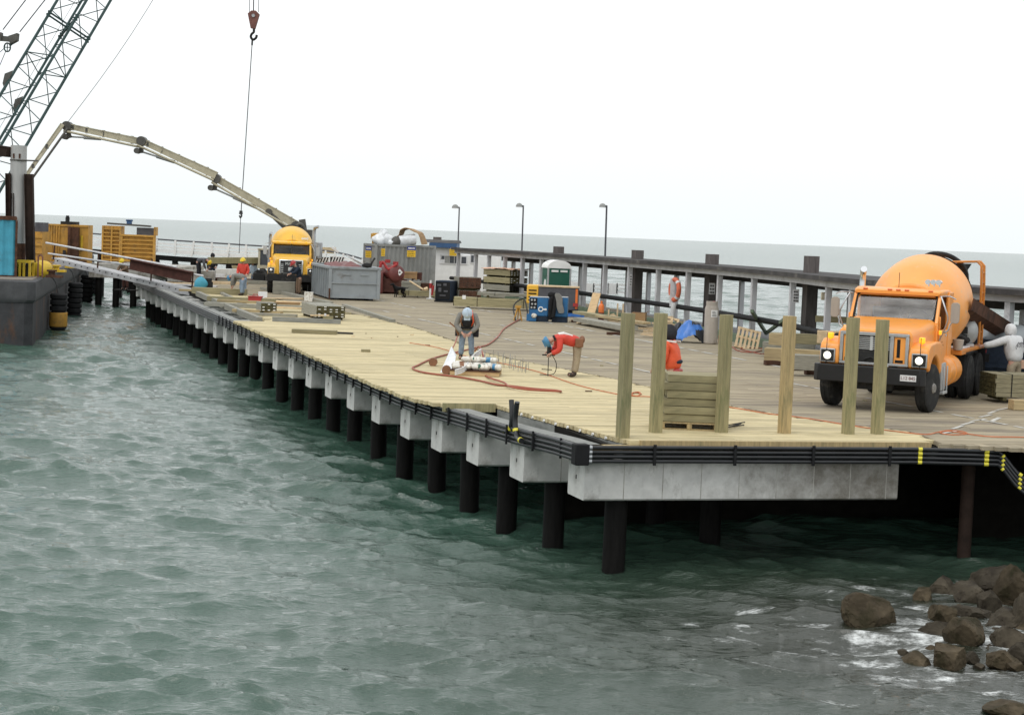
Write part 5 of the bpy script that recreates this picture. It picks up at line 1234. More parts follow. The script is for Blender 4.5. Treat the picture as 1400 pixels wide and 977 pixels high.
# =================================================================== DUMPSTER
fl, fr, bl = at(456,410), at(519,411), at(421,399)
wd = 2.36; dl = 7.2; dz = 1.56; ang = R(14)
dm = thing('dumpster','large grey open-top roll-off dumpster with ribbed side','dumpster',(fl.x-.22,fl.y,ZD),ang)
sk = .10   # floor height
mb = MB(); mb.bx(0,wd,0,.06,sk,dz); mb.bx(0,wd,dl-.06,dl,sk,dz); mb.bx(0,.06,.06,dl-.06,sk,dz); mb.bx(wd-.06,wd,.06,dl-.06,sk,dz); mb.bx(0,wd,0,dl,sk,sk+.1); mb.build('body','dumpster_grey',dm)
for xa in (-.09,wd+.002):
    for k in range(10): y = .1+k*(dl-.25)/9; mb = MB(); mb.bx(xa,xa+.088,y,y+.12,sk,dz-.1); mb.build('rib','dumpster_grey',dm)
mb = MB(); mb.bx(-.11,.08,-.04,dl+.04,dz-.1,dz+.03); mb.bx(wd-.08,wd+.11,-.04,dl+.04,dz-.1,dz+.03); mb.bx(.08,wd-.08,-.07,.09,dz-.1,dz+.03); mb.bx(.08,wd-.08,dl-.09,dl+.04,dz-.1,dz+.03); mb.build('top_rail','dumpster_grey',dm,bevel=.02)
mb = MB(); mb.bx(-.05,.10,-.06,-.003,sk,dz-.1); mb.bx(wd-.10,wd+.05,-.06,-.003,sk,dz-.1); mb.bx(.1,wd-.1,-.05,-.003,dz*.50,dz*.55); mb.bx(.1,wd-.1,-.05,-.003,sk,sk+.1); mb.bx(.6,1.0,-.035,-.003,dz*.76,dz*.82); mb.bx(wd-.9,wd-.5,-.035,-.003,dz*.76,dz*.82); dd = mb.build('door','dumpster_grey',dm)
mb = MB(); mb.bar((0,-.09,.05),(0,-.09,dz*.35),.07); mb.build('hinge','rust',dd)
mb = MB()
for x in (.35,wd-.35): mb.bx(x-.12,x+.12,.1,dl,.0,sk); mb.cyl((x-.1,.05,.07),(x+.1,.05,.07),.09,n=10)
mb.build('skid','chassis',dm)
p = P(0,0); mb = MB(); mb.ell((0,0,.2),(1.0,1.6,.25),14,6); mb.jit(.25,1.5); o = mb.build('waste_heap','tank_red',loc=dm.matrix_basis@Vector((wd/2,dl/2,dz-.3)),rz=ang); tag(o,'dull red waste showing at the rim of the grey dumpster','waste')
mb = MB(); mb.tube([(0,0,0),(.1,0,.28),(.22,0,.45)],.05,6); mb.ell((-.15,0,.08),(.25,.15,.14),8,5); tag(mb.build('dark_bag','chassis',loc=dm.matrix_basis@Vector((wd-.45,.02,dz+.03)),rz=ang),'small black bag propped on the dumpster corner','bag')
# =================================================================== SHIPPING CONTAINER, SIGNS, REFUSE ON TOP
Dk = 101.0
ca, cb, cc = aty(497,395,Dk+2.0), aty(512,400,Dk), aty(592,400,Dk+2.2)
def wall(parent, a, b, h, name, mat):
    a, b = Vector((a.x,a.y,0)), Vector((b.x,b.y,0)); d = (b-a); l = d.length; d /= l; n_ = Vector((d.y,-d.x,0)); k_ = max(4,int(l/.07)); sec = []
    for i in range(k_+1):
        q = a+d*(l*i/k_)+n_*(.03 if i%4 in (0,1) else -.03); sec.append(q)
    mb = MB(); mb.loft([[Vector((q.x,q.y,.12)) for q in sec],[Vector((q.x,q.y,h-.1)) for q in sec]],closed=False); return mb.build(name,mat,parent)
kt = thing('shipping_container','grey corrugated shipping container with blue and yellow notices','container',(cb.x,cb.y,ZD))
z_ = lambda p: Vector((p.x-cb.x,p.y-cb.y,0)); hk = aty(540,334.5,Dk+.5).z-ZD
wall(kt,z_(ca),z_(cb),hk,'wall','container_grey'); wall(kt,z_(cb),z_(cc),hk,'wall','container_grey')
mb = MB(); A_,B_,C_ = z_(ca),z_(cb),z_(cc); D_ = A_+C_
mb.add([Vector((q.x,q.y,z)) for z in (.05,hk-.03) for q in (A_+(D_-A_)*.03,B_+(D_-B_)*.02,C_-(C_-A_)*.02,D_)],[(0,1,5,4),(1,2,6,5),(2,3,7,6),(3,0,4,7),(4,5,6,7),(3,2,1,0)]); mb.build('core','container_grey',kt)
mb = MB()
for a,b in ((A_,B_),(B_,C_)): mb.bar(a+Vector((0,0,hk-.05)),b+Vector((0,0,hk-.05)),.12,.12); mb.bar(a+Vector((0,0,.06)),b+Vector((0,0,.06)),.12,.14)
for q in (A_,B_,C_): mb.bar(q,q+Vector((0,0,hk)),.16,.16)
mb.build('frame','container_grey',kt)
def notice(px0,px1,y0,y1,D,parent,loc0,lab='notice',blue=.38,th=.02):
    a = aty(px0,y1,D); b = aty(px1,y0,D); w_ = b.x-a.x; h_ = b.z-a.z; 
    mb = MB(); mb.bx(0,w_,0,th,0,h_*(1-blue)); s_ = mb.build('notice','sign_yellow',parent,loc=a-loc0)
    if blue: mb = MB(); mb.bx(0,w_,0,th,h_*(1-blue)+.004,h_); mb.build('heading','sign_blue',s_)
    mb = MB(); r_ = random.Random(px0)
    if blue: 
        x = .12
        while x < .85: q = r_.uniform(.06,.16); mb.bx(w_*x,w_*min(x+q,.9),-.006,-.001,h_*(1-blue*.65),h_*(1-blue*.30)); x += q+.04
        mb.build('heading_line','white',s_); mb = MB()
    for k in range(3):
        x = .1
        while x < .8: q = r_.uniform(.08,.22); mb.bx(w_*x,w_*min(x+q,.9),-.006,-.001,h_*(1-blue)*(.18+.28*k),h_*(1-blue)*(.26+.28*k)); x += q+.05
    mb.build('print_line','ink',s_); return s_
notice(499.5,508,337,352,Dk+.6,kt,kt.location); notice(521,526.5,340,350,Dk-.05,kt,kt.location,blue=0); notice(556.5,568.5,337,351,Dk+.95,kt,kt.location)
zt = ZD+hk
p = aty(525,334,Dk+1.2); mb = MB()
for x,y,a,b,c in ((-.25,0,.42,.35,.3),(.15,.1,.4,.3,.34),(.5,0,.3,.3,.22),(-.05,.15,.3,.3,.5)): mb.ell((x,y,c*.8),(a,b,c),14,9)
mb.jit(.11,3.5); tag(mb.build('plastic_bags','plastic',loc=(p.x,p.y,zt-.03),smooth=50),'crumpled white plastic sacks heaped on the container roof','sacks')
p = aty(519,334,Dk+1.4); mb = MB(); mb.box((-.2,0,.3),(.35,.3,.6)); mb.box((-.28,.1,.42),(.3,.3,.3),rz=.5); tag(mb.build('straw_bale','form_yellow',loc=(p.x-.05,p.y,zt),bevel=.03),'tan bale behind the white sacks on the container roof','bale')
p = aty(541,334,Dk+1.1); mb = MB(); mb.ell((0,0,.2),(.3,.3,.25),12,8); mb.jit(.1,4); tag(mb.build('grey_sack','boom_dark',loc=(p.x,p.y,zt-.04),smooth=50),'dark grey sack between white sacks and cardboard on the container','sack')
q0 = aty(538,326,Dk+1.2); pts = [aty(x,y,Dk+1.2) for x,y in ((537,325),(545,321),(547,314.5),(556,313),(565,317),(571,320),(577,334))]
mb = MB(); n_ = Vector((.15,1.0,0))*1.3
mb.loft([[p_,p_+n_,p_+n_+Vector((0,0,.04)),p_+Vector((0,0,.04))] for p_ in spline(pts,3)]); mb.jit(.1,1.3); tag(mb.build('cardboard_sheet','cardboard'),'big bent brown cardboard sheet arched over sacks on the container roof','cardboard')
mb = MB(); c_ = aty(557,327,Dk+1.3); mb.cyl(c_+Vector((-.45,0,-.12)),c_+Vector((.42,.2,.02)),.3,n=16); mb.jit(.05,4); tag(mb.build('sheet_roll','plastic',smooth=45),'pale roll of sheeting under the arched cardboard','roll')
# =================================================================== TICKET BOOTH
Db = 107.0
ba, bb = aty(590,385,Db), aty(655,390,Db); bth = thing('ticket_booth','white ticket booth with blue roof edge and dark windows behind the walkway end','booth',(ba.x,Db,ZD)); w_ = bb.x-ba.x+1.2; hb_ = aty(620,338,Db).z-ZD
def bpx(px): return aty(px,380,Db).x-ba.x
def bpz(px,py): return aty(px,py,Db).z-ZD
mb = MB(); mb.bx(0,bpx(622),0,5,0,hb_-.06); mb.bx(bpx(622)+.002,w_,0,5,0,hb_-.42); mb.build('wall','white',bth)
mb = MB(); mb.bx(-.2,bpx(623),-.35,5.2,hb_-.05,hb_+.22); mb.build('roof_edge','roof_blue',bth); mb = MB(); mb.prism([(-.1,hb_+.23),(1.6,hb_+.40),(5.0,hb_+.23)],-.6,bpx(626),'x'); mb.build('roof','roof_grey',bth)
for x0,x1,y0,y1 in ((602,626,350,359.5),(630,636.5,351,360),(643,648.5,349,358.5)):
    a,b = bpx(x0),bpx(x1); zb,zt_ = bpz((x0+x1)/2,y1),bpz((x0+x1)/2,y0)
    mb = MB(); mb.bx(a-.06,b+.06,-.05,-.003,zb-.06,zt_+.06); f_ = mb.build('window','white_old',bth); mb = MB()
    if x0 == 602:
        for q0_,q1_,q2_ in ((lerp(a,b,.5),lerp(a,b,.74),zb),(lerp(a,b,.78),b,zb),(a+.02,a+.2,lerp(zb,zt_,.5))):
            mb = MB(); mb.bx(q0_,q1_,-.06,-.052,q2_,zt_)
            if q0_ != a+.02: mb.build('pane','window_dark',f_)
    else: mb.bx(a,b,-.06,-.052,zb,zt_)
    mb.build('pane','window_dark',f_)
    if x0 == 602: mb = MB(); mb.bx(a+.22,lerp(a,b,.48),-.06,-.052,zb,zt_); mb.build('blind','container_grey',f_)
notice(614.5,624.5,338,349.5,Db-.45,bth,bth.location,blue=.22)
a,b = aty(574.5,378,Db-3),aty(590,347.5,Db-3); dw = thing('screen_door','white framed screen door standing between the container and the booth','door',(a.x,a.y,ZD+.0)); w2_ = b.x-a.x; h2_ = b.z-ZD; h0 = .0
mb = MB()
for x in (0,w2_*.46,w2_-.09): mb.bx(x,x+.09,0,.08,h0,h2_)
for z in (h0,h2_*.34,h2_*.74,h2_-.12): mb.bx(0,w2_,-.005,.085,z,z+.1)
mb.build('frame','white',dw); mb = MB(); mb.bx(.09,w2_-.09,.03,.05,h2_*.36,h2_*.74); mb.bx(.09,w2_-.09,.03,.05,h2_*.8,h2_-.12); mb.build('mesh_panel','container_grey',dw)
# =================================================================== TANKS, CRATES, PLYWOOD IN THE YARD
Dq = 97.0; c_ = aty(543.5,374,Dq); tk = thing('fuel_tank','dull red round fuel tank with a white diamond placard on its end','tank',(c_.x,c_.y,ZD)); zc = c_.z-ZD
dv = Vector((-.45,.9,0)).normalized()
mb = MB(); mb.lathe([(-.02,.02),(-.0,.30),(.06,.42),(.10,.45),(1.9,.45),(1.96,.42),(2.0,.1)],(0,0,zc),dv,24); mb.build('shell','tank_red',tk,smooth=40)
mb = MB(); mb.bx(-.75,.5,.1,.5,.1,zc-.3); mb.bx(-.9,.4,.3,1.6,.0,.35); mb.build('cradle','rust_red',tk)
mb = MB(); q = -dv*.03+Vector((.1,0,zc+.07)); mb.box(q,(.26,.01,.26),rot=Matrix.Rotation(math.atan2(dv.x,-dv.y)*0-.45,3,'Z')@Matrix.Rotation(PI/4,3,'Y')); pl_ = mb.build('placard','white',tk)
mb = MB(); mb.box(q-dv*.008,(.10,.012,.08),rot=Matrix.Rotation(-.45,3,'Z')); mb.build('placard_print','comp_grey',pl_)
mb = MB()
for px,py in ((522,359),(530,357),(541,360),(538,364)): 
    e = aty(px,py,Dq+.8)-tk.location; mb.box(e,(.24,.2,.18),rz=.4)
mb.tube(spline([aty(518,372,Dq)-tk.location,aty(523,358,Dq)-tk.location,aty(531,368,Dq)-tk.location,aty(543,361,Dq)-tk.location],4),.07,7); mb.build('pump','paint_red',tk)
mb = MB(); mb.bx(-1.35,-.75,-.2,.6,.0,1.15); mb.build('side_tank','tank_red',tk,bevel=.08)
p = [at(519,398),at(537,401)]; tpz = [aty(556,385,p[1].y+1.3),aty(539,380,p[1].y+1.1)]
mb = MB(); mb.add([*p,*tpz,*[v+Vector((.05,.05,-.04)) for v in (*p,*tpz)]],[(0,1,2,3),(7,6,5,4),(0,4,5,1),(1,5,6,2),(2,6,7,3),(3,7,4,0)]); tag(mb.build('plywood_sheet','plywood_pink'),'pinkish plywood sheet leaning near the black dog','plywood')
bundle(573,407,2.1,.5,.36,ANV-16,'low olive timber bundle lying right of the black dog',3,4,'treated_post','end_grain',0)
def crate(px,py,w_,d_,h_,m,lab,D=None,rz=0,z=0,cat='crate'):
    p = at(px,py) if D is None else aty(px,py,D); mb = MB(); mb.bx(-w_/2,w_/2,-d_/2,d_/2,.06,h_)
    for x in (-w_/2,w_/2-.06): mb.bx(x-.012,x+.072,-d_/2-.012,d_/2+.012,0,h_+.012)
    mb.bx(-w_/2-.02,w_/2+.02,-d_/2-.02,d_/2+.02,h_-.10,h_-.03); return tag(mb.build('crate',m,loc=(p.x,p.y,ZD+z),rz=R(rz)),lab,cat)
crate(562,399,.95,.8,.78,'treated_grey','pale grey crate behind the low olive bundle',D=94.5)
crate(581,400,.75,.7,.72,'rust','dark brown crate right of the grey one, before the screen door',D=94.8)
crate(560,378,.8,.6,.42,'cardboard','orange brown carton beside the white diamond tank',D=99,z=.75); crate(570,378,.5,.6,.42,'rust_red','reddish carton right of the orange brown one',D=99.2,z=.72)
mb = MB(); mb.tube([aty(560,384,92.5),aty(579,396,91.5)],.045,6); tag(mb.build('pale_stick','raw_pine'),'pale stick leaning across the crates','stick')
mb = MB(); mb.tube([aty(580,396,91.5),aty(585,394,91.5)],.09,8); tag(mb.build('rope_coil','raw_pine'),'short pale log end by the foot of the leaning stick','log')
p = aty(588.5,395,92); mb = MB(); mb.cyl((0,0,0),(0,0,.95),.06,.05,10); mb.cyl((0,0,.0),(0,0,.05),.2,n=12); d_ = mb.build('delineator','white',loc=(p.x,p.y,ZD),smooth=50); tag(d_,'white and red delineator post left of the dark blue generator','post'); mb = MB(); mb.cyl((0,0,.55),(0,0,.8),.065,n=10); mb.cyl((.08,0,.2),(.14,0,.7),.06,n=8); mb.build('red_band','paint_red',d_,smooth=50)
# generator: dark blue box
p = at(605,413); gn = thing('generator','dark blue grey engine generator with black control front','generator',p,R(-14))
mb = MB(); mb.bx(-.40,.40,0,1.2,.08,1.04); mb.build('housing','navy',gn,bevel=.04); mb = MB(); mb.bx(-.36,.36,-.02,-.003,.14,.98); fp = mb.build('front_panel','matt_black',gn)
for x,z,w_,h_ in ((-.2,.78,.2,.1),(.1,.8,.16,.12),(-.15,.5,.14,.2),(.15,.5,.2,.08),(.0,.3,.3,.06)): mb = MB(); mb.bx(x-w_/2,x+w_/2,-.035,-.021,z,z+h_); mb.build('gauge','comp_grey',fp)
mb = MB(); mb.bx(-.405,-.401,.2,1.0,.2,.9); mb.build('side_panel','blue_steel',gn); mb = MB(); mb.bx(-.42,.42,-.02,1.22,0,.078); mb.build('skid','chassis',gn)
# lumber stacks in the middle of the old deck
bundle(638,412,1.5,1.1,.60,ANU-4,'brown dark lumber bundle on the lower tier behind the generator',4,5,'treated_grey','rust',0,D=90)
bundle(638,412,1.5,1.1,.62,ANU-5,'brown dark lumber bundle on the upper tier behind the generator',4,5,'treated_grey','rust',0,z=.62,D=90.1)
LB = bundle(684,424,4.2,.85,.50,ANV-18,'long low olive lumber bundle in front of the tall stack',4,5,'treated_post','end_grain',0,D=83.2)
bundle(700,424,3.2,.7,.22,ANV-18,'thin lumber bundle lying on the long low olive one',2,5,'treated_grey','end_grain',.5,z=.52,D=83.5)
mb = MB(); mb.box((0,0,0),(.16,.005,.17)); a_ = aty(634.5,406,82.2); tag(mb.build('paper_tag','white',loc=(a_.x,a_.y-.12,a_.z)),'white paper tag stapled to the left end of the long bundle','tag')
for k,(z,t_,m) in enumerate(((0,0,'treated_grey'),(.36,0,'treated_grey'),(.74,.75,'treated_post'),(1.12,.8,'treated_post'))):
    bundle(690,405,1.9,1.25,.38,ANU+28,['lowest bundle of the tall lumber stack by the walkway','second lowest bundle of the tall lumber stack','second highest bundle of the tall stack, white tags on its ends','top bundle of the tall stack, under a tan paper cover'][k],3,6,m,'end_grain' if k>1 else 'underdeck',t_,z=z+.1,D=93.4)
mb = MB(); n_ = 10; vs = [(x*2.2/n_-1.1+.0,y*1.4/n_-.7,.015*math.sin(x*2.3+y)+.03*math.cos(y*1.7+x*.6)) for x in range(n_+1) for y in range(n_+1)]
mb.add(vs,[(i*(n_+1)+j,(i+1)*(n_+1)+j,(i+1)*(n_+1)+j+1,i*(n_+1)+j+1) for i in range(n_) for j in range(n_)]); a_ = aty(690,405,93.4); o = mb.build('paper_cover','plywood_pink',loc=(a_.x,a_.y,ZD+1.66),rz=R(ANU+28),smooth=60); o.modifiers.new('s','SOLIDIFY').thickness=.02; tag(o,'tan paper cover lying loose on the tall lumber stack','cover')
# =================================================================== PORTABLE TOILET
p = aty(759,410,84.5); tl = thing('portable_toilet','dark green portable toilet with white domed roof behind the compressor','toilet',(p.x,p.y,ZD),R(14)); s_ = .53; ht = 2.28-.28
mb = MB(); mb.bx(-s_,s_,-s_,s_,.1,ht); mb.build('cabin','potty_green',tl,bevel=.03)
mb = MB(); mb.prism([(-s_-.04,ht-.05)]+arc(0,ht-.02,s_+.04,PI*0.02,PI*.98,12)[::-1]+[(s_+.04,ht-.05)],-s_-.04,s_+.04,'y'); mb.v = [(x,y,ht-.05+(z-ht+.05)*.62) for x,y,z in mb.v]; rf = mb.build('roof','white',tl,smooth=40)
mb = MB()
for k in range(4): x = -.36+.24*k; mb.ell((x,0,ht+.24-abs(k-1.5)*.03),(.09,s_*.95,.08),8,6)
mb.build('roof_rib','white',rf,smooth=60)
mb = MB()
for sx in (-1,1): mb.bx(sx*s_-.04,sx*s_+.04,-s_-.02,-s_+.03,.1,ht-.06)
mb.build('corner_post','galv',tl); mb = MB(); mb.bx(-.38,-.05,-s_-.035,-s_-.003,ht-.22,ht-.13); mb.bx(.05,.38,-s_-.035,-s_-.003,ht-.22,ht-.13); mb.build('vent','white',tl)
mb = MB(); mb.cyl((-s_-.035,-.1,1.15),(-s_-.003,-.1,1.15),.14,n=16); mb.v=[(x,y*1.0,1.15+(z-1.15)*2.0) for x,y,z in mb.v]; mb.build('door_sign','white',tl,smooth=40); mb = MB(); mb.bx(-s_-.03,-s_-.004,-s_*.7,s_*.7,1.6,1.9); mb.build('door_panel','potty_green',tl)
mb = MB(); mb.bx(-s_-.05,s_+.05,-s_-.05,s_+.05,0,.1); mb.build('base','chassis',tl)
# =================================================================== COMPRESSOR AND WELDERS
Dc = 78.5; a,b = aty(735,427,Dc),aty(791,394,Dc); w_ = b.x-a.x; h_ = b.z-ZD
cp = thing('air_compressor','dark grey trailer compressor with yellow louvred end behind the blue welders','compressor',(a.x,Dc,ZD),R(-3))
mb = MB(); mb.bx(0,w_,0,1.3,.28,h_); mb.build('housing','comp_grey',cp,bevel=.03); mb = MB(); mb.bx(-.5,-.003,.0,1.25,.5,h_+.06); ye = mb.build('end_hood','mixer_yellow',cp,bevel=.04)
mb = MB()
for k in range(4): mb.bx(-.42,-.08,-.012,-.002,.62+.14*k,.68+.14*k)
mb.build('louvre','matt_black',ye); mb = MB(); mb.bx(-.02,w_+.03,-.04,1.34,h_+.002,h_+.05); mb.build('lid','raw_pine',cp); mb = MB(); mb.bx(w_-.12,w_-.02,-.05,-.003,.35,h_-.04); mb.build('edge_strip','cone_orange',cp)
mb = MB(); mb.bx(.1,w_,.1,1.2,.0,.27); mb.cyl((w_*.5,-.05,.24),(w_*.5,.1,.24),.24,n=16); mb.build('undercarriage','chassis',cp); mb = MB(); mb.box((w_-.1,-.08,.52),(.22,.05,.14)); mb.build('tail_light','paint_red',cp); mb = MB(); mb.bx(w_-.5,w_+.3,-.3,-.1,.02,.16); mb.build('blue_sling','tarp',cp)
Dw = 73.0
def welder(px0,px1,lab,icon):
    a,b = aty(px0,440,Dw),aty(px1,407,Dw); w_ = b.x-a.x; h_ = b.z-ZD; T = thing('welding_machine',lab,'welder',(a.x,Dw,ZD),R(-4))
    mb = MB(); mb.bx(0,w_,0,.7,.22,h_); mb.build('housing','welder_blue',T,bevel=.03); mb = MB(); mb.bx(.0,w_,.0,.7,0,.218); mb.build('base','navy',T)
    mb = MB(); mb.bx(.01,w_-.01,.0,.7,h_+.002,h_+.02); mb.build('lid','galv',T)
    if icon:
        mb = MB(); mb.bx(.02,w_*.42,-.02,-.003,.5,h_-.03); pn = mb.build('control_panel','matt_black',T)
        mb = MB()
        for x,z in ((.1,.86),(.22,.86),(.12,.7),(.25,.7),(.1,.56),(.22,.56)): mb.cyl((x,-.05,z),(x,-.02,z),.04,n=10)
        mb.build('knob','galv',pn,smooth=40); mb = MB(); mb.bx(-.08,w_*.4,-.1,-.003,.02,.30); mb.build('cable_tray','welder_blue',T); mb = MB(); mb.ell((.22,-.12,.24),(.12,.06,.1),10,6); mb.jit(.03,9); mb.build('rag','bag_print',T,smooth=60)
        cx,cz = w_*.62,.50; mb = MB(); mb.tube([(cx+.085*math.cos(t),-.01,cz+.085*math.sin(t)) for t in np.linspace(.5,2*PI-.5,20)],.028,6); mb.bx(cx+.06,cx+.2,-.03,-.003,cz-.03,cz+.03); mb.cyl((cx+.2,-.02,cz),(cx+.2,-.003,cz),.045,n=10); mb.build('emblem','white',T)
    return T
welder(722.5,750,'left blue welding machine with dials and a white ring emblem',1); welder(754,776.5,'right blue welding machine under a hanging coat',0)
p = aty(752,440,Dw-.15); mb = MB(); mb.tube(spline([(0,0,.1),(.0,-.05,.8),(.05,-.02,1.06),(.12,.05,1.1),(.14,-.05,.6),(.1,-.1,.2)],4),.08,7); mb.ell((0,0,1.1),(.14,.12,.12),10,6); tag(mb.build('black_cables','matt_black',loc=(p.x,p.y,ZD),smooth=60),'bunch of black welding cables hanging between the two machines','cables')
p = aty(763,440,Dw-.12); mb = MB(); sec = []
for z,w2,dx in ((1.17,.06,-.08),(1.1,.14,-.06),(.95,.15,.0),(.75,.13,.02),(.6,.15,.05),(.45,.13,.1),(.38,.10,.1)): sec.append([Vector((dx+w2*math.cos(t),-.02+.07*math.sin(t)+.02*math.sin(3*t),z)) for t in np.linspace(0,2*PI,13)[:-1]])
mb.loft(sec); tag(mb.build('hanging_coat','grey_fleece',loc=(p.x,p.y,ZD),smooth=60),'grey brown coat hung over the right blue welding machine','coat')
p = at(708,438); mb = MB()
for x,y in ((-.12,-.1),(.12,-.1),(0,.14)): mb.bar((x*1.3,y*1.3,0),(x*.2,y*.2,.55),.045)
mb.bx(-.12,.12,-.08,.08,.5,.6); tag(mb.build('jack_stand','form_yellow',loc=p),'small yellow jack stand left of the blue welders','stand')
mb = MB(); pth = [at(705,440)+Vector((0,0,.05)),at(702,430)+Vector((0,0,.4)),at(716,424)+Vector((0,0,.5)),at(722,436)+Vector((0,0,.06))]; mb.tube(spline(pth,5),.03,6); tag(mb.build('black_hose','matt_black',smooth=60),'black hose looping over the yellow jack stand','hose')
# =================================================================== ALONG THE KERB
a,b,c_,d_ = aty(801,432,74.6),aty(811.6,433,74.4),aty(821,401,76),aty(810.5,400,76.1); o_ = Vector((.03,.08,0))
mb = MB(); mb.add([a,b,c_,d_,a+o_,b+o_,c_+o_,d_+o_],[(0,1,2,3),(7,6,5,4),(0,4,5,1),(1,5,6,2),(2,6,7,3),(3,7,4,0)]); tag(mb.build('plywood_board','plywood'),'tan plywood panel leaning by the orange cylinder','plywood')
p = aty(821.5,436,74); mb = MB(); mb.lathe([(0,.10),(.02,.115),(.42,.115)],n=16); cy_ = mb.build('gas_cylinder','tank_red',loc=(p.x,p.y,ZD),smooth=40); tag(cy_,'orange gas cylinder with dark red foot beside the plywood panel','cylinder')
mb = MB(); mb.lathe([(.421,.115),(.68,.115),(.75,.08),(.78,.045),(.88,.04),(.9,.0)],n=16); mb.build('upper_shell','cone_orange',cy_,smooth=40)
for k,(px,py,L_,wd,h_,z,an,m,lab) in enumerate(((826,449,5.8,.6,.16,.1,ANU+180,'treated_grey','long grey green planks stacked on the kerb side, lower layer'),(820,443,5.4,.45,.12,.26,ANU+181,'treated_post','long olive planks stacked on the kerb side, upper layer'),(850,449,4.6,.3,.08,.3,ANU+184,'treated_tan','single tan plank on top of the kerb side stack'),(880,447,4.2,.35,.1,.12,ANU+179,'treated_grey','grey plank end running behind the first post'))):
    slab('plank',m,px,py,L_,wd,h_,an,lab,'plank',z=z)
for k,(px,py) in enumerate(((796,441),(846,458))): slab('bearer','rust',px,py,.9,.12,.1,ANV,['dark bearer under the far end of the kerb side planks','dark bearer under the near end of the kerb side planks'][k],'bearer')
for k in range(10):
    px,py = 782+random.uniform(0,34),437+random.uniform(0,7); slab('scrap','rust' if k%2 else 'raw_pine',px,py,random.uniform(.2,.5),.12,.05,random.uniform(0,180),'bit of scrap wood on the deck before the kerb side planks','scrap wood',group='wood scraps by the kerb side planks',bevel=0)
p = aty(874,444,71.5); cb_ = thing('cardboard_box','open brown cardboard box between the first two posts','box',(p.x,p.y,ZD+.15),R(-12)); mb = MB(); mb.bx(-.25,.25,-.2,.2,0,.44); mb.build('carton','cardboard',cb_); mb = MB(); mb.bx(-.22,.22,-.19,.19,.441,.445); mb.build('inside','rust',cb_); mb = MB(); mb.bar((-.25,0,.44),(-.38,0,.36),.38,.012); mb.bar((.25,0,.44),(.36,0,.5),.38,.012); mb.build('flap','cardboard',cb_)
p = aty(846,438,73); fr_ = thing('broken_crate','broken pale wood crate with a torn side left of the first post','crate',(p.x,p.y,ZD+.1)); mb = MB()
for x in (-.45,-.1,.12): mb.bx(x,x+.06,-.03,.03,0,.5+.25*(x>-.2))
mb.bx(-.45,.2,-.05,-.031,.05,.14); mb.add([(-.4,-.06,.02),(.0,-.06,.02),(.05,-.05,.2),(-.1,-.05,.24),(-.22,-.05,.36),(-.36,-.05,.3)],[(0,1,2,3,4,5)]); mb.build('slat','raw_pine',fr_)
# pallets and firewood-like scraps
def frame_pallet(px0,px1,py1,py0,D,lab,n_,lean):
    a,b = aty(px0,py1,D),aty(px1,py1,D); w_ = (b-a).length; h_ = (py1-py0)/F*D*1.1; T = thing('slatted_pallet',lab,'pallet',(a.x,a.y,ZD+.06),0); T.rotation_euler = (R(-lean),R(12),0)
    mb = MB()
    for z in (0,h_*.5,h_-.06): mb.bx(0,w_,.03,.10,z,z+.07)
    mb.build('rail','raw_pine',T); mb = MB()
    for k in range(n_): x = (w_-.07)*k/(n_-1); mb.bx(x,x+.075,-.0,.028,0,h_)
    mb.build('slat','raw_pine',T)
frame_pallet(1004,1036,474,447,60.2,'pale slatted pallet leaning on the kerb right of the gas tank',6,20); frame_pallet(906,926,437,417,69,'pale slatted frame tipped up on the scrap wood heap',3,25)
for k in range(26):
    px,py = 884+random.uniform(0,50),446+random.uniform(0,16); z = max(0,(.5-abs(px-912)/60)*random.random())
    slab('scrap','raw_pine',px,py,random.uniform(.3,.9),random.uniform(.07,.14),random.uniform(.04,.09),random.uniform(-60,50),'pale offcut in the scrap wood heap behind the second post','scrap wood',z=z,group='offcuts in the scrap wood heap',bevel=0)
p = at(944,468); mb = MB(); n_=26; vs=[]
for i in range(n_+1):
    for j in range(n_+1):
        x,y = (i/n_-.5)*1.0,(j/n_-.5)*.9; r_ = math.hypot(x/.5,y/.45); h_ = max(0,.72*(1-max(0,r_-.25)**1.6)); 
        h_ += .09*mnoise.noise(Vector((x*4,y*4,2)))+.04*mnoise.noise(Vector((x*13,y*9,1))); vs.append((x+.12*h_*(x),y,max(.03,h_)))
mb.add(vs,[(i*(n_+1)+j,(i+1)*(n_+1)+j,(i+1)*(n_+1)+j+1,i*(n_+1)+j+1) for i in range(n_) for j in range(n_)])
for k_,f_ in enumerate(mb.f):
    c = sum((Vector(mb.v[i]) for i in f_),Vector())/4; mb.m[k_] = 1 if (c.x > .12 and c.z < .45) or c.z < .12 or (c.z>.62 and c.x>.0) else 0
tag(mb.build('tarp_heap',['tarp','black_sheet'],loc=p,smooth=50),'crumpled bright blue tarpaulin heap over black sheeting','tarpaulin')
p = at(926,466); mb = MB(); mb.ell((0,0,.25),(.22,.18,.33),12,8); mb.jit(.12,3.5); tag(mb.build('black_sack','black_sheet',loc=p,smooth=60),'pointed black sack between blue tarpaulin and scrap wood','sack')
p = at(971,470); gt = thing('gas_tank','tall tan gas tank with white label standing by the blue tarpaulin','gas tank',p); mb = MB(); mb.lathe([(.0,.2),(.04,.235),(1.2,.235),(1.3,.2),(1.34,.1)],n=24); mb.build('shell','tank_tan',gt,smooth=40)
mb = MB(); mb.lathe([(1.28,.2),(1.45,.2),(1.45,.18),(1.28,.18)],n=20); mb.build('collar','tank_tan',gt,smooth=40); mb = MB(); mb.ell((.06,-.05,1.4),(.08,.08,.06),10,6); mb.build('valve','paint_red',gt)
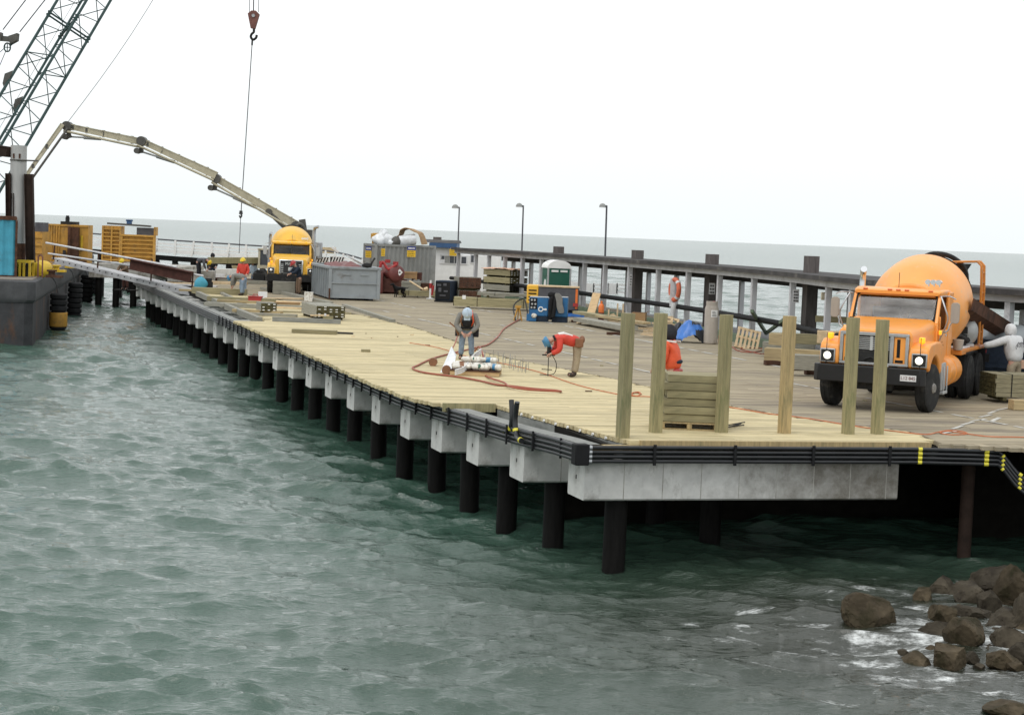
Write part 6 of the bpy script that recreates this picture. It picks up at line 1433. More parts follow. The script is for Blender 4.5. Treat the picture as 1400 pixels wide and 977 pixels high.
lb = MB(); lb.loft([[Vector((.238*math.cos(t),.238*math.sin(t),z)) for t in np.linspace(R(-100),R(-40),8)] for z in (.92,1.16)],closed=False); l1 = lb.build('label','white',gt); lb = MB()
for k in range(4): lb.loft([[Vector((.2395*math.cos(t),.2395*math.sin(t),z)) for t in np.linspace(R(-94),R(-50-5*k),7)] for z in (.95+.05*k,.97+.05*k)],closed=False)
lb.build('print_line','ink',l1)
slab('red_can','paint_red',985,470,.16,.16,.3,0,'small red can just right of the gas tank','can',bevel=.02)
mb = MB(); j0 = at(1049,462)+Vector((0,.3,.15)); mb.bar(aty(1028,425,60.5),j0,.1,.1); mb.bar(j0+Vector((.0,.12,0)),aty(1072,437,58.5),.1,.1); tag(mb.build('brace_frame','green_beam'),'green steel V shaped brace leaning on the walkway pipe','brace')
for k,(px,py,L_,wd,h_,z,an,m,lab) in enumerate(((1086,492,1.7,.45,.36,.12,ANV-34,'treated_tan','large squared timber, lowest in the stack left of the mixer truck'),(1078,480,1.6,.4,.34,.1,ANV-30,'treated_grey','grey squared timber behind the lowest one'),(1086,484,1.5,.38,.30,.50,ANV-26,'treated_post','olive squared timber on the second tier left of the mixer'),(1068,486,.7,.4,.34,.48,ANV-60,'treated_tan','short tan timber with pale end on the left of the stack'),(1134,478,1.0,.28,.20,1.05,ANV-26,'treated_post','topmost olive timber beside the truck headlight'),(1134,486,.8,.4,.36,.62,ANV-26,'raw_pine','pale timber block under the topmost timber'),(1108,502,1.5,.45,.40,.16,ANV-26,'treated_grey','grey green timber block beside the truck bumper'))):
    slab('timber',m,px,py+ (8 if k<5 else 12),L_,wd,h_,an,lab,'timber',z=z)
for k,(px,py) in enumerate(((1056,499),(1090,506),(1112,512))): slab('bearer','rust',px,py,.5,.16,.13,20,['dark bearer block at the left foot of the timber stack','dark bearer block under the front timber','dark bearer block near the truck bumper'][k],'bearer')
# right edge: timber crates, blue skip, grey sheet
bundle(1392,549,1.5,1.0,.62,6,'dark timber bundle at the right picture edge in front of the hooded worker',5,5,'treated','end_grain',0,z=.05)
slab('block','treated_tan',1396,560,.5,.3,.22,10,'tan timber block on the deck at the right picture edge','block')
p = at(1392,541); slab('carton','plywood_pink',1399,541,.25,.2,.2,0,'small orange brown carton on the dark timber bundle','carton',z=.67)
p = at(1398,545); sk_ = thing('blue_skip','dark navy steel skip behind the hooded worker','skip',(p.x+.35,p.y+2.6,ZD)); mb = MB(); mb.loft([[Vector((x*.9,y,.1)) for x,y in ((-1.1,-.5),(1.4,-.5),(1.4,.9),(-1.1,.9))],[Vector((x,y,1.28)) for x,y in ((-1.2,-.6),(1.5,-.6),(1.5,1),(-1.2,1))]]); mb.build('body','navy',sk_); mb = MB(); mb.bx(-1.24,1.54,-.64,-.58,1.2,1.3); mb.bx(-1.2,1.5,-.63,-.6,.6,.68); mb.build('rim','navy',sk_)
mb = MB(); mb.ell((.3,.2,0),(1.1,.7,.3),16,8); mb.jit(.2,2); tag(mb.build('grey_sheet','dumpster_grey',loc=(sk_.location.x,sk_.location.y,ZD+1.35),smooth=50),'grey sheet bundled on top of the navy skip','sheet')
# barricades behind the dumpster
for k,(px,py,lab) in enumerate(((440,357,'left black and white striped barricade above the dumpster rim'),(461,357,'right black and white striped barricade above the dumpster rim'))):
    p = aty(px,py,98); bc = thing('striped_barricade',lab,'barricade',(p.x,p.y,ZD)); h_ = p.z-ZD
    mb = MB(); mb.bx(-.38,.38,0,.05,h_-.18,h_+.22); mb.bx(-.34,-.28,0,.05,0,h_-.18); mb.bx(.28,.34,0,.05,0,h_-.18); mb.build('board','ink',bc)
    mb = MB()
    for i in range(5): x=-.36+.15*i; mb.prism([(x,h_-.17),(x+.07,h_-.17),(x+.2,h_+.21),(x+.13,h_+.21)],-.012,-.002,'y')
    mb.build('stripe','white',bc)
for k in range(6):
    a,b = aty(474+3*k,349+2*k,100),aty(486+3*k,355+1.6*k,99); mb = MB(); mb.bar(a,b,.05); tag(mb.build('pale_rail','white_old'),'thin pale rail in the stack beside the container','rail','pale rails by the container')
p = aty(455,340,99); mb = MB(); mb.bar(aty(454,338,99),aty(463,345,99),.12); tag(mb.build('striped_plank','white'),'short white plank sticking up above the barricades','plank')
# =================================================================== FENCE, RING, SIGNS, LAMPS ON THE WALKWAY
gf = thing('white_fence','white slatted fence panels beyond the walkway posts','fence')
for px0,px1,kind in ((776,812,0),(812,832,1),(832,844,0),(844,862,1),(862,871,0),(700,737,1)):
    Ya,Yb = w_at(px0)[0].y+20,w_at(px1)[0].y+20
    ta,tb_,ba_ = aty(px0,387,Ya),aty(px1,388,Yb),aty(px1,403,Yb); a = Vector((ta.x,ta.y,0)); b = Vector((tb_.x,tb_.y,0)); zt_ = tb_.z; zb = ba_.z
    mb = MB()
    if kind == 0: mb.bar(a+Vector((0,0,(zt_+zb)/2)),b+Vector((0,0,(zt_+zb)/2)),.05,zt_-zb)
    else:
        for i in range(3): mb.bar(a+Vector((0,0,zb+.08+.2*i)),b+Vector((0,0,zb+.08+.2*i)),.05,.12)
    for q in (a,b): mb.bar(q+Vector((0,-.05,zb)),q+Vector((0,-.05,zt_+.03)),.09)
    mb.build('panel','white',gf)
p,d_ = w_at(938); n_ = Vector((d_.y,-d_.x,0)).normalized()
rg = thing('life_ring','orange life ring hanging on a white walkway post','life ring',Vector((p.x,p.y,ZD+1.52))+n_*.42)
mb = MB(); ex_ = Vector((.42,-.9,0)).normalized()
mb.tube([ex_*.32*math.cos(t)+Vector((0,0,.40*math.sin(t))) for t in np.linspace(0,2*PI,33)],.095,10); rb = mb.build('ring','ring_orange',rg,smooth=60)
mb = MB()
for t in (PI/4,3*PI/4,5*PI/4,7*PI/4): c_ = ex_*.32*math.cos(t)+Vector((0,0,.40*math.sin(t))); tg = (-ex_*.32*math.sin(t)+Vector((0,0,.40*math.cos(t)))).normalized(); mb.cyl(c_-tg*.05,c_+tg*.05,.103,n=10)
mb.build('band','white_old',rb,smooth=60)
q = Vector((p.x,p.y,ZD+1.4))+n_*.2+Vector((-.3,0,0)); mb = MB(); mb.box((0,0,0),(.18,.05,1.1)); tag(mb.build('backboard','post_white',loc=q),'pale backboard behind the life ring','board')
mb = MB(); q = Vector((p.x,p.y,ZD+.3))+n_*.4; mb.tube([q+Vector((0,0,.7)),q+Vector((-.06,0,.3)),q+Vector((.0,0,-.2))],[.14,.1,.03],7); tag(mb.build('rope_bag','white_old',smooth=60),'pale rope bag hanging below the life ring','rope bag')
def sign(px0,px1,y0,y1,D,lab,lines,mat='container_grey'):
    a,b = aty(px0,y1,D),aty(px1,y0,D); w_,h_ = b.x-a.x,b.z-a.z; mb = MB(); mb.bx(0,w_,0,.02,0,h_); o = mb.build('notice_board',mat,loc=a); tag(o,lab,'sign')
    mb = MB(); r_ = random.Random(px0)
    for i in range(lines):
        z0 = h_*(.08+.88*i/lines); x = .14
        while x < .78: q = r_.uniform(.12,.26); mb.bx(w_*x,w_*min(x+q,.88),-.005,-.001,z0,z0+h_*.5/lines); x += q+.07
    mb.build('print_line','ink',o)
for px0,px1,y0,y1,lab,n_,dd in ((1083.5,1093,395.5,413.5,'pale notice with four dark lines on the walkway post left of the truck',4,.2),(969,978,387,402,'grey notice with three lines on the dark pile behind the gas tank',3,-1.2),(860.5,864.5,375,391,'narrow white upright notice on a walkway post',4,.2)):
    p,d_ = w_at((px0+px1)/2); sign(px0,px1,y0,y1,p.y-dd,lab,n_,'white_old')
p,d_ = w_at(1127); a = aty(1123,410,p.y-.3); mb = MB(); mb.box((.12,0,.12),(.26,.14,.24)); tag(mb.build('junction_box','boom_cream',loc=a,bevel=.01),'cream electrical box on the walkway post behind the truck','box')
for k,(px,py0,py1,D,lab) in enumerate(((829.5,281,352,92,'nearest of three lamp posts beyond the walkway, farthest right'),(715.5,281,345,108,'middle one of three lamp posts beyond the walkway'),(628,283,338,122,'farthest left of three lamp posts, near the ticket booth'))):
    t_ = aty(px,py0,D); b_ = aty(px-4,py1+60,D); lp_ = thing('lamp_post',lab,'lamp post',(b_.x,D,ZD)); t_ = t_-lp_.location
    mb = MB(); mb.cyl((0,0,-.5),t_,.055,.045,10); mb.build('pole','comp_grey',lp_,smooth=50)
    s_ = D/2500; h = t_+Vector((-5.6*s_,0,-.02)); mb = MB(); mb.cyl(t_,h,.025,n=6); mb.build('arm','comp_grey',lp_)
    mb = MB(); mb.ell(h+Vector((0,0,-.06)),(4.6*s_,.14,5.2*s_),16,6,0.,1.); hd = mb.build('lamp_head','container_grey',lp_,smooth=60)
    mb = MB(); mb.cyl(h+Vector((0,0,-.09)),h+Vector((0,0,-.06)),4.4*s_,4.5*s_,16); mb.build('lens','white_old',hd)
# =================================================================== PALLET OF SACKS, HOSES, RODS
p = at(650,514); pl = thing('pallet','low wooden pallet under the white sacks before the stooping worker','pallet',(p.x,p.y+.45,ZD),R(-3)); mb = MB()
for y in (-.42,-.2,0,.2,.42): mb.box((0,y,.12),(1.2,.12,.02))
mb.build('deck_board','rust',pl); mb = MB()
for y in (-.42,0,.42): mb.box((0,y,.055),(1.2,.08,.1))
mb.build('bearer','plywood',pl)
for k,(x,y,z,l_,r1,an,lab) in enumerate(((-.34,-.30,.21,.50,.085,6,'printed white sack, front left on the low pallet'),(.12,-.32,.21,.46,.085,-8,'printed white sack in the middle of the front row on the low pallet'),(.46,-.22,.22,.34,.095,-30,'printed white sack at the right end of the low pallet'),(-.34,-.08,.23,.52,.095,3,'printed white sack, left in the middle row on the low pallet'),(.16,-.08,.23,.48,.095,8,'printed white sack, right in the middle row on the low pallet'),(-.30,.16,.23,.5,.10,-4,'printed white sack, back left on the low pallet'),(.24,.18,.23,.52,.10,5,'printed white sack, back right on the low pallet'),(-.12,-.0,.37,.52,.085,9,'printed white sack lying on top, left of the crossing hose'),(.30,.04,.37,.44,.08,-7,'printed white sack lying on top, right of the crossing hose'))):
    mb = MB(); mb.lathe([(-l_/2,.02),(-l_*.46,r1*.75),(-l_*.38,r1),(0,r1*1.05),(l_*.38,r1),(l_*.46,r1*.75),(l_/2,.02)],(0,0,0),(1,0,0),14); mb.v = [(a_,b_,c_*.82) for a_,b_,c_ in mb.v]; mb.jit(.022,9,k)
    sk = mb.build('sack','bag_print',loc=(pl.location.x+x,pl.location.y+y,ZD+z),rz=R(an),smooth=50); tag(sk,lab,'sack')
    q = MB(); q.lathe([(-.06,r1*1.06),(.05,r1*1.06)],(0,0,0),(1,0,0),14); q.v = [(a_,b_,c_*.82) for a_,b_,c_ in q.v]; q.jit(.02,9,k); q.build('print_band',['leather','potty_green','helmet_blue'][k%3],sk,smooth=50)
mb = MB(); mb.loft([[at(x,y)+Vector((dx,0,z)) for x,y,z,dx in ((603,509,.02,0),(610,504,.25,0),(618,500,.42,0),(624,505,.3,.0),(620,511,.05,0))],[at(x,y)+Vector((dx,.35,z)) for x,y,z,dx in ((604,508,.02,0),(611,502,.25,0),(617,499,.47,0),(622,503,.34,.0),(619,509,.05,0))]]); mb.jit(.06,6); tag(mb.build('plastic_wrap','plastic',smooth=50),'torn white plastic wrap at the left end of the sack pallet','plastic')
mb = MB()
for dy in (0,.05,.1): mb.tube(spline([at(657,504)+Vector((0,-.3,.42+dy)),at(645,508)+Vector((0,-.3,.3+dy)),at(635,513)+Vector((0,-.1,.12+dy)),at(622,514)+Vector((0,0,.04+dy))],5),.022,6)
tag(mb.build('white_strapping','white_old',smooth=60),'loose white strapping trailing off the front of the sacks','strap')
for k,(px,py) in enumerate(((610,508),(592,497))): mb = MB(); mb.cyl((0,-.1,.1),(0,.15,.1),.11,n=12); tag(mb.build('brown_roll','leather',loc=at(px,py+3),smooth=50),['small brown roll beside the plastic wrap','small brown tin near the hose loop'][k],'roll')
HP = [(713,436),(690.7,449),(680,462),(667,472),(652,476),(624,482.5),(592,491),(571,500.7),(564,504.5),(573,509),(592,512.5),(628.6,517),(656,522),(680,527.5),(697,529),(731,533),(757,535),(767,536.5),(759,538),(723,536),(697,531.8),(688.6,526),(671,520),(661,511)]
pts = [at(x,y)+Vector((0,0,.028)) for x,y in HP]+[at(660,507)+Vector((0,.1,.35)),at(654,500)+Vector((0,.3,.48)),at(648,497)+Vector((0,.6,.3))]
for k in range(18,23): pts[k].z += .03
mb = MB(); mb.tube(spline(pts,6),.024,7); tag(mb.build('air_hose','hose_red',smooth=60),'thick rust red air hose looping over the new deck','hose')
mb = MB(); mb.tube(spline([at(616,487)+Vector((0,0,.03)),at(617,484)+Vector((0,.1,.1)),at(622,480)+Vector((0,.2,.25)),at(625,476)+Vector((0,.2,.45)),at(626,470)+Vector((0,.2,.6))],5),.02,6); tag(mb.build('hose_end','hose_red',smooth=60),'short red hose rising to the tool of the stooping worker','hose')
cp_ = [(560,469),(600,476),(640,488),(700,500),(740,510),(790,527),(840,538.6),(866,542),(900,544),(996,557),(1050,566),(1100,572),(1175,584),(1230,591),(1265,594.5),(1280,592),(1292,589.5),(1305,589),(1318,591),(1321,594),(1300,595),(1285,592),(1300,590.5),(1347,597),(1385,598),(1420,599)]
mb = MB(); mb.tube(spline([at(x,y)+Vector((0,0,.014)) for x,y in cp_],5),.011,6); tag(mb.build('extension_cord','cord_orange',smooth=60),'thin orange extension cord running along the near deck to the right','cord')
mb = MB(); mb.tube(spline([at(x,y)+Vector((0,0,.016+.01*(i%3))) for i,(x,y) in enumerate(((862,540),(868,537.5),(875,538.5),(873,541.5),(865,542),(864,539),(872,537.5),(877,540)))],5),.013,6); tag(mb.build('cord_coil','cord_orange',smooth=60),'small tangle of orange cord left of the timber stack','cord')
mb = MB(); mb.tube(spline([at(x,y)+Vector((0,0,.014)) for x,y in ((985,466),(1000,474),(1010,480),(1028,482),(1046,478),(1030,476),(1012,477),(1040,484),(1052,482))],5),.018,6); tag(mb.build('red_rope','hose_red',smooth=60),'dull red rope heaped in front of the slatted pallet','rope')
rod = MB(); rod.cyl((0,0,0),(0,0,1),.009,n=6); rod = rod.mesh('steel_rod','steel')
for k in range(34):
    r_ = random.random(); row = k%3
    px,py = (lerp(656,722,k/33.0)+random.uniform(-2,2), lerp(487,503,k/33.0)+(row-1)*3+random.uniform(-1,1)); o = bpy.data.objects.new('steel_rod',rod); COL.objects.link(o); o.location = at(px,py+5); o.scale = (1,1,random.uniform(.14,.30)); o.rotation_euler = (R(random.uniform(-6,6)),R(random.uniform(-6,6)),0)
    tag(o,'thin steel rod standing upright in the new deck right of the sack pallet','rod','steel rods standing in the new deck')
# small litter on the deck
for k in range(16):
    s_,t_ = random.uniform(3,30),random.uniform(1,10); p = P(s_,t_); mb = MB(); mb.box((0,0,.012),(random.uniform(.05,.16),random.uniform(.02,.05),.022)); tag(mb.build('wood_chip',random.choice(['raw_pine','rust','treated_post']),loc=p,rz=random.uniform(0,3)),'small wood chip lying on the open deck','scrap wood','wood chips on the deck')
# =================================================================== ROCKS
def rock(px,py,wp,hp,m,k,lab,zb=-.16):
    p = at(px,py+hp*.42,0); D = p.y; wd,h_ = wp/F*D,hp/F*D
    import bmesh as _b
    bm = _b.new(); _b.ops.create_icosphere(bm,subdivisions=5,radius=1)
    r_ = random.Random(k); 
    cuts = [Vector((r_.gauss(0,1),r_.gauss(0,1),r_.gauss(.3,1))).normalized() for _ in range(13)]
    for v in bm.verts:
        c = v.co.copy()
        for q in cuts:
            d_ = c.dot(q); lim = .52+.3*((q.x*7.3+q.y*3.1)%1)
            if d_ > lim: c -= q*(d_-lim)*.97
        c += c*(.10*mnoise.noise(c*1.3+Vector((k*3,0,0)))+.05*mnoise.noise(c*5+Vector((k,5,0)))+.03*mnoise.noise(c*13)+.02*mnoise.noise(c*27))
        v.co = Vector((c.x*wd*.62,c.y*wd*.52,c.z*h_*.80))
    me = bpy.data.meshes.new('rock'); bm.to_mesh(me); bm.free(); me.materials.append(MT[m]); me.shade_smooth(); me.set_sharp_from_angle(angle=R(22))
    o = bpy.data.objects.new('rock',me); COL.objects.link(o); o.location = (p.x,p.y+wd*.3,h_*.45+zb*.5); o.rotation_euler = (0,R(r_.uniform(-10,10)),r_.uniform(-.4,.4)); tag(o,lab,'rock','small stones among the shore rocks' if k >= 40 else None)
for k,r_ in enumerate(((1196,838,72,44,'rock','lone large wet brown rock standing left of the others in the foam'),(1261,813,30,24,'rock','small ochre rock behind the foam, under the pier edge'),(1293,838,44,30,'rock','mossy brown rock left of the long flat grey one'),(1331,838,54,24,'rock_grey','long flat greyish rock between two brown rocks'),(1328,812,50,38,'rock_grey','tall dark red brown rock at the back of the pile'),(1352,822,36,40,'rock_grey','dark rock in the middle of the back row'),(1390,806,62,50,'rock','big tan rock at the right edge, back row'),(1380,846,58,32,'rock_grey','large grey rock at the right edge, second row'),(1383,872,50,34,'rock_grey','rounded purple brown rock at the right edge, third row'),(1321,867,56,46,'rock','tall brown rock with pale streak in the centre of the pile'),(1287,861,50,24,'rock_grey','low flat rock left of the tall brown one'),(1301,895,54,34,'rock','angular olive brown rock at the front of the pile'),(1253,899,44,20,'rock','low tan rock left of the angular front rock'),(1372,897,40,24,'rock','low reddish rock half awash at right front'),(1210,897,14,10,'rock','tiny dark rock awash left of the front rocks'),(1400,890,34,30,'rock_grey','dark rock cut by the right edge, front row'),(1360,797,60,40,'rock_grey','dark rock under the pier at the back of the heap'),(1404,838,40,60,'rock_grey','dark rock outside the right edge behind the pile'),(1290,800,40,24,'rock_grey','dark low rock under the pier left of the heap'),(1388,964,66,18,'rock','drowned tan rock at the bottom right corner'))):
    rock(*r_[:5],k+1,r_[5])
for k,(px,py,wp,hp) in enumerate(((1272,851,16,11),(1308,852,18,12),(1344,856,20,14),(1352,884,22,15),(1276,880,18,10),(1330,893,20,13),(1398,858,26,18),(1366,828,24,16),(1311,826,18,12),(1340,905,18,10),(1392,905,24,14),(1236,884,14,8),(1278,826,16,10),(1362,862,20,16))):
    rock(px,py,wp,hp,'rock_grey' if k%2 else 'rock',k+40,'small wet stone wedged between the bigger shore rocks'); bpy.data.objects[-1] if 0 else None
# =================================================================== PEOPLE AND DOG
def skin_obj(name, chains, mat, parent=None, sub=2):
    """chains: list of (points, radii, joins) ; a chain starting with an int index hangs off that vertex"""
    vs, es, rs, roots = [], [], [], []
    for ch in chains:
        start, pts, rad = ch
        prev = start
        if start is None: roots.append(len(vs))
        for p, r in zip(pts, rad):
            vs.append(p); rs.append(r); i = len(vs)-1
            if prev is not None: es.append((prev, i))
            prev = i
    me = bpy.data.meshes.new(name); me.from_pydata([tuple(v) for v in vs], es, []); me.materials.append(MT[mat])
    o = bpy.data.objects.new(name, me); COL.objects.link(o)
    if parent is not None: o.parent = parent
    o.modifiers.new('skin', 'SKIN').use_smooth_shade = True
    sv = me.skin_vertices[0].data
    for i, r in enumerate(rs): sv[i].radius = (r, r) if not isinstance(r, tuple) else r; sv[i].use_root = i in roots
    s = o.modifiers.new('sub', 'SUBSURF'); s.levels = sub; s.render_levels = sub
    return o
def person(label, loc, rz, J, wear, hat=None, hood=False, gloves=False):
    """J: joints in metres, x to the figure's left... y forward, z up"""
    V = {k: Vector(v) for k, v in J.items()}
    pel, ch, nk, hd = V['pelvis'], V['chest'], V['neck'], V['head']
    chains = [(None, [pel, lerp(pel,ch,.5), ch, nk, lerp(nk,hd,.5), hd, hd+(hd-nk).normalized()*.075], [.115,.115,.125,.055,.06,.088,.06])]
    idx = {'pel':0,'ch':2}; n = 7
    for s in ('L','R'):
        chains.append((2, [V['sh'+s], V['el'+s], V['wr'+s]], [.06,.047,.032])); idx['wr'+s] = n+2; n += 3
        chains.append((0, [V['hip'+s], V['kn'+s], V['an'+s], V['an'+s]+V['toe'+s]], [.085,.06,.042,.038])); n += 4
    # hands: palm and five bent fingers, each its own short chain rooted in the palm
    for s in ('L','R'):
        w_ = V['wr'+s]; f = (w_-V['el'+s]).normalized(); q = f.cross(Vector((0,1,.2))).normalized(); g = f.cross(q)
        chains.append((idx['wr'+s], [w_+f*.05, w_+f*.085], [(.026,.036),(.022,.034)])); n += 2
        for k, (off, l_) in enumerate(((-.033,.062),(-.011,.074),(.011,.078),(.032,.07))):
            a = w_+f*.075+q*off; chains.append((None, [a, a+f*l_*.5+g*.008, a+f*l_*.85+g*.035], [.011,.010,.0085])); n += 3
        a = w_+f*.03-q*.03; chains.append((None, [a, a-q*.03+f*.03+g*.01, a-q*.03+f*.06+g*.025], [.012,.0105,.009])); n += 3
    body = skin_obj('person', chains, 'skin'); body.location = loc; body.rotation_euler = (0,0,rz)
    tag(body, label, 'person')
    # face
    up = (hd-nk).normalized(); fw = V.get('look', Vector((0,1,0))); fw = (fw-up*fw.dot(up)).normalized(); sd_ = fw.cross(up)
    mb = MB(); mb.cyl(hd+fw*.085+up*.01, hd+fw*.115-up*.02, .012, .02, 8); mb.build('nose','skin',body,smooth=60)
    for e in (-1,1):
        mb = MB(); mb.ell(hd+fw*.088+sd_*e*.033+up*.03,(.012,.012,.009),8,6); mb.build('eye','ink',body)
        mb = MB(); mb.ell(hd+sd_*e*.093,(.015,.02,.03),8,6); mb.build('ear','skin',body)
    mb = MB(); mb.bar(hd+fw*.088-up*.045-sd_*.025, hd+fw*.088-up*.045+sd_*.025,.012,.008); mb.build('mouth','tank_red',body)
    # trousers, jacket, boots
    t = skin_obj('trousers', [(None,[pel+Vector((0,0,.05)),pel],[.145,.15])]+[(1,[V['hip'+s],V['kn'+s],V['an'+s]+Vector((0,0,.03))],[.112,.085,.078]) for s in ('L','R')], wear['legs'], body)
    B_ = wear.get('bulk',1.08)
    jk = [(None,[lerp(pel,ch,-.22),lerp(pel,ch,.5),ch,lerp(ch,nk,.75)],[(.185*B_,.15*B_),(.185*B_,.155*B_),(.195*B_,.16*B_),.10])]
    for s in ('L','R'): jk.append((2,[V['sh'+s],V['el'+s],lerp(V['el'+s],V['wr'+s],.92)],[.09*B_,.075*B_,.058*B_]))
    skin_obj('jacket', jk, wear['top'], body)
    for s in ('L','R'):
        a = V['an'+s]; skin_obj('boot', [(None,[a+Vector((0,0,.08)),a+Vector((0,0,-.02)),a+V['toe'+s]+Vector((0,0,.0))],[.062,.058,.05])], wear.get('boots','boot'), body)
    if hat:
        mb = MB(); x_ = sd_; 
        M_ = Matrix((sd_,fw,up)).transposed()
        k0 = len(mb.v); mb.ell((0,0,0),(.125,.15,.125),18,6,0.,1.); mb.cyl((0,.0,-.012),(0,.0,.012),.142,.135,18); mb.box((0,.15,0),(.17,.10,.016)); mb.box((0,0,.122),(.03,.2,.02))
        mb.v = [tuple(hd+up*.055+M_@Vector(p)) for p in mb.v]; mb.build('helmet',hat,body,smooth=45)
    elif hood:
        mb = MB(); M_ = Matrix((sd_,fw,up)).transposed(); mb.ell((0,0,0),(.13,.145,.16),16,10); mb.v = [tuple(hd+up*.015-fw*.03+M_@Vector(p)) for p in mb.v]; mb.jit(.02,6); mb.build('hood',wear['top'] if hood is True else hood,body,smooth=60)
    else:
        mb = MB(); M_ = Matrix((sd_,fw,up)).transposed(); mb.ell((0,-.012,.03),(.1,.108,.1),14,7,-.2,1.); mb.v = [tuple(hd+M_@Vector(p)) for p in mb.v]; mb.build('hair','hair',body,smooth=60)
    return body
def legs(h=.92, spread=.10, bend=.02, sx=0, sy=0):
    o = {}
    for s, e in (('L',-1),('R',1)):
        o['hip'+s] = (e*.10+sx,sy,h-.06); o['kn'+s] = (e*spread+sx*.5,sy*.5+bend,h*.52); o['an'+s] = (e*spread*1.1,0,.075); o['toe'+s] = Vector((e*.02,.16,-.03))
    o['pelvis'] = (sx,sy,h); return o
GP = at(637,491)
# 1 stooping worker in the middle, facing the viewer, hands together at his front
J = legs(.84,.13,.05,0,-.06); J.update(chest=(0,.12,1.14),neck=(0,.22,1.27),head=(0,.34,1.28),look=Vector((0,.6,-1)),shL=(-.21,.15,1.20),shR=(.21,.15,1.20),elL=(-.30,.17,.92),elR=(.30,.17,.92),wrL=(-.10,.30,.74),wrR=(.11,.30,.72))
b = person('stooping worker in grey shirt, dark vest and jeans at the sack pallet', GP, PI, J, dict(legs='denim',top='grey_fleece'), 'helmet_white')
skin_obj('vest',[(None,[(0,.03,.92),(0,.13,1.05),(0,.20,1.19)],[.17,.185,.15])],'dark_cloth',b)
for e in (-1,1): mb = MB(); mb.tube(spline([(e*.12,.14,.92),(e*.17,.28,1.05),(e*.14,.30,1.2),(e*.12,.14,1.33)],4),.022,6); mb.build('harness_strap','jacket_orange' if e < 0 else 'leather',b,smooth=60)
mb = MB(); mb.box((-.24,-.02,.74),(.14,.2,.24),rz=.2); mb.box((.26,-.02,.76),(.12,.2,.26)); mb.tube([(-.2,.1,.86),(0,.14,.86),(.2,.1,.86)],.03,6); mb.build('tool_pouch','dark_cloth',b,bevel=.02)
mb = MB(); mb.bar((.22,.12,.66),(.30,.16,.88),.05); mb.bar((.30,.16,.86),(.48,.2,1.0),.035); mb.build('nail_gun','leather',b)
# 2 bent worker in red jacket drilling
J = legs(.86,.09,-.02,0,-.05); J.update(chest=(0,.36,.98),neck=(0,.53,.94),head=(0,.64,.88),look=Vector((0,.3,-1)),shL=(-.17,.42,.93),shR=(.17,.42,.93),elL=(-.22,.42,.66),elR=(.24,.46,.68),wrL=(-.10,.62,.56),wrR=(.12,.66,.60),kn_=(0,0,0)); J.pop('kn_')
b = person('bent worker in red jacket and blue helmet drilling the new deck', at(785,515), R(97), J, dict(legs='khaki',top='jacket_red'), 'helmet_blue')
mb = MB(); mb.tube([(-.12,.10,1.01),(-.09,.30,1.075),(-.07,.44,1.045)],.03,5); mb.tube([(.12,.10,1.01),(.09,.30,1.075),(.07,.44,1.045)],.03,5); mb.build('reflective_strip','reflector',b,smooth=60)
skin_obj('collar',[(None,[(0,.50,.96),(0,.58,.93)],[.10,.09])],'dark_cloth',b)
mb = MB(); mb.box((-.2,-.06,.86),(.1,.2,.22)); mb.box((.18,-.08,.86),(.1,.2,.2)); mb.ell((0,-.16,.93),(.13,.07,.1),10,6); mb.build('tool_pouch','leather',b,bevel=.02)
dr = thing('power_drill','dark long bit power drill held upright by the bent red worker','drill',b.matrix_basis@Vector((0,.66,0))); mb = MB(); mb.cyl((0,0,.48),(0,0,.72),.05,n=10); mb.bar((-.16,0,.52),(.16,0,.52),.035); mb.build('motor','chassis',dr); mb = MB(); mb.cyl((0,0,0),(0,0,.48),.012,n=6); mb.build('bit','chassis',dr); mb = MB(); mb.tube(spline([(.1,0,.5),(.2,.05,.3),(.14,.1,.05),(-.2,.15,.02)],4),.01,5); mb.bar((-.16,.1,.16),(.1,.1,.15),.02); mb.build('cord','chassis',dr)
# 3 worker in orange red jacket behind the second post
J = legs(.9,.1,.02,0,0); J.update(chest=(0,.06,1.24),neck=(0,.09,1.42),head=(0,.13,1.54),look=Vector((0,1,-.5)),shL=(-.19,.13,1.34),shR=(.19,.13,1.34),elL=(-.25,.12,1.06),elR=(.25,.14,1.06),wrL=(-.16,.32,.90),wrR=(.16,.34,.90))
b = person('worker in orange red jacket half hidden behind the second post', aty(913,560,36.3)*Vector((1,1,0)).x if 0 else Vector((aty(919.5,520,36.3).x,36.3,ZD)), R(70), J, dict(legs='navy',top='jacket_orange',bulk=1.22), None, 'dark_cloth')
skin_obj('jacket_hem',[(None,[(0,.0,.92),(0,.03,1.08)],[.235,.235])],'navy',b); b.scale = (1.05,)*3; mb = MB(); mb.tube([(-.2,.20,1.2),(-.2,.10,1.42),(-.15,-.08,1.40)],.02,5); mb.tube([(.2,.20,1.2),(.2,.1,1.42),(.15,-.08,1.40)],.02,5); mb.build('reflective_strip','reflector',b); skin_obj('cuff',[(None,[(-.22,.2,1.0),(-.16,.31,.91)],[.066,.06])],'navy',b); mb = MB(); mb.box((0,-.08,.82),(.3,.16,.16)); mb.build('red_shorts_bag','paint_red',b,bevel=.04)
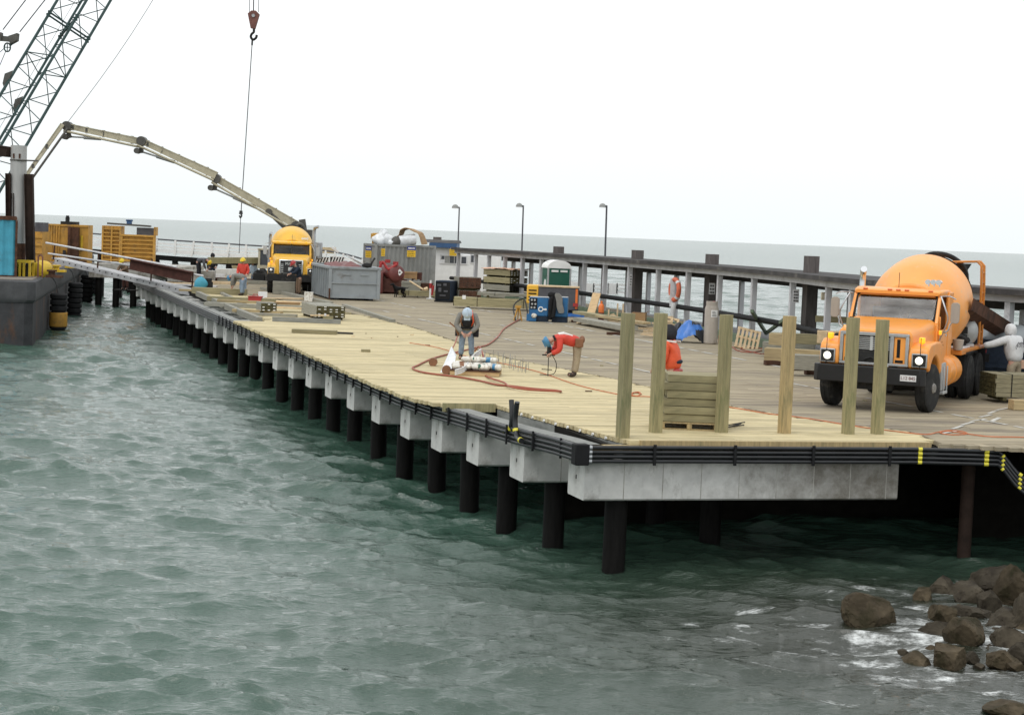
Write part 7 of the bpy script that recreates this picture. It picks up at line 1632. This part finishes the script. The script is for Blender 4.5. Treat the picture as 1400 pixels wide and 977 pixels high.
# 4 hooded worker leaning on the truck rear
J = legs(.86,.11,.03,0,0); J.update(chest=(0,.08,1.20),neck=(0,.13,1.38),head=(0,.20,1.50),look=Vector((0,1,-.3)),shL=(-.19,.10,1.33),shR=(.19,.10,1.33),elL=(-.43,.26,1.22),elR=(.28,.08,1.06),wrL=(-.66,.40,1.16),wrR=(.24,.26,.9))
b = person('worker in pale grey hooded sweatshirt reaching toward the mixer truck, back turned', Vector((aty(1386,520,44.1).x,44.1,ZD)), R(32), J, dict(legs='khaki',top='hoodie',bulk=1.18), None, True)
mb = MB()
r_ = random.Random(5)
for k in range(7):
    a = Vector((.14-.045*k,-.17,1.20+r_.uniform(-.03,.03))); mb.tube(spline([a,a+Vector((-.02,-.012,.06)),a+Vector((-.045,.0,.02)),a+Vector((-.03,0,-.05))],3),.007,5)
mb.build('back_print','comp_grey',b); b.scale = (1.06,)*3
# 5 and 6: bending pair on the board pile
J = legs(.86,.10,.02,0,-.06); J.update(chest=(0,.34,.98),neck=(0,.50,.92),head=(0,.60,.85),look=Vector((0,.3,-1)),shL=(-.19,.40,.93),shR=(.19,.40,.93),elL=(-.22,.44,.66),elR=(.22,.44,.66),wrL=(-.1,.5,.42),wrR=(.12,.5,.42))
person('bending worker in grey shirt and jeans on the board piles', at(331,404), R(80), J, dict(legs='denim',top='grey_fleece'), 'helmet_blue')
J2 = legs(.92,.1,.0,0,0); J2.update(chest=(0,.06,1.26),neck=(0,.08,1.46),head=(0,.12,1.58),look=Vector((0,1,-.3)),shL=(-.2,.05,1.38),shR=(.2,.05,1.38),elL=(-.27,.03,1.10),elR=(.27,.03,1.1),wrL=(-.22,.22,.93),wrR=(.22,.22,.93))
b = person('standing worker in red and black jacket right behind the bending one', Vector((aty(332,398,90).x,90,ZD)), R(170), J2, dict(legs='denim',top='jacket_red'), 'helmet_yellow')
skin_obj('black_waist',[(None,[(0,.0,.94),(0,.03,1.08)],[.185,.18])],'dark_cloth',b)
J3 = legs(.9,.12,.04,0,-.02); J3.update(chest=(0,.14,1.24),neck=(0,.22,1.42),head=(0,.30,1.52),look=Vector((0,1,-.5)),shL=(-.2,.15,1.34),shR=(.2,.15,1.34),elL=(-.26,.3,1.14),elR=(.26,.3,1.14),wrL=(-.14,.50,1.06),wrR=(.14,.5,1.02))
b = person('worker in brown overalls and red cap left of the dumpster', Vector((aty(408,404,90.3).x,90.3,ZD)), R(120), J3, dict(legs='brown_duck',top='navy'), 'paint_red')
skin_obj('bib',[(None,[(0,.04,.95),(0,.1,1.12)],[.18,.175])],'brown_duck',b)
# others, farther away
p = aty(172,369,100); b = person('crouching worker in yellow helmet low at the unfinished pier edge', Vector((p.x,p.y,ZD-.45)), R(150), J3, dict(legs='rust_red',top='brown_duck'), 'helmet_yellow')
mb = MB(); mb.bx(-.6,.6,-.5,.6,-.06,0); o = mb.build('work_float','underdeck',loc=(p.x,p.y,ZD-.45)); tag(o,'small dark staging under the crouching worker','staging')
person('dark clad worker holding the left end of the hoisted timber', Vector((aty(290,378,110.6).x,110.6,ZD-.2)), R(190), J2, dict(legs='navy',top='dark_cloth'), 'helmet_white' if 0 else None, 'dark_cloth')
person('worker in pale blue shirt under the right end of the hoisted timber', Vector((aty(347,372,111).x,111,ZD-.55)), R(150), J2, dict(legs='denim',top='helmet_white'), 'helmet_white')
person('bending worker in grey and white on the boards beyond the gangway', Vector((aty(272,372,103).x,103,ZD+.35)), R(250), J, dict(legs='dark_cloth',top='comp_grey'), 'helmet_yellow')
person('worker in dark coat at the front corner of the yellow mixer', Vector((aty(380,393,95).x,95,ZD)), R(200), J2, dict(legs='navy',top='navy'), None, 'grey_fleece')
# the dog: black, standing
p = at(545,406.5); 
D_ = .62
ch = [(None,[(0,-.28,.47),(0,-.05,.45),(0,.17,.46),(0,.30,.56),(0,.37,.66),(0,.44,.66),(0,.54,.63)],[.085,.095,.115,.07,.07,.058,.034])]
for e in (-1,1):
    ch.append((2,[(e*.08,.19,.38),(e*.08,.17,.22),(e*.08,.19,.035),(e*.08,.24,.025)],[.055,.034,.026,.028]))
    ch.append((0,[(e*.08,-.28,.38),(e*.085,-.20,.27),(e*.085,-.35,.17),(e*.085,-.32,.03),(e*.085,-.27,.022)],[.07,.05,.028,.024,.027]))
ch.append((0,[(0,-.38,.50),(0,-.50,.46),(0,-.60,.52)],[.03,.022,.014]))
dg = skin_obj('dog',ch,'dog_black'); dg.location = p; dg.rotation_euler = (0,0,R(128)); tag(dg,'black dog standing on the old deck by the plywood sheet','dog')
for e in (-1,1): mb = MB(); mb.loft([[Vector((e*.05,.37,.71)),Vector((e*.085,.36,.71)),Vector((e*.07,.35,.72))],[Vector((e*.08,.39,.63)),Vector((e*.10,.38,.63)),Vector((e*.09,.37,.62))]]); mb.build('ear','dog_black',dg)
